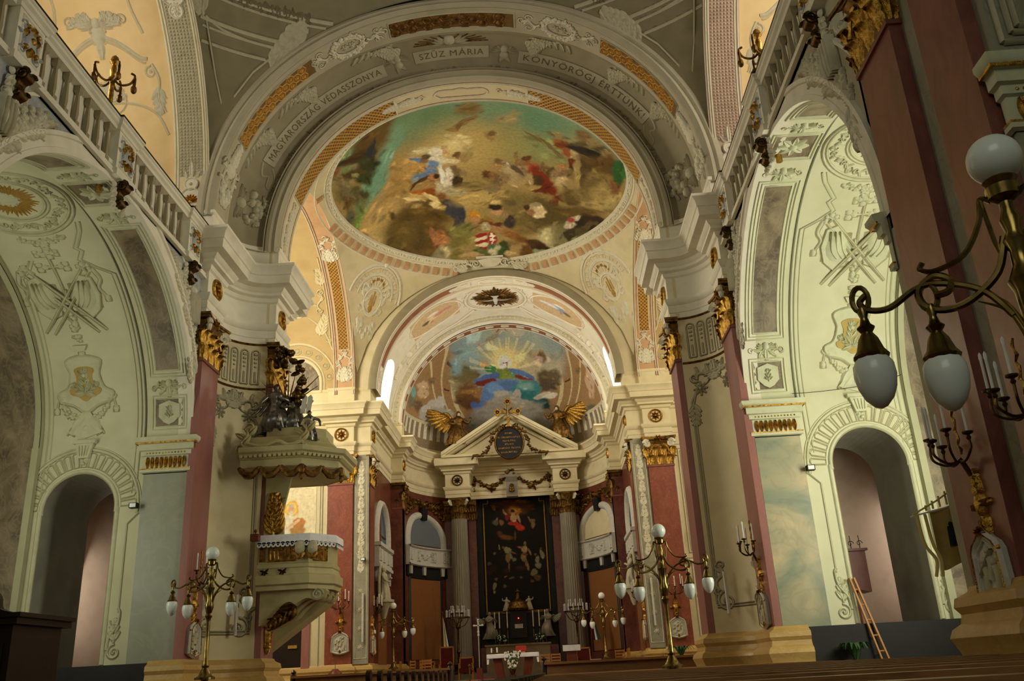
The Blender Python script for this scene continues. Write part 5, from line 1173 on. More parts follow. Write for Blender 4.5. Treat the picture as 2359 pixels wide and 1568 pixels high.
APSE_ART = [(0.32,17.38,3.055,-0.252,-0.108,-0.672,"8ea09c",0.7,1),(0.24,16.72,3.215,-0.226,-0.172,-1.465,"7f9496",0.35,1),(-1.65,17.23,1.142,0.524,0.284,-0.339,"86a0a4",0.7,1),
(0.28,17.08,2.069,-0.142,-0.128,-0.966,"c8b878",0.9,1),(0.17,17.02,1.193,-0.069,-0.08,-0.652,"e6d890",0.8,1),(1.84,16.52,1.272,-0.605,-0.51,-0.77,"b0a584",0.7,1),
(2.52,16.22,0.903,-0.363,-0.218,-0.659,"a8a08a",0.6,1),(-2.16,16.35,0.948,0.127,-0.084,-0.608,"7a7a5c",0.6,1),(-2.5,16.59,0.415,0.082,-0.087,-0.482,"7898a0",0.7,0.9),
(-1.77,16.47,0.531,0.05,-0.035,-0.268,"6a6040",0.4,1),(-2.19,16.16,0.691,-0.016,-0.105,-0.32,"6c6444",0.4,1),(-2.47,15.8,0.521,0.071,-0.042,-0.371,"8a8664",0.5,1),
(-2.05,15.73,0.774,0.07,-0.047,-0.466,"6a4c30",0.5,1),(-1.77,15.62,0.59,0.082,0.001,-0.257,"74381e",0.4,1),(-1.66,15.76,0.886,0.106,-0.003,-0.17,"8a6a3c",0.4,1),
(-1.58,15.59,0.296,0.014,-0.024,-0.261,"8a6440",0.4,1),(-1.99,15.3,0.851,-0.074,-0.086,-0.311,"5c4428",0.5,1),(-2.2,15.11,0.561,-0.263,-0.165,-0.246,"5a3c24",0.5,1),
(2.41,16.02,0.815,-0.312,-0.123,-0.394,"5c5038",0.4,1),(2.71,16.09,0.485,-0.137,-0.017,-0.257,"645640",0.5,1),(2.29,15.72,0.595,-0.129,-0.026,-0.367,"54483a",0.5,1),
(1.98,17,0.429,-0.15,-0.067,-0.164,"a8946c",0.4,1),(2.12,16.9,0.292,-0.074,-0.018,-0.213,"6a5436",0.4,0.9),(1.92,16.89,0.344,-0.076,-0.011,-0.128,"b09890",0.4,1),
(-1.1,17.58,0.19,0.02,-0.021,-0.071,"a8907c",0.4,1),(0.18,17.88,0.858,-0.037,-0.044,-0.047,"a39a88",0.4,1),(0.76,17.82,0.558,-0.098,-0.066,-0.04,"b0a898",0.4,1),
(-0.43,17.78,0.429,0.118,0.08,-0.052,"8a8474",0.4,1),(-0.04,17.9,0.19,0,-0.017,-0.009,"84603e",0.4,0.9),(0.11,16.95,0.599,-0.032,-0.042,-0.356,"dcc890",0.3,1),
(0.09,16.99,0.399,-0.021,-0.032,-0.264,"efe4b4",0.2,1),(0.08,17.06,0.19,-0.009,-0.026,-0.207,"f0e6c0",0.3,1),(0.12,16.97,0.2,-0.011,-0.022,-0.184,"b08a62",0.2,1),
(0.13,17.08,0.249,-0.013,-0.013,-0.104,"d8d8d4",0.3,1),(0.34,16.97,0.068,-0.013,-0.064,-0.171,"d4d4d0",0.3,1),(-0.09,16.96,0.07,0.005,0.012,-0.164,"c8c8c4",0.3,1),
(0.04,16.77,0.211,-0.01,-0.025,-0.223,"dcdcd8",0.25,1),(-0.05,16.59,0.107,-0.02,-0.051,-0.151,"d4d4d0",0.3,1),(0.04,16.98,0.05,-0.002,-0.002,-0.021,"5c3a26",0.2,1),
(0.19,16.98,0.05,-0.003,-0.003,-0.022,"5c3a26",0.2,1),(-1.1,16.96,0.136,-0.053,-0.098,-0.107,"c09468",0.2,1),(-0.96,16.89,0.076,-0.048,-0.099,-0.08,"b8885c",0.2,1),
(-1.19,17,0.079,-0.029,-0.023,-0.025,"c09468",0.2,1),(-1.09,17.03,0.039,0.007,0.008,-0.08,"c09468",0.2,1),(-0.66,16.73,0.377,-0.07,-0.062,-0.139,"3e7a48",0.2,1),
(-0.9,16.8,0.121,-0.052,-0.087,-0.098,"3a6a44",0.2,1),(0.06,16.46,0.503,-0.027,-0.027,-0.277,"7e8a3e",0.2,1),(0.23,16.65,0.252,-0.016,-0.02,-0.191,"74803c",0.3,1),
(-0.28,16.56,0.25,-0.007,-0.025,-0.233,"6a803e",0.3,1),(0.76,16.37,0.397,-0.193,-0.088,-0.121,"5e8a68",0.2,1),(1.05,16.17,0.24,-0.082,-0.042,-0.098,"6a9474",0.2,1),
(1.25,16.1,0.149,-0.031,-0.009,-0.048,"b8885c",0.2,1),(-1,16.36,0.626,0.192,0.051,-0.149,"4e6aa0",0.2,1),(-0.6,16.44,0.339,0.093,0.052,-0.149,"4c6498",0.2,1),
(-1.08,16.16,0.544,0.107,0.023,-0.144,"6c2c24",0.2,1),(-0.72,16.2,0.395,0.085,0.027,-0.119,"742c22",0.2,1),(0.54,16.66,0.23,-0.085,-0.046,-0.075,"5470a4",0.2,1),
(0.98,16.48,0.499,-0.22,-0.062,-0.094,"5a76a8",0.2,1),(1.41,16.25,0.238,-0.088,-0.038,-0.087,"506ca0",0.2,1),(0.91,16.31,0.364,-0.162,-0.04,-0.062,"7a3026",0.2,1),
(1.4,16.13,0.25,-0.054,-0.01,-0.055,"8a3a2c",0.2,1),(0.08,16.18,0.759,-0.01,-0.004,-0.149,"6478a4",0.2,1),(-0.23,16.07,0.758,0.038,0.007,-0.209,"5a78a8",0.2,1),
(0.27,16,0.557,-0.038,-0.022,-0.252,"506e9c",0.2,1),(-0.86,15.78,0.306,-0.127,-0.272,-0.431,"5c7cae",0.2,1),(-1.15,15.38,0.228,-0.073,-0.206,-0.423,"5674a8",0.2,1),
(-0.55,15.9,0.44,-0.074,-0.075,-0.251,"6a8ab8",0.2,1),(-1.33,15.02,0.229,-0.074,-0.142,-0.304,"4c689c",0.2,1),(-1.72,15.05,0.225,-0.067,-0.081,-0.175,"4460a0",0.2,1),
(-1.64,14.82,0.164,-0.086,-0.111,-0.164,"4a64a0",0.2,1),(-1.02,15.11,0.176,-0.027,-0.061,-0.226,"8a2c30",0.2,1),(-1.55,14.73,0.197,0.109,0.048,-0.088,"b0805a",0.2,1),
(1.22,15.69,0.808,-0.105,-0.036,-0.47,"3e7a80",0.2,1),(1.18,15.87,0.556,-0.071,-0.02,-0.252,"7ea4a0",0.6,0.9),(1.2,15.47,0.608,-0.077,-0.02,-0.263,"2e666c",0.4,0.9),
(1.93,14.96,0.502,-0.087,-0.019,-0.269,"24504e",0.3,1),(2.12,14.79,0.35,-0.065,-0.012,-0.181,"1f4640",0.4,1),(1.63,15.06,0.303,-0.046,-0.015,-0.224,"2c5a5c",0.4,1),
(2.05,15.3,0.54,0.024,0.034,-0.151,"b8b0a0",0.3,1),(2.45,15.22,0.444,-0.03,0.018,-0.133,"c8c0b0",0.3,1),(1.8,15.25,0.251,-0.003,0.014,-0.117,"a8a090",0.4,1),
(-0.37,15.64,0.304,-0.01,-0.019,-0.219,"a09c94",0.25,1),(-0.12,15.59,0.355,-0.016,-0.018,-0.22,"a8a49c",0.25,1),(0.64,15.58,0.254,-0.023,-0.017,-0.219,"a29e96",0.25,1),
(0.11,15.31,0.812,-0.05,-0.021,-0.27,"98948c",0.3,1),(-0.16,15.14,0.963,-0.044,-0.034,-0.457,"908c84",0.3,1),(0.91,15.06,0.661,-0.07,-0.023,-0.319,"96928a",0.3,1),
(1.29,14.64,1.013,-0.131,-0.035,-0.512,"8a867e",0.35,1),(-0.95,14.65,1.1,0.176,0.071,-0.604,"8a867e",0.35,1),(-1.69,14.11,0.742,0.024,-0.041,-0.676,"7c7870",0.4,1),
(1.91,13.98,1.004,-0.165,-0.044,-0.67,"7a766e",0.4,1),(0.05,14.42,2.119,-0.128,-0.054,-0.811,"868278",0.5,1),(-3.7,14.74,0.357,-0.038,-0.188,-0.448,"a8a49c",0.2,1),
(-3.5,15,0.267,0.063,-0.026,-0.258,"b0aca4",0.2,1),(-4.08,14.29,0.46,0.149,-0.029,-0.355,"a09c94",0.25,1),(-3.65,14.27,0.813,0.042,-0.121,-0.514,"989488",0.3,1),
(-3.28,14.52,0.412,0.074,-0.021,-0.273,"9c988e",0.3,1),(-4.14,14.48,0.247,0.088,-0.021,-0.216,"aaa69e",0.25,1),(-4.16,15.24,0.223,0.081,-0.13,-0.398,"b49a7c",0.3,1),
(-4.18,15.44,0.22,0.149,-0.039,-0.165,"b89e80",0.3,1),(4.48,14.86,0.2,-0.136,0.126,-0.552,"b2967a",0.3,1),(4.44,15.17,0.22,-0.311,0.01,-0.125,"b89c7e",0.3,1),
(-4.58,14.83,0.087,0.063,-0.141,-0.367,"6c9a90",0.4,0.9),(4.86,14.26,0.06,-0.174,0.085,-0.293,"6a988e",0.4,0.9),(-4.73,14.49,0.176,0.207,-0.062,-0.322,"6a6450",0.5,0.9),
(4.53,13.84,0.256,-0.152,-0.018,-0.332,"4c5240",0.5,0.9),(-4.51,14.47,0.221,0.128,-0.04,-0.324,"5c4c38",0.5,0.9),(-3.76,15.82,0.204,0.091,-0.035,-0.172,"6e5a40",0.5,0.9),
(3.93,15.73,0.176,-0.111,-0.001,-0.112,"6e5a40",0.5,0.8)]
ALTAR_ART = [(0.16,9.36,0.91,-0.055,-0.03,-0.545,"7a4414",0.9,1),(0.15,9.27,0.405,-0.025,-0.015,-0.315,"c0802c",0.8,1),(-0.42,9.62,1,-0.055,-0.01,-0.275,"4e2c12",0.8,0.9),
(0.67,9.47,0.725,-0.04,-0.02,-0.36,"4a2a12",0.8,0.9),(0.1,9.14,0.11,-0.01,-0.01,-0.16,"9a6a44",0.3,1),(0.06,9.21,0.13,-0.01,-0.005,-0.09,"2c1a10",0.3,1),
(0.09,8.87,0.2,-0.01,-0.01,-0.22,"b08a58",0.3,1),(0.36,8.81,0.07,0.02,0.08,-0.26,"a88450",0.3,1),(-0.31,9.07,0.13,-0.125,-0.04,-0.045,"a07848",0.3,1),
(-0.42,9.22,0.045,0.005,0.015,-0.135,"a07848",0.3,1),(0.03,8.56,0.27,-0.04,-0.015,-0.115,"a02a18",0.3,1),(0.38,8.36,0.265,-0.17,-0.1,-0.15,"b23220",0.3,1),
(-0.23,8.89,0.125,-0.055,-0.07,-0.165,"7a1f18",0.3,1),(0.12,8.69,0.115,-0.005,-0.005,-0.06,"c0a070",0.3,1),(-0.93,9.43,0.095,0.03,0.055,-0.175,"7a4a24",0.4,1),
(-0.87,8.66,0.185,-0.01,-0.005,-0.18,"5e5a3c",0.4,0.9),(-0.56,8.64,0.13,0.04,0.055,-0.17,"8a5a34",0.4,1),(-0.78,8.83,0.065,0,-0.005,-0.09,"8a6440",0.4,1),
(1.07,8.63,0.18,-0.01,-0.01,-0.135,"7a5c3a",0.4,1),(1.1,8.41,0.115,-0.025,-0.045,-0.175,"84643e",0.4,1),(0.9,8.78,0.04,0.02,0.06,-0.12,"84643e",0.4,1),
(-0.37,7.87,0.48,-0.11,-0.035,-0.155,"6a4218",0.5,1),(-0.67,8.11,0.165,-0.07,-0.045,-0.105,"5a3814",0.5,1),(0.13,7.93,0.06,-0.005,-0.01,-0.265,"6a4828",0.5,0.9),
(-0.31,7.2,0.2,-0.105,-0.08,-0.155,"8c8460",0.3,1),(-0.29,6.81,0.15,-0.025,-0.035,-0.26,"84643c",0.3,1),(-0.15,6.89,0.08,0.035,0.085,-0.205,"7c7a60",0.4,1),
(-0.53,7.35,0.07,-0.005,0,-0.07,"7c5234",0.3,1),(-0.73,7.36,0.04,0.005,0.02,-0.16,"8a7c58",0.3,1),(-0.01,7.05,0.165,-0.07,-0.015,-0.04,"7c5c3c",0.3,1),
(-0.27,6.33,0.045,-0.005,-0.015,-0.26,"7c5c3c",0.4,1),(0.02,6.7,0.12,0.06,0.05,-0.095,"6c6c54",0.4,0.9),(0.62,7.5,0.075,-0.005,-0.005,-0.105,"8c6a48",0.3,1),
(0.58,7.2,0.175,-0.01,-0.015,-0.195,"a08a5c",0.3,1),(0.52,6.81,0.16,-0.005,-0.015,-0.265,"7a6c40",0.3,1),(0.59,6.93,0.18,-0.01,-0.005,-0.06,"7a3a20",0.4,1),
(0.71,6.32,0.065,0.005,0.03,-0.255,"8c643c",0.3,1),(0.37,7.3,0.175,-0.04,-0.015,-0.055,"8a6440",0.3,1),(0.84,7.05,0.05,0.02,0.085,-0.2,"94744a",0.3,1),
(0.63,6.49,0.065,-0.005,-0.015,-0.215,"846040",0.4,0.9),(1.48,6.88,0.11,0.03,0.075,-0.25,"94886a",0.3,1),(1.22,6.63,0.115,-0.015,-0.03,-0.215,"808066",0.3,1),
(1.25,6.33,0.165,-0.07,-0.065,-0.14,"84846c",0.3,1),(1.01,6,0.125,-0.115,-0.155,-0.155,"7c7450",0.3,1),(1.17,5.73,0.205,-0.085,-0.07,-0.16,"5c4a2c",0.4,1),
(0.89,5.57,0.115,-0.005,-0.005,-0.085,"6a4c2c",0.4,0.9),(1.13,6.9,0.07,-0.005,-0.005,-0.07,"7c5434",0.3,1),(1.43,7.19,0.055,0,-0.005,-0.07,"6c4830",0.3,1),
(-0.99,7.06,0.09,-0.005,0,-0.085,"6a5c3c",0.4,1),(-1.28,6.56,0.13,-0.005,0,-0.105,"4e4c3c",0.4,1),(-0.96,5.76,0.1,-0.01,-0.005,-0.09,"6a5436",0.4,1),
(-1.06,5.42,0.095,-0.02,-0.05,-0.21,"8a805c",0.3,1),(-1.08,5.12,0.065,-0.005,-0.005,-0.085,"94886a",0.4,1),(-0.53,5.39,0.105,-0.005,-0.005,-0.105,"5e5440",0.4,1),
(-0.16,5.78,0.17,0.035,0.01,-0.06,"5c5a34",0.4,1),(0.33,5.78,0.09,-0.005,-0.005,-0.065,"645838",0.4,1),(-0.47,5.86,0.095,0.04,0.015,-0.04,"7c5c38",0.4,1),
(-1.3,6.12,0.18,-0.01,-0.01,-0.175,"34141a",0.6,0.9),(-1.11,6.33,0.27,-0.01,-0.01,-0.26,"2c1c14",0.6,0.9),(0.31,6.25,0.355,-0.02,-0.01,-0.17,"3a2414",0.7,0.9),
(-0.41,6.16,0.265,-0.015,-0.01,-0.17,"342212",0.7,0.9)]
# ------------------------------------------------------------------ frescoes
def warp(S, T, k=.6):
    """hand-drawn irregularity of the brush edges"""
    a = .05 * np.sin(3.1 * S + 2.3 * T) + .035 * np.sin(7.3 * T - 5.1 * S + 1) + .02 * np.sin(17 * S + 11 * T); b = .05 * np.sin(2.7 * T - 3.3 * S + 2) + .035 * np.sin(6.1 * S + 8.3 * T) + .02 * np.sin(19 * T - 13 * S)
    return S + k * a, T + k * b
def lift(c, g):
    return np.clip(c * g, 0, .9)
# dome fresco on the continuation of the pendentive surface
mb = MB(); NA, NR = 560, 210
def dpt(a, b):
    th = 2 * PI * a; r = max(.01, RD * b); x, y = r * cos(th), YD + r * sin(th); return (x, y, dome(x, y))
mb.grid(dpt, NA, NR, cu=True)
me = mb.mesh('fresco', True, 80); me.materials.append(MATS['fresco'])
V = np.array(mb.v); S_, T_ = V[:, 0], V[:, 1] - YD
base = np.tile(np.array(lin('#9a8450')[:3]), (len(V), 1))
n_ = .5 + .5 * np.sin(S_ * 1.7 + 1.3 * np.sin(T_ * 1.1)) * np.cos(T_ * 1.4 + np.sin(S_ * .9))
base = base * (.8 + .3 * n_[:, None])
far = np.clip((-.5 - T_) / 3, 0, 1)[:, None]; base = base * (1 - far) + np.array(lin('#6f8a6c')[:3])[None] * far
set_cols(me, lift(paint(*warp(S_, T_), base, DOME_ART, 5), 1.2))
tag(link('fresco', me, CX_), 'round painted heavenly scene with clouds and figures')
# apse fresco on the half dome
mb = MB(); mb.grid(semid, 440, 220); me = mb.mesh('fresco', True, 80); me.materials.append(MATS['fresco'])
V = np.array(mb.v); S_, T_ = V[:, 0], V[:, 2]
base = np.tile(np.array(lin('#8d6f4c')[:3]), (len(V), 1))
rr = np.hypot((S_ - .15) / 2.95, (T_ - 15.6) / 2.25)
band = (np.abs(rr - 1.0) < .035) | (np.abs(rr - 1.18) < .012) | (np.abs(rr - 1.32) < .012)
base[band] = np.array(lin('#b9ac86')[:3])
ang = np.arctan2((T_ - 15.6), (S_ - .15)); dots = (np.abs(rr - 1.1) < .045) & (np.abs(np.sin(ang * 9)) < .2) & (T_ > 15.6)
base[dots] = np.array(lin('#4a2c18')[:3])
c_ = paint(*warp(S_, T_, .4), base, APSE_ART, 3)
# rays round the head
rc = np.hypot(S_ - .1, T_ - 16.7); ra = np.arctan2(T_ - 16.7, S_ - .1)
ray = (np.sin(ra * 26) * np.sin(ra * 11 + 1) > .25) & (rc > .75) & (rc < 1.9) & (T_ > 16.55) & (rr < .97)
c_[ray] = c_[ray] * .7 + np.array(lin('#f0e6b0')[:3]) * .3
# painted balustrade along the foot of the half dome
low = (T_ < 13.9) & (np.abs(S_) > 2.6); bal = low & (T_ > 13.0) & (T_ < 13.75)
c_[low] = c_[low] * .35 + np.array(lin('#6f6a58')[:3]) * .65
al_ = np.arctan2(V[:, 1] - 43, V[:, 0]); st = bal & (np.sin(al_ * 64) > .15)
c_[st] = np.array(lin('#bdb8a4')[:3]); c_[low & (T_ > 13.75)] = np.array(lin('#b0a88c')[:3])
set_cols(me, lift(c_, 1.35))
tag(link('fresco', me, CC), 'painted bearded God the Father enthroned on clouds with globe')
# ------------------------------------------------------------------ ornament of the great arch
R0 = 6.5
def fs(u, v, h):          # u arc length from the left spring, v = y
    th = u / R0; r = R0 - h; return (gx(r, th), v, gz(r, th))
cvp = [(6.57, 21.6)] + [(x - .05, y) for x, y in cv[1:-2]]
cvl = [0]
for i in range(len(cvp) - 1): cvl.append(cvl[-1] + math.dist(cvp[i], cvp[i + 1]))
def cvmap(u, w_, h):      # u = angle * 6.1, w_ = distance across the cove from its outer edge
    w_ = min(max(w_, 0), cvl[-1] - 1e-5); i = 0
    while cvl[i + 1] < w_: i += 1
    t = (w_ - cvl[i]) / (cvl[i + 1] - cvl[i]); a, b = cvp[i], cvp[i + 1]
    r = a[0] + (b[0] - a[0]) * t; y = a[1] + (b[1] - a[1]) * t; dr, dy = b[0] - a[0], b[1] - a[1]; l = math.hypot(dr, dy)
    r -= h * abs(dy) / l; y -= h * abs(dr) / l; th = u / 6.1
    return (gx(r, th), y, gz(r, th))
WC = cvl[-1]
# gold honeycomb panels
dg = math.radians
for (t0, t1, star) in ((22, 52, 1), (74, 104, 0), (128, 157, 1)):
    u0, u1 = dg(t0) * R0, dg(t1) * R0; y0, y1 = 20.72, 21.28
    mb = MB(); mb.grid(lambda a, b: fs(u0 + (u1 - u0) * a, y0 + (y1 - y0) * b, .015), 30, 1); p = mb.build('honeycomb_panel', 'gold_ground', C0)
    r = Relief(); r.frame([(u0, y0)] + [(u0 + (u1 - u0) * k / 20, y0 - .02) for k in range(21)] + [(u1, y1)] + [(u1 - (u1 - u0) * k / 20, y1 + .02) for k in range(21)], .05, .04)
    r.build('panel_frame', fs, 'stucco_dim', p)
    hx = Relief(); R = .155
    for k in range(6):
        a0, a1 = k * PI / 3, (k + 1) * PI / 3; hx.stroke([(R * cos(a0), R * sin(a0)), (R * cos(a1), R * sin(a1))], .05, .05, .035)
    if star:
        for k in range(8): hx.leaf(0, 0, k * PI / 4, .1, .06, .03, 0)
        hx.boss(0, 0, .04, .06, 6)
    else: hx.boss(0, 0, .1, .03, 8)
    ncol = int((u1 - u0 - .2) / (R * 1.5))
    for i in range(ncol):
        for j in range(2):
            uc = u0 + .18 + i * R * 1.5; vc = y0 + .15 + j * R * 1.74 + (.13 if i % 2 else 0)
            if vc > y1 - .08: continue
            hx.build('honeycomb_cell', lambda u, v, h: fs(uc + u, vc + v, h + .015), 'gold_bar' if star else 'gold_dark', p)
# floral band: cartouches, vases, branches
r = Relief()
for (t, sg) in ((62.5, 1), (116, -1)):
    u = dg(t) * R0; r.frame(circle(u, 21.0, .42, 20, .28), .07, .05); r.garland(circle(u, 21.0, .5, 20, .36), .09, .07, seed=3); r.rosette(u - .1, 21, .12, 6, .04); r.rosette(u + .12, 21, .12, 6, .04)
    for q in (-1, 1):
        r.scrollwork(u + q * .6, 21.0, 0 if q > 0 else PI, .55, .06, q); r.spiral(u + q * .95, 20.8, .13, 0, 1.2, .04, q); r.spiral(u + q * .95, 21.2, .13, 0, 1.2, .04, -q)
for (t, sg) in ((14, 1), (165, -1)):
    u = dg(t) * R0
    r.boss(u, 21.0, .22, .1, 10, 1.2); r.acanthus(u + sg * .1, 21.0, 0 if sg > 0 else PI, .7, 5, .4, .06)
    for q in (-1, 1): r.scrollwork(u - sg * .5, 21.0 + q * .2, (0 if sg > 0 else PI) + q * .5, .6, .07, q); r.acanthus(u - sg * .6, 21 + q * .25, (PI if sg > 0 else 0) + q * .4, .5, 4, .25, .05)
for t in (7.5, 172.5): r.garland([(dg(t) * R0 - .3, 20.8), (dg(t) * R0, 21.2), (dg(t) * R0 + .3, 20.8)], .14, .1, seed=5)
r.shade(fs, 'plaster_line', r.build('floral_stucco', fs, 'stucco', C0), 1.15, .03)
# cove: hanging branches, ribbon, angels, rays, garland
r = Relief()
for t, sg in ((28, 1), (45, 1), (70, 1), (112, -1), (136, -1), (152, -1)):
    u = dg(t) * 6.1
    for q in range(4): r.acanthus(u + sg * q * .16, .12 + .04 * q, PI / 2 - sg * .5 + q * .25 * sg, .55, 4, .26, .05); r.leaf(u - sg * .2 * q, .1, PI / 2 + sg * .6, .35, .16, .05)
    r.stroke(spline([(u - .5, .05), (u, .16), (u + .5, .05)]), .05, .04, .04); r.garland([(u - .35, .12), (u, .3), (u + .35, .1)], .09, .07, seed=int(t))
for t in (11, 169):
    u = dg(t) * 6.1; cherub(r, u, .55, .16); r.garland([(u - .35, .9), (u, 1.15), (u + .4, .9)], .16, .12, seed=3); r.acanthus(u + (.3 if t < 90 else -.3), 1.25, PI / 2, .4, 4, .25, .06); r.garland([(u - .3, 1.2), (u + .3, 1.3)], .13, .1, seed=9)
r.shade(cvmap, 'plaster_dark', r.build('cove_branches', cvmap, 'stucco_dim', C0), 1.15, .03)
r = Relief(); r.garland([(dg(t) * 6.1, WC - .12) for t in np.linspace(12, 168, 60)], .085, .07, n=220, seed=4); r.build('leaf_garland', cvmap, 'plaster_taupe', C0)
r = Relief()
for k in range(13):
    if abs(k - 6) < 1: continue
    a = PI * (k + .5) / 13; ca = dg(88) * 6.1
    r.stroke([(ca - .32 * cos(a), .42 - .1 * sin(a)), (ca - .95 * cos(a), .42 - .34 * sin(a))], .035, .05, .02)
r.build('gilt_rays', cvmap, 'gold_dark', C0)
r = Relief(); fx = lambda u, w_, h: cvmap(u, .5 - w_, h)
cherub(r, dg(88) * 6.1, .17, .16, True, .16); r.build('cherub_head', fx, 'stucco_dim', C0)
for t in (74, 101):
    r = Relief(); cherub(r, dg(t) * 6.1, -.2, .12, True, .13); r.boss(dg(t) * 6.1, -.42, .13, .1, 8, 1.3); r.leaf(dg(t) * 6.1, -.4, -PI / 2 + .5, .3, .13, .06); r.leaf(dg(t) * 6.1, -.4, -PI / 2 - .5, .3, .13, .06)
    r.build('putto', fx, 'stucco_dim', C0)
for (txt, t0, t1, wc) in (('MAGYARORSZÁG VÉDASSZONYA', 25, 70, .92), ('SZŰZ MÁRIA', 78.5, 97, .8), ('KÖNYÖRÖGJ ÉRTTÜNK!', 105, 148, .92)):
    u0, u1 = dg(t0) * 6.1, dg(t1) * 6.1; hw = .21
    mb = MB(); mb.grid(lambda a, b: cvmap(u0 + (u1 - u0) * a, wc - hw + 2 * hw * b, .025), 40, 4)
    mb.grid(lambda a, b: cvmap(u0 + (u1 - u0) * a, wc - hw, .025 * b), 40, 1); mb.grid(lambda a, b: cvmap(u0 + (u1 - u0) * a, wc + hw, .025 * b), 40, 1)
    rb = mb.build('ribbon', 'plaster_grey', C0)
    vs, fs_ = text_tris(txt, .3); xs = [v[0] for v in vs]; k = (u1 - u0 - .3) / (max(xs) - min(xs)); um = (u0 + u1) / 2
    b = MB(); b.add([cvmap(um + x * k, wc + .1 - y, .032) for x, y, z in vs], fs_); b.build('lettering', 'ink', rb, False)
r = Relief()
for t, sg in ((24.5, -1), (148.5, 1)):
    u = dg(t) * 6.1; r.stroke(spline([(u, .75), (u + sg * .35, .9), (u + sg * .3, 1.1), (u + sg * .6, 1.15), (u + sg * .7, 1.3)]), .09, .03, .04); r.stroke(spline([(u, 1.1), (u + sg * .3, 1.3), (u + sg * .75, 1.32)]), .06, .03, .03)
r.build('ribbon_end', cvmap, 'plaster_grey', C0)
# lattice soffit of the inner arch
R1 = 5.465
def ls(u, v, h): th = u / R1; r_ = R1 - h; return (gx(r_, th), v, gz(r_, th))
def lattice(parent, fn, u0, u1, v0, v1, cell, gmat, smat, flip=False, w_=.03):
    mb = MB(); mb.grid(lambda a, b: fn(u0 + (u1 - u0) * a, v0 + (v1 - v0) * b, .012), 40, 1); p = mb.build('lattice_panel', gmat, parent)
    r = Relief(); H = v1 - v0; n = int((u1 - u0) / cell)
    for i in range(-int(H / cell) - 1, n + 1):
        for sg in (1, -1):
            a = u0 + i * cell; b = a + H; q = []
            for k in range(9):
                t = k / 8; u = a + (b - a) * t; v = (v0 + H * t) if sg > 0 else (v1 - H * t)
                if u0 <= u <= u1: q.append((u, v))
            if len(q) > 1: r.stroke(q, w_, w_, .03)
    tag(r.build('lattice_bars', fn, smat, p, flip), kind='stuff')
    r = Relief(); r.frame([(u0 + (u1 - u0) * k / 30, v0) for k in range(31)] + [(u1 - (u1 - u0) * k / 30, v1) for k in range(31)], .05, .04); r.build('panel_frame', fn, 'stucco', p, flip)
    return p
lattice(C0, ls, dg(20) * R1, dg(68) * R1, 23.07, 23.81, .165, 'gold_ground', 'gold_bar', False, .05)
lattice(C0, ls, dg(110) * R1, dg(160) * R1, 23.07, 23.81, .165, 'gold_ground', 'gold_bar', False, .05)
r = Relief()
for v in (22.98, 23.03, 23.84, 23.88): r.stroke([(dg(t) * R1, v) for t in np.linspace(2, 178, 80)], .05, .05, .035)
u = dg(89) * R1; r.frame(spline([(u - .75, 23.43), (u - .6, 23.25), (u - .2, 23.27), (u, 23.22), (u + .2, 23.27), (u + .6, 23.25), (u + .75, 23.43), (u + .6, 23.6), (u, 23.64), (u - .6, 23.6)], 3), .06, .05)
for t in (69, 75, 103, 109, 16, 12, 164, 168, 8, 172): r.acanthus(dg(t) * R1, 23.43, 0 if t > 90 else PI, .5, 4, .36, .05); r.scrollwork(dg(t) * R1 - .2, 23.3, .4, .4, .05, 1)
r.shade(ls, 'plaster_red_brown', r.build('soffit_stucco', ls, 'stucco', C0), 1.1, .02)
# nave vault: corner ring mouldings, panel lines, palm leaves
def nv(x, y, h): return (x, y, nave_vault(x, y) - h)
for sg in (-1, 1):
    r = Relief()
    for k, wd in ((.985, .06), (1.0, .035), (1.055, .05), (1.07, .03), (1.1, .035)):
        pts = [(sg * 7.5 * k * cos(a), 15.9 + 5.15 * k * sin(a)) for a in np.linspace(.35, 1.25, 40)]; pts = [p for p in pts if abs(p[0]) < 6.7 and p[1] < 20.42]
        if len(pts) > 2: r.stroke(pts, wd, wd, .045)
    r.stroke([(sg * 6.5, 19.0), (sg * 6.48, 19.8), (sg * 6.4, 20.2)], .035, .035, .025); r.stroke([(sg * 4.9, 20.3), (sg * 5.6, 20.27), (sg * 6.1, 20.3)], .035, .035, .025)
    r.stroke(spline([(sg * 4.9, 20.28), (sg * 5.6, 19.85), (sg * 6.2, 19.35), (sg * 6.5, 18.95)]), .035, .035, .025)
    for q in range(4): r.acanthus(sg * 6.55, 18.9 - .1 * q, -PI / 2 + sg * .2 * q, .6, 4, .25, .06); r.acanthus(sg * (4.55 - .15 * q), 20.3, PI - (0 if sg < 0 else PI) + .1 * q, .6, 4, .25, .06)
    r.shade(nv, 'plaster_dark', r.build('vault_moulding', nv, 'stucco_dim', C0, sg > 0), 1.1, .02)
    r = Relief(); r.garland([(sg * 7.4 * cos(a), 15.9 + 5.05 * sin(a)) for a in np.linspace(.45, 1.0, 20)], .07, .05, seed=6)
    r.build('painted_garland', lambda x, y, h: nv(x, min(y, 20.4), h), 'plaster_line', C0)
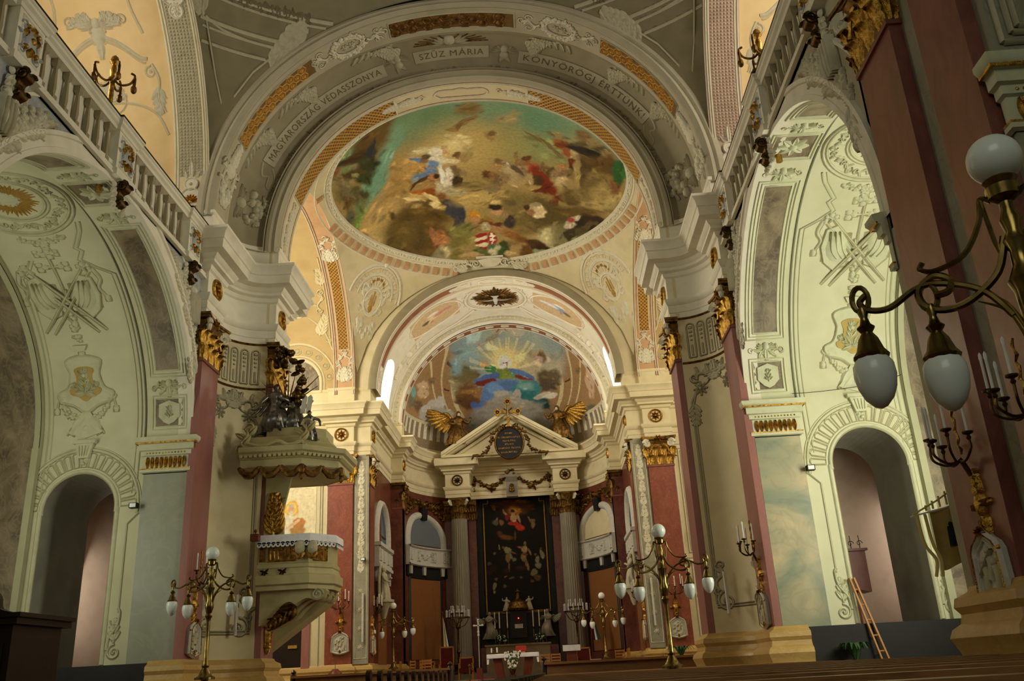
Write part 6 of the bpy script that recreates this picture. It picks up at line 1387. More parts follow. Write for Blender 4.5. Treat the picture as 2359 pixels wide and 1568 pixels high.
# ------------------------------------------------------------------ crossing ornament
def ring(u, v, h):        # u angle*RD, v outward distance
    th = u / RD; r_ = RD + v; x, y = r_ * cos(th), YD + r_ * sin(th); return (x, y, dome(x, y) - h)
r = Relief()
for v, wd in ((-.06, .1), (.08, .05), (.16, .06), (.5, .05)): r.stroke([(RD * t, v) for t in np.linspace(0, 2 * PI, 160)], wd, wd, wd * .7)
r.build('ring_moulding', ring, 'stucco', CX_)
r = Relief(); r.garland([(RD * t, .0) for t in np.linspace(0, 2 * PI, 120)], .07, .07, n=300); tag(r.build('ring_leaf_bead', ring, 'stucco', CX_), kind='stuff')
blk = 0
for k in range(84):
    th = 2 * PI * (k + .5) / 84; R = min(6.05 / max(abs(cos(th)), 1e-6), 5.95 / max(abs(sin(th)), 1e-6))
    if R < RD + .42 or sin(th) < -.2: continue
    r = Relief(); r.plate([(RD * th - .12, .22), (RD * th + .12, .22), (RD * th + .12, .44), (RD * th - .12, .44)], .07); r.plate([(RD * th - .08, .25), (RD * th + .08, .25), (RD * th + .08, .4), (RD * th - .08, .4)], .1)
    r.build('ring_block', ring, 'plaster_salmon', CX_)
for sg, nm in ((-1, 'left'), (1, 'right')):      # pendentive shells with oval cartouche
    c0 = math.atan2(1, sg * 1.0)
    def pm(u, v, h):      # u across, v up towards the ring
        th = c0 - u / 6.6 * sg * -1 * 1 if False else c0 - u / 6.6
        r_ = 7.9 - v; R = min(6.05 / max(abs(cos(th)), 1e-6), 5.95 / max(abs(sin(th)), 1e-6)); r_ = min(r_, R + .02)
        x, y = r_ * cos(th), YD + r_ * sin(th); return (x, y, dome(x, y) - h)
    r = Relief()
    for R, wd in ((1.15, .1), (1.02, .05), (.78, .07), (.72, .04)): r.stroke([(R * cos(a), .75 + R * .8 * sin(a)) for a in np.linspace(-.1, PI + .1, 30)], wd, wd, wd * .6)
    for k in range(9):
        a = PI * (k + .5) / 9; r.frame([(R * cos(a + q), .75 + R * .8 * sin(a + q)) for R, q in ((.83, -.1), (.97, -.1), (.97, .1), (.83, .1))], .03, .03)
        r.stroke([(.3 * cos(a), .75 + .25 * sin(a)), (.68 * cos(a), .75 + .53 * sin(a))], .05, .08, .03)
    r.frame(circle(0, .62, .38, 24, .34), .08, .06); r.frame(circle(0, .62, .3, 24, .26), .03, .03)
    for q in (-1, 1): r.scrollwork(q * .45, .45, PI / 2, .45, .07, q); r.acanthus(q * .2, .2, -PI / 2 + q * .4, .35, 3, .2, .04); r.spiral(q * .55, .95, .12, 0, 1.2, .05, q)
    r.garland([(-.35, .1), (0, -.05), (.35, .1)], .09, .07); r.boss(0, 1.72, .14, .1, 8)
    r.shade(pm, 'plaster_ochre', r.build('pendentive_shell', pm, 'stucco', CX_), 1.15, .03)
    r = Relief()
    for k in range(9): a = PI * (k + .5) / 9; r.rosette(.3 * cos(a), .98 + .22 * sin(a), .055, 5, .03, False)
    r.stroke([(0, .42), (0, .84)], .09, .05, .05); r.boss(0, .42, .1, .05, 8)
    for q in (-1, 1): r.stroke([(q * .1, .5), (q * .1, .75)], .05, .03, .04)
    r.build('gilt_reliquary', pm, 'gold_paint', CX_)
# console with scrolls over the chancel arch crown, holding the fresco's edge
r = Relief()
for q in (-1, 1): r.spiral(q * .62, .22, .2, 0, 1.6, .07, q, .1); r.scrollwork(q * .8, .12, 0 if q > 0 else PI, .7, .08, q, .08); r.acanthus(q * 1.0, .05, (0 if q > 0 else PI), .6, 4, .25, .08)
r.plate(spline([(-.55, .35), (-.3, .08), (0, .02), (.3, .08), (.55, .35), (0, .42)], 4), .08); r.plate([(-.6, .42), (.6, .42), (.6, .5), (-.6, .5)], .12)
r.build('scroll_console', lambda u, v, h: (u, 35.95 - h - .4 * v, 18.05 + v * .9), 'stucco', CX_)
# transept arch lattice, mouldings, tablet
for s, sd in ((-1, 'left'), (1, 'right')):
    T = ENT['t%d' % s]; ta = ArcMap(5.85, 5.35, 30.25, 12.95, s); TL = ta.len[-1]
    fn = lambda u, v, h: ta(v, u, h)
    lattice(T, fn, 1.65, 6.0, 6.24, 6.68, .15, 'gold_ground', 'gold_bar', s < 0, .045); lattice(T, fn, TL - 6.0, TL - 1.65, 6.24, 6.68, .15, 'gold_ground', 'gold_bar', s < 0, .045)
    r = Relief()
    for v in (6.04, 6.1, 6.82, 6.9): r.stroke([(u, v) for u in np.linspace(-.3, TL, 80)], .05, .05, .04)
    for u_, sg in ((.8, 1), (6.2, 1), (TL - .8, -1)):
        r.acanthus(u_ - .55 * sg, 6.46, 0 if sg > 0 else PI, .6, 4, .4, .06); r.acanthus(u_ - .5 * sg, 6.25, 0 if sg > 0 else PI, .5, 3, .25, .05); r.acanthus(u_ - .5 * sg, 6.67, 0 if sg > 0 else PI, .5, 3, .25, .05)
        for q in (-1, 1): r.scrollwork(u_ + .3 * sg, 6.46 + q * .2, (0 if sg > 0 else PI) - q * .3, .5, .06, q); r.scrollwork(u_ + .1 * sg, 6.46 + q * .1, (0 if sg > 0 else PI) + q * .9, .3, .05, q)
    r.shade(fn, 'plaster_red_brown', r.build('arch_stucco', fn, 'stucco', T, s < 0), 1.1, .025)
    mb = MB()
    mb.box(-6.95, -6.05, 36.0, 36.2, 12.2, 13.15) if False else None
    tv = ArcMap(6.03, 5.53, 30.25, 12.95, s)
    mb = MB(); poly = [(7.62, .0)] + [(8.5 - .88 * cos(PI * i / 16), .35 + .95 * sin(PI * i / 16)) for i in range(17)] + [(9.38, 0)]
    mb.prism(poly, tv, -.02, .02); tb = mb.build('inscription_tablet', 'marble_brown', T, False)
    if s < 0: letters('lettering', 'RÁLY\nZED\nINK\nET', .2, lambda x, y, h: tv(8.18 - x, .92 + y, .025), 'gilt_letter', tb, .23)
    r = Relief()
    for R, wd in ((1.0, .16), (1.14, .07), (1.65, .1)): r.stroke([(8.5 - R * .98, -.1), (8.5 - R * .98, .3)] + [(8.5 - .98 * R * cos(a), .35 + R * sin(a) * 1.05) for a in np.linspace(0, PI, 30)] + [(8.5 + R * .98, .3), (8.5 + R * .98, -.1)], wd, wd, wd * .45)
    for k in range(9):
        a = PI * (k + .5) / 9; x, y = 8.5 - 1.38 * cos(a), .35 + 1.42 * sin(a); r.frame(circle(x, y, .14, 12), .035, .03); r.rosette(x, y, .1, 6, .025, False)
    for q in (-1, 1):
        r.stroke(spline([(8.5 + q * 1.5, 1.0), (8.5 + q * 1.75, 1.4), (8.5 + q * 1.5, 1.8), (8.5 + q * 1.2, 2.6), (8.5 + q * .6, 3.2)]), .1, .07, .04); r.spiral(8.5 + q * 1.4, 2.2, .15, 0, 1.3, .06, q); r.acanthus(8.5 + q * 1.0, 2.4, PI / 2 - q * .4, .9, 5, .35, .05)
        r.stroke([(8.5 + q * 1.45, v) for v in np.linspace(1.9, 6, 24)], .07, .07, .04); r.scrollwork(8.5 + q * 1.2, 3.5, PI / 2, .8, .08, q); r.acanthus(8.5 + q * 1.35, 4.6, PI / 2, .8, 4, .25, .04)
    for k in range(4): r.acanthus(8.5, 3.2, PI / 2 + (k - 1.5) * .5, .9, 4, .3, .05)
    r.shade(tv, 'plaster_contour', r.build('vault_stucco', tv, 'plaster_cream', T, s > 0), 1.1, .03)
# ------------------------------------------------------------------ chancel ornament
RC = 5.11
def cs(u, v, h): th = u / RC; r_ = RC - h; return (-r_ * cos(th), v, 12.8 + .965 * r_ * sin(th))
for t0, t1 in ((14, 72), (108, 166)):
    mb = MB(); mb.grid(lambda a, b: cs(dg(t0 + (t1 - t0) * a) * RC, 36.45 + .45 * b, .012), 40, 1); mb.build('soffit_panel', 'plaster_red_brown', CC)
r = Relief()
for v in (36.3, 36.36, 37.0, 37.1): r.stroke([(dg(t) * RC, v) for t in np.linspace(1, 179, 80)], .04, .04, .03)
u = dg(90) * RC; r.frame(circle(u, 36.68, .6, 20, .22), .06, .05)
for t in (74, 79, 101, 106, 12, 168): r.acanthus(dg(t) * RC, 36.68, 0 if t > 90 else PI, .5, 4, .4, .05)
r.shade(cs, 'plaster_salmon', r.build('soffit_stucco', cs, 'plaster_white', CC), 1.1, .02)
def cb(u, v, h): th = u / 5.55; r_ = 5.55 - h; return (-r_ * cos(th), v, 12.95 + 5.35 / 5.55 * r_ * sin(th))
uc = dg(90) * 5.55
r = Relief()
for R, wd in ((1.5, .12), (1.35, .05)): r.frame(circle(uc, 39.8, R, 40, R * 1.0), wd, wd * .6)
for k in range(20): a = 2 * PI * k / 20; r.boss(uc + 1.62 * cos(a), 39.8 + 1.62 * sin(a), .07, .05, 6)
for q in (-1, 1):
    for (y0, y1) in ((38.6, 37.7), (41.0, 41.9)):
        r.stroke(spline([(uc + q * 1.1, y0), (uc + q * 2.2, y1), (uc + q * 4.0, y1 + (.1 if y1 > 40 else -.05)), (uc + q * 5.5, y1)]), .22, .18, .05)
        r.stroke(spline([(uc + q * 1.0, y0), (uc + q * 2.2, y1 + (.2 if y1 > 40 else -.2)), (uc + q * 5.5, y1 + (.2 if y1 > 40 else -.2))]), .06, .06, .05)
    r.frame(circle(uc + q * 3.2, 39.8, 1.5, 24, 1.1), .08, .05)
    for yy in (38.2, 41.2): r.garland([(uc + q * 4.4, yy), (uc + q * 5.0, yy + .2)], .16, .14, seed=2); cherub(r, uc + q * 5.2, yy, .2, True, .2); r.acanthus(uc + q * 5.8, yy, PI / 2 + q * PI / 2 + PI, .8, 5, .4, .1)
r.shade(cb, 'plaster_salmon', r.build('vault_stucco', cb, 'plaster_white', CC), 1.1, .025)
r = Relief(); rg = random.Random(5)
for k in range(36): r.leaf(uc, 39.8, 2 * PI * k / 36, rg.uniform(.95, 1.25), .26, .05, 0)
r.build('gilt_glory', cb, 'gold_dark', CC)
dv = thing('dove', 'white carved dove on a gilded sunburst in the chancel vault', 'dove', (0, 39.8, 18.1))
mb = MB(); mb.ball((0, 39.8, 18.15), .14, 10, 6, (.9, 1.8, .8)); mb.ball((0, 40.1, 18.12), .09, 8, 5); mb.build('body', 'relief_white', dv)
for q in (-1, 1):
    mb = MB(); mb.grid(lambda a, b: (q * (.08 + .75 * a), 39.75 + .18 * b * (1 - .7 * a) - .1 * sin(a * 3), 18.14 - .08 * sin(PI * a) + .02 * b), 8, 3); mb.grid(lambda a, b: (q * (.08 + .75 * a), 39.75 + .18 * b * (1 - .7 * a) - .1 * sin(a * 3), 18.16 - .08 * sin(PI * a) + .02 * b), 8, 3); mb.build('wing', 'relief_white', dv)
mb = MB(); mb.grid(lambda a, b: ((b - .5) * (.12 + .3 * a), 39.6 - .3 * a, 18.14), 4, 4); mb.build('tail', 'relief_white', dv)
# painted angel scenes on the vault flanks
for q, cols in ((-1, ('#c98a7a', '#e0c8a0', '#6a5a34')), (1, ('#d8d8dc', '#8a98b0', '#7a6a44'))):
    mb = MB(); mb.grid(lambda a, b: cb(uc + q * (3.2 + 1.35 * (a - .5) * 2), 39.8 + .95 * (b - .5) * 2, .006), 60, 40); me = mb.mesh('fresco'); me.materials.append(MATS['fresco'])
    A_, B_ = np.meshgrid(np.linspace(-1, 1, 61), np.linspace(-1, 1, 41), indexing='ij'); A_ = A_.ravel(); B_ = B_.ravel()
    base = np.tile(np.array(lin('#c8ac84')[:3]), (len(A_), 1))
    set_cols(me, paint(A_, B_, base, [(0, 0, .5, .15, -.1, .25, cols[1], .4, 1), (-.3, -.1, .35, .1, 0, .2, cols[0], .4, 1), (.35, .1, .2, 0, 0, .2, cols[2], .4, 1), (-.6, -.2, .2, 0, 0, .15, cols[0], .4, 1), (0, -.4, .3, 0, 0, .15, '#e4e0d8', .5, 1), (.1, .35, .08, 0, 0, .12, '#b88a64', .3, 1)]))
    link('fresco', me, CC)
def asf(u, v, h): th = u / 5.02; r_ = 5.02 - h; return (-r_ * cos(th), v, 12.9 + .99 * r_ * sin(th))
r = Relief()
for v in (42.34, 42.9): r.stroke([(dg(t) * 5.02, v) for t in np.linspace(1, 179, 80)], .05, .05, .03)
for t in range(10, 175, 9): r.acanthus(dg(t) * 5.02, 42.62, 0, .4, 3, .3, .03)
r.build('arch_stucco', asf, 'stucco', CC)
r = Relief()
for k in range(70): t = 2 + 176 * k / 69; r.boss(dg(t) * 5.3, 0, .06, .05, 6)
r.build('arch_bead', lambda u, v, h: (-(5.3 + v) * cos(u / 5.3), 42.22 - h, 12.9 + (5.3 + v) * sin(u / 5.3)), 'stucco', CC)
# ------------------------------------------------------------------ figures
def lerp_prof(prof, t):
    for i in range(len(prof) - 1):
        if t <= prof[i + 1][0]:
            f = (t - prof[i][0]) / (prof[i + 1][0] - prof[i][0]); return prof[i][1] + (prof[i + 1][1] - prof[i][1]) * f
    return prof[-1][1]
ROBE = [(0, .30), (.2, .27), (.42, .21), (.58, .15), (.66, .145), (.76, .185), (.84, .165), (.88, .08), (.91, .055), (.93, .055)]
def figure(parent, H, mat, arms, head_off=(0, 0), skin=None, hair=None, lean=0., folds=.13, kneel=False):
    """robed figure of height H in the parent's frame, facing -y; arms: list of joint lists (metres at H=1)"""
    mb = MB()
    def fn(a, b):
        t = b * .93; r_ = lerp_prof(ROBE, t); th = 2 * PI * a
        r_ *= 1 + folds * sin(th * 9 + 4 * b) * max(0, 1 - t * 1.25) + folds * .4 * sin(th * 5 - 6 * b) * max(0, 1 - t)
        ox = lean * t; oy = -.12 * sin(PI * min(1, t / .6)) * (1 if kneel else .25)
        return (H * (ox + r_ * cos(th)), H * (oy + r_ * .72 * sin(th)), H * t)
    mb.grid(fn, 30, 26, cu=True)
    for arm in arms:
        P = spline([(H * (x + lean * .7), H * y, H * z) for x, y, z in arm], 4); n = len(P)
        mb.tube(P, [H * (.058 - .026 * i / (n - 1)) for i in range(n)], 8)
        x, y, z = P[-1]; mb.ball((x, y, z), H * .036, 8, 5, (1, 1.2, .8))
    body = mb.build('body', mat, parent, True, 70)
    mb = MB(); hx, hy, hz = H * (head_off[0] + lean), H * (head_off[1] - .02), H * .965
    mb.ball((hx, hy, hz), H * .065, 12, 8, (.86, 1, 1.15)); mb.ball((hx, hy - H * .066, hz - H * .004), H * .014, 6, 4, (.8, 1, 1.5)); mb.ball((hx, hy - H * .055, hz - H * .045), H * .02, 6, 4)
    mb.build('head', skin or mat, parent)
    mb = MB(); mb.grid(lambda a, b: (hx + H * .07 * sin(PI * (.02 + .62 * b)) * cos(2 * PI * a) * (1 + .08 * sin(18 * a * PI)), hy + H * .014 + H * .075 * sin(PI * (.02 + .62 * b)) * sin(2 * PI * a), hz + H * .012 + H * .085 * cos(PI * (.02 + .62 * b))), 18, 6, cu=True)
    mb.build('hair', hair or mat, parent); return body
def wing(parent, root, tip_dir, L, mat, H=1.):
    mb = MB(); rx, ry, rz = root; dx, dy, dz = tip_dir
    for k in range(9):
        t = k / 8; a = -1.15 * t; bx = rx + dx * L * .42 * t; bz = rz + dz * L * .35 * t + .05 * sin(PI * t) * L; by = ry + dy * L * .3 * t
        ln = L * (.42 + .4 * sin(PI * (.15 + .6 * t)))
        ux, uz = dx * (.55 + .45 * t), -1 + 1.25 * t; l = math.hypot(ux, uz); ux, uz = ux / l, uz / l
        def fn(p, q):
            w_ = (q - .5) * .17 * L * (sin(PI * (.1 + .82 * p))) ** .7
            return (bx + ux * ln * p - uz * w_, by + dy * L * .25 * p + .012 * k + .03 * L * (q - .5) ** 2 * 4, bz + uz * ln * p + ux * w_)
        mb.grid(fn, 5, 3)
    mb.tube([(rx, ry, rz), (rx + dx * L * .25, ry + dy * .1, rz + dz * L * .3 + .05), (rx + dx * L * .5, ry + dy * .2, rz + dz * L * .35)], [.06 * L, .07 * L, .02 * L], 8)
    return mb.build('wing', mat, parent, True, 60)
# ------------------------------------------------------------------ apse: oratory windows, parapets, doors
def apm(ang0, s):
    def f(u, v, h): a = dg(ang0) + u / 5.15; r_ = 5.13 - h; return (s * r_ * cos(a), 43 + r_ * sin(a), v)
    return f
wi = 3
for s, sd in ((-1, 'left'), (1, 'right')):
    f0 = apm(28.5, s); f = lambda u, v, h: f0(u * 1.2, v, h); fl_ = s < 0
    wd_ = sroot('window_%d' % wi, 'arched oratory window in the apse wall, %s of the altar' % sd); wi += 1
    poly = [(-1.12, 7.3), (1.12, 7.3)] + [(1.12 * cos(a), 7.6 + 1.12 * sin(a)) for a in np.linspace(0, PI, 20)]
    mb = MB(); mb.prism(poly, f, .0, .03); mb.build('pane', 'pane_grey' if s < 0 else 'plaster_cream', wd_, False)
    r = Relief(); r.stroke([(0, 7.3), (0, 8.7)], .07, .07, .06); r.stroke([(-1.1, 7.36), (1.1, 7.36)], .07, .07, .06); r.build('glazing_bar', f, 'wood_red', wd_, fl_)
    r = Relief(); r.stroke([(1.3, 7.3), (1.3, 7.55)] + [(1.3 * cos(a), 7.6 + 1.3 * sin(a)) for a in np.linspace(0, PI, 30)] + [(-1.3, 7.55), (-1.3, 7.3)], .36, .36, .16); r.build('arch_surround', f, 'relief_white', wd_, fl_)
    r = Relief(); r.plate([(-.14, 8.65), (.14, 8.65), (.22, 9.25), (-.22, 9.25)], .22); r.build('keystone', f, 'marble_black', wd_)
    r = Relief(); cherub(r, 0, 9.45, .16, False, .3); r.garland([(-.3, 9.6), (0, 9.2), (.3, 9.6)], .1, .2)
    for q in (-1, 1): r.acanthus(q * .4, 9.45, 0 if q > 0 else PI, .8, 5, .35, .08); r.garland([(q * .5, 9.5), (q * 1.35, 8.8)], .12, .1); r.acanthus(q * 1.0, 9.6, 0 if q > 0 else PI, .4, 4, .3, .08)
    r.build('gilt_spandrel', f, 'gold_dark', wd_, fl_)
    # black and rust marble framing and parapet
    pp = thing('oratory_parapet', 'white carved oratory parapet below the arched window, %s of the altar' % sd, 'parapet', f(0, 6.3, .1))
    mb = MB(); mb.grid(lambda a, b: f(-1.5 + 3.0 * a, 6.35 + .95 * b, .2), 16, 1); mb.grid(lambda a, b: f(-1.5 + 3.0 * a, 7.3, .2 * b), 16, 1); mb.grid(lambda a, b: f(-1.5 + 3.0 * a, 6.35, .2 * b), 16, 1); mb.grid(lambda a, b: f(-1.5, 6.35 + .95 * a, .2 * b), 1, 1); mb.grid(lambda a, b: f(1.5, 6.35 + .95 * a, .2 * b), 1, 1); mb.build('front', 'relief_white', pp)
    r = Relief(); fr = lambda u, v, h: f(u, v, h + .2)
    r.stroke([(u, 7.25) for u in np.linspace(-1.55, 1.55, 12)], .12, .12, .1); r.stroke([(u, 6.4) for u in np.linspace(-1.55, 1.55, 12)], .1, .1, .07)
    for x in (-1.3, -.55, .55, 1.3): r.frame(rect(x - .14, 6.6, x + .14, 7.08), .05, .05); r.acanthus(x, 6.65, PI / 2, .4, 3, .2, .06)
    r.garland([(-.35, 6.95), (0, 6.7), (.35, 6.95)], .08, .08)
    r.build('carving', fr, 'relief_white', pp, fl_)
    for x in (-1.15, 0, 1.15):
        mb = MB(); mb.prism([(x - .1, 6.35), (x + .1, 6.35), (x + .07, 5.95), (x - .07, 5.95)], f, 0, .16); mb.build('bracket', 'relief_white', pp, False)
    mb = MB(); mb.grid(lambda a, b: f(-1.5 + 3.0 * a, 5.85 + .5 * b, .06), 16, 1); mb.build('black_frieze', 'marble_black', A)
    dr = sroot('door_%d' % (wi - 2), 'tall brown wooden door panel in the apse, %s of the altar' % sd)
    mb = MB(); mb.grid(lambda a, b: f(-1.05 + 2.1 * a, 2.0 + 3.75 * b, .03), 12, 1); mb.build('leaf', 'wood_door', dr)
    r = Relief(); r.stroke([(-1.1, 2.0), (-1.1, 5.8)] + [(u, 5.8) for u in np.linspace(-1.1, 1.1, 10)] + [(1.1, 5.8), (1.1, 2.0)], .14, .14, .07); r.build('door_frame', f, 'marble_black', dr, fl_)
    mb = MB(); mb.grid(lambda a, b: f(-1.6 + 3.2 * a, 1.0 + .95 * b, .08), 16, 1); mb.grid(lambda a, b: f(-1.6 + 3.2 * a, 1.95, .08 * b), 16, 1); mb.build('dado', 'marble_rust', A)
    # oratory in the chancel side wall
    fc_ = lambda u, v, h: (s * (5.55 - h), 39.8 + u, v)
    wd_ = sroot('window_%d' % wi, 'arched oratory opening in the %s chancel side wall' % sd); wi += 1
    mb = MB(); mb.prism([(-1.35, 5.2), (1.35, 5.2)] + [(1.35 * cos(a), 7.1 + 1.35 * sin(a)) for a in np.linspace(0, PI, 20)], fc_, -.12, -.1); mb.build('pane', 'pane_grey', wd_, False)
    r = Relief(); r.stroke([(1.45, 6.6), (1.45, 7.1)] + [(1.45 * cos(a), 7.1 + 1.45 * sin(a)) for a in np.linspace(0, PI, 30)] + [(-1.45, 7.1), (-1.45, 6.6)], .34, .34, .18); r.build('arch_surround', fc_, 'relief_white', wd_, fl_)
    r = Relief(); r.stroke([(0, 6.5), (0, 8.4)], .08, .08, .1); r.stroke([(-1.3, 7.2), (1.3, 7.2)], .06, .06, .1); r.build('glazing_bar', lambda u, v, h: fc_(u, v, h - .1), 'wood_red', wd_, fl_)
    pp = thing('oratory_parapet', 'white carved oratory parapet on the %s chancel side wall' % sd, 'parapet', fc_(0, 5.8, .1))
    mb = MB(); mb.box(-.2, .06, -1.6, 1.6, 0, .85); mb.box(-.28, .06, -1.66, 1.66, .8, .95); mb.box(-.25, .06, -1.64, 1.64, -.08, .06)
    mb.v = [(s * (5.55 + p[0] * 1.0), 39.8 + p[1], 5.75 + p[2]) for p in mb.v]; mb.build('front', 'relief_white', pp, False)
    r = Relief()
    for x in (-1.3, -.5, .5, 1.3): r.frame(rect(x - .2, 5.95, x + .2, 6.45), .05, .05); r.acanthus(x, 6.0, PI / 2, .4, 3, .2, .06)
    r.stroke([(-1.6, 6.52), (1.6, 6.52)], .06, .06, .06); r.build('carving', lambda u, v, h: fc_(u, v, h + .2), 'relief_white', pp, fl_)
    for x in (-1.3, 1.3):
        mb = MB(); mb.prism([(x - .16, 5.75), (x + .16, 5.75), (x + .1, 5.1), (x - .1, 5.1)], fc_, 0, .18); mb.build('bracket', 'relief_white', pp, False)
    mb = MB(); mb.box(-5.57, -5.5, 38.8, 40.8, 1.0, 5.1); mir(mb, s).build('wood_panel', 'wood_door', ENT['c%d' % s], False)
    # carved group on a console
    st = local_thing('statue_group', 'white carved figure group on a console on the %s chancel wall' % sd, 'statue', Matrix.Translation((s * 5.2, 38.4, 4.3)) @ Matrix.Rotation(s * -PI / 2 if s > 0 else PI / 2, 4, 'Z'))
    figure(st, 1.25, 'stucco_dim', [[(.17, 0, .78), (.3, -.1, .66), (.2, -.22, .72)], [(-.17, 0, .78), (-.28, -.1, .62), (-.12, -.22, .58)]])
    mb = MB(); mb.tube(spline([(-.35, .12, .0), (-.42, .12, .7), (-.25, .12, 1.25), (0, .12, 1.42), (.25, .12, 1.25), (.42, .12, .7), (.35, .12, 0)], 4), .06, 6); mb.build('niche_rim', 'stucco_dim', st)
    mb = MB(); mb.lathe([(.08, -.75), (.14, -.6), (.2, -.35), (.36, -.12), (.44, -.1), (.44, 0)], 12); mb.build('console', 'stucco_dim', st)
# ------------------------------------------------------------------ high altar: columns, pediment, painting
AX = .12
al_t = thing('altar_aedicule', 'columned high altar front with triangular cream pediment and black frame', 'altar', (AX, 46.9, 1.25))
for q in (-1, 1):
    xc = AX + q * 2.8
    mb = MB(); n = 24
    def colf(a, b):
        t = b; R = .46 - .05 * t ** 1.5; k = int(round(a * 96)) % 4; R *= (.955 if k in (1, 2) else 1.0)
        return (xc + R * cos(2 * PI * a), 46.35 + R * sin(2 * PI * a), 1.9 + 7.05 * b)
    mb.grid(colf, 96, 8, cu=True); cl = mb.build('column', 'marble_column', al_t, True, 25)
    mb = MB(); mb.lathe([(.6, 1.25), (.6, 1.5), (.56, 1.56), (.58, 1.64), (.56, 1.7), (.5, 1.74), (.52, 1.8), (.49, 1.9), (.46, 1.92)], 20, (xc, 46.35, 0)); mb.build('column_base', 'marble_black', cl)
    mb = MB(); mb.lathe([(.4, 8.95), (.41, 9.4), (.5, 9.8), (.54, 9.92)], 20, (xc, 46.35, 0)); cap = mb.build('column_capital', 'gold_dark', al_t)
    for k in range(8):
        a = 2 * PI * k / 8
        for (z, of, sc_) in ((8.97, 0, .8), (9.3, PI / 8, .85)):
            inst('leaf', LEAF_D, cap, Matrix.Translation((xc + .4 * cos(a + of), 46.35 + .4 * sin(a + of), z)) @ Matrix.Rotation(a + of, 4, 'Z') @ Matrix.Scale(sc_, 4))
    for k in range(4):
        a = PI / 4 + PI / 2 * k; inst('volute', VOL_G, cap, Matrix.Translation((xc + .54 * cos(a), 46.35 + .54 * sin(a), 9.78)) @ Matrix.Rotation(a, 4, 'Z'))
    mb = MB(); mb.box(xc - .5, xc + .5, 45.85, 46.85, 9.92, 10.04); mb.build('abacus', 'gold_dark', cap, False)
    for d_ in (-.62, .62):
        mb = MB(); mb.box(xc + d_ - .2, xc + d_ + .2, 46.75, 47.1, 1.3, 9.9); mb.build('back_pilaster', 'marble_rust', al_t, False)
        mb = MB(); mb.box(xc + d_ - .25, xc + d_ + .25, 46.65, 47.1, 8.95, 10.0); cp_ = mb.build('pilaster_capital', 'gold_dark', al_t, False)
        for y in (-.12, .12): inst('leaf', LEAF_D, cp_, Matrix.Translation((xc + d_ + y, 46.65, 8.97)) @ Matrix.Rotation(-PI / 2, 4, 'Z')); inst('leaf', LEAF_D, cp_, Matrix.Translation((xc + d_ + y * .6, 46.63, 9.35)) @ Matrix.Rotation(-PI / 2, 4, 'Z'))
    path = [(xc - .62, 47.4), (xc - .62, 45.82), (xc + .62, 45.82), (xc + .62, 47.4)]
    for nm, pr in (('entablature_block', ARCHI + FRIEZE[1:] + CORN[:9] + [(.5, 12.0), (0, 12.1)]),): sweep(pr, path, 1).build(nm, 'plaster_cream', al_t)
    ros.build('frieze_rosette', lambda u, v, h: (xc + u, 45.8 - h, 10.89 + v), 'gold_dark', al_t)
# recessed entablature between, festoons and keystone
sweep(ARCHI + FRIEZE[1:] + CORN[:9] + [(.5, 12.0), (0, 12.1)], [(AX - 2.25, 46.6), (AX + 2.25, 46.6)], 1).build('entablature_middle', 'plaster_cream', al_t)
for q in (-1, 1):
    r = Relief(); r.garland(spline([(q * 1.95, 11.05), (q * 1.5, 10.72), (q * 1.1, 10.6), (q * .7, 10.75), (q * .4, 11.0)], 4), .1, .1, seed=3); r.garland([(q * 1.15, 10.62), (q * .95, 10.6)], .18, .18, seed=4); r.garland([(q * 1.98, 11.05), (q * 1.98, 10.4)], .09, .1, seed=5)
    r.build('gilt_festoon', lambda u, v, h: (AX + u, 46.56 - h, v), 'gold_dark', al_t)
mb = MB(); pr_ = [(0, 11.25), (.42, 11.2), (.46, 11.0), (.3, 10.75), (.3, 10.4), (.24, 10.0), (0, 9.95)]
mb.add([(AX - .3, 46.58 - o, z) for o, z in pr_] + [(AX + .3, 46.58 - o, z) for o, z in pr_], [(i, i + 1, 8 + i, 7 + i) for i in range(6)] + [tuple(range(7)), tuple(range(13, 6, -1))]); mb.build('keystone', 'marble_column', al_t, False)
r = Relief(); r.garland([(-.2, 11.2), (0, 11.35), (.2, 11.2)], .12, .12); r.acanthus(0, 10.2, PI / 2, .4, 3, .3, .06); r.build('keystone_gilding', lambda u, v, h: (AX + u, 46.2 - h, v), 'gold_dark', al_t)
# pediment
PW, PB, PT = 3.55, 12.12, 14.3
mb = MB(); mb.add([(AX - PW + .5, 45.85, PB), (AX + PW - .5, 45.85, PB), (AX, 45.85, PT - .2), (AX - PW + .5, 46.6, PB + .1), (AX + PW - .5, 46.6, PB + .1), (AX, 46.6, PT - .2)], [(0, 1, 2), (5, 4, 3), (0, 3, 4, 1), (1, 4, 5, 2), (2, 5, 3, 0)]); mb.build('tympanum', 'plaster_cream', al_t, False)
mb = MB(); mb.box(AX - PW, AX + PW, 45.22, 46.7, PB - .12, PB); mb.box(AX - PW + .1, AX + PW - .1, 45.35, 46.7, PB - .22, PB - .12); mb.build('pediment_base', 'plaster_cream', al_t, False)
for q in (-1, 1):
    mb = MB()
    for (o0, o1, y) in ((0, .17, 45.2), (-.1, 0, 45.27), (-.2, -.1, 45.5), (-.46, -.3, 45.75)):
        pts = []
        for o in (o0, o1): pts.append((-PW + (PW * -o / (PT - PB) if o < 0 else 0), PB + max(o, 0)))
        poly = [(AX - q * pts[0][0] * -1, pts[0][1]), (AX, PT + o0), (AX, PT + o1), (AX - q * pts[1][0] * -1, pts[1][1])]
        mb.prism(poly, lambda u, v, h: (u, h, v), y, 46.7)
    mb.build('raking_cornice', 'plaster_cream', al_t, False)
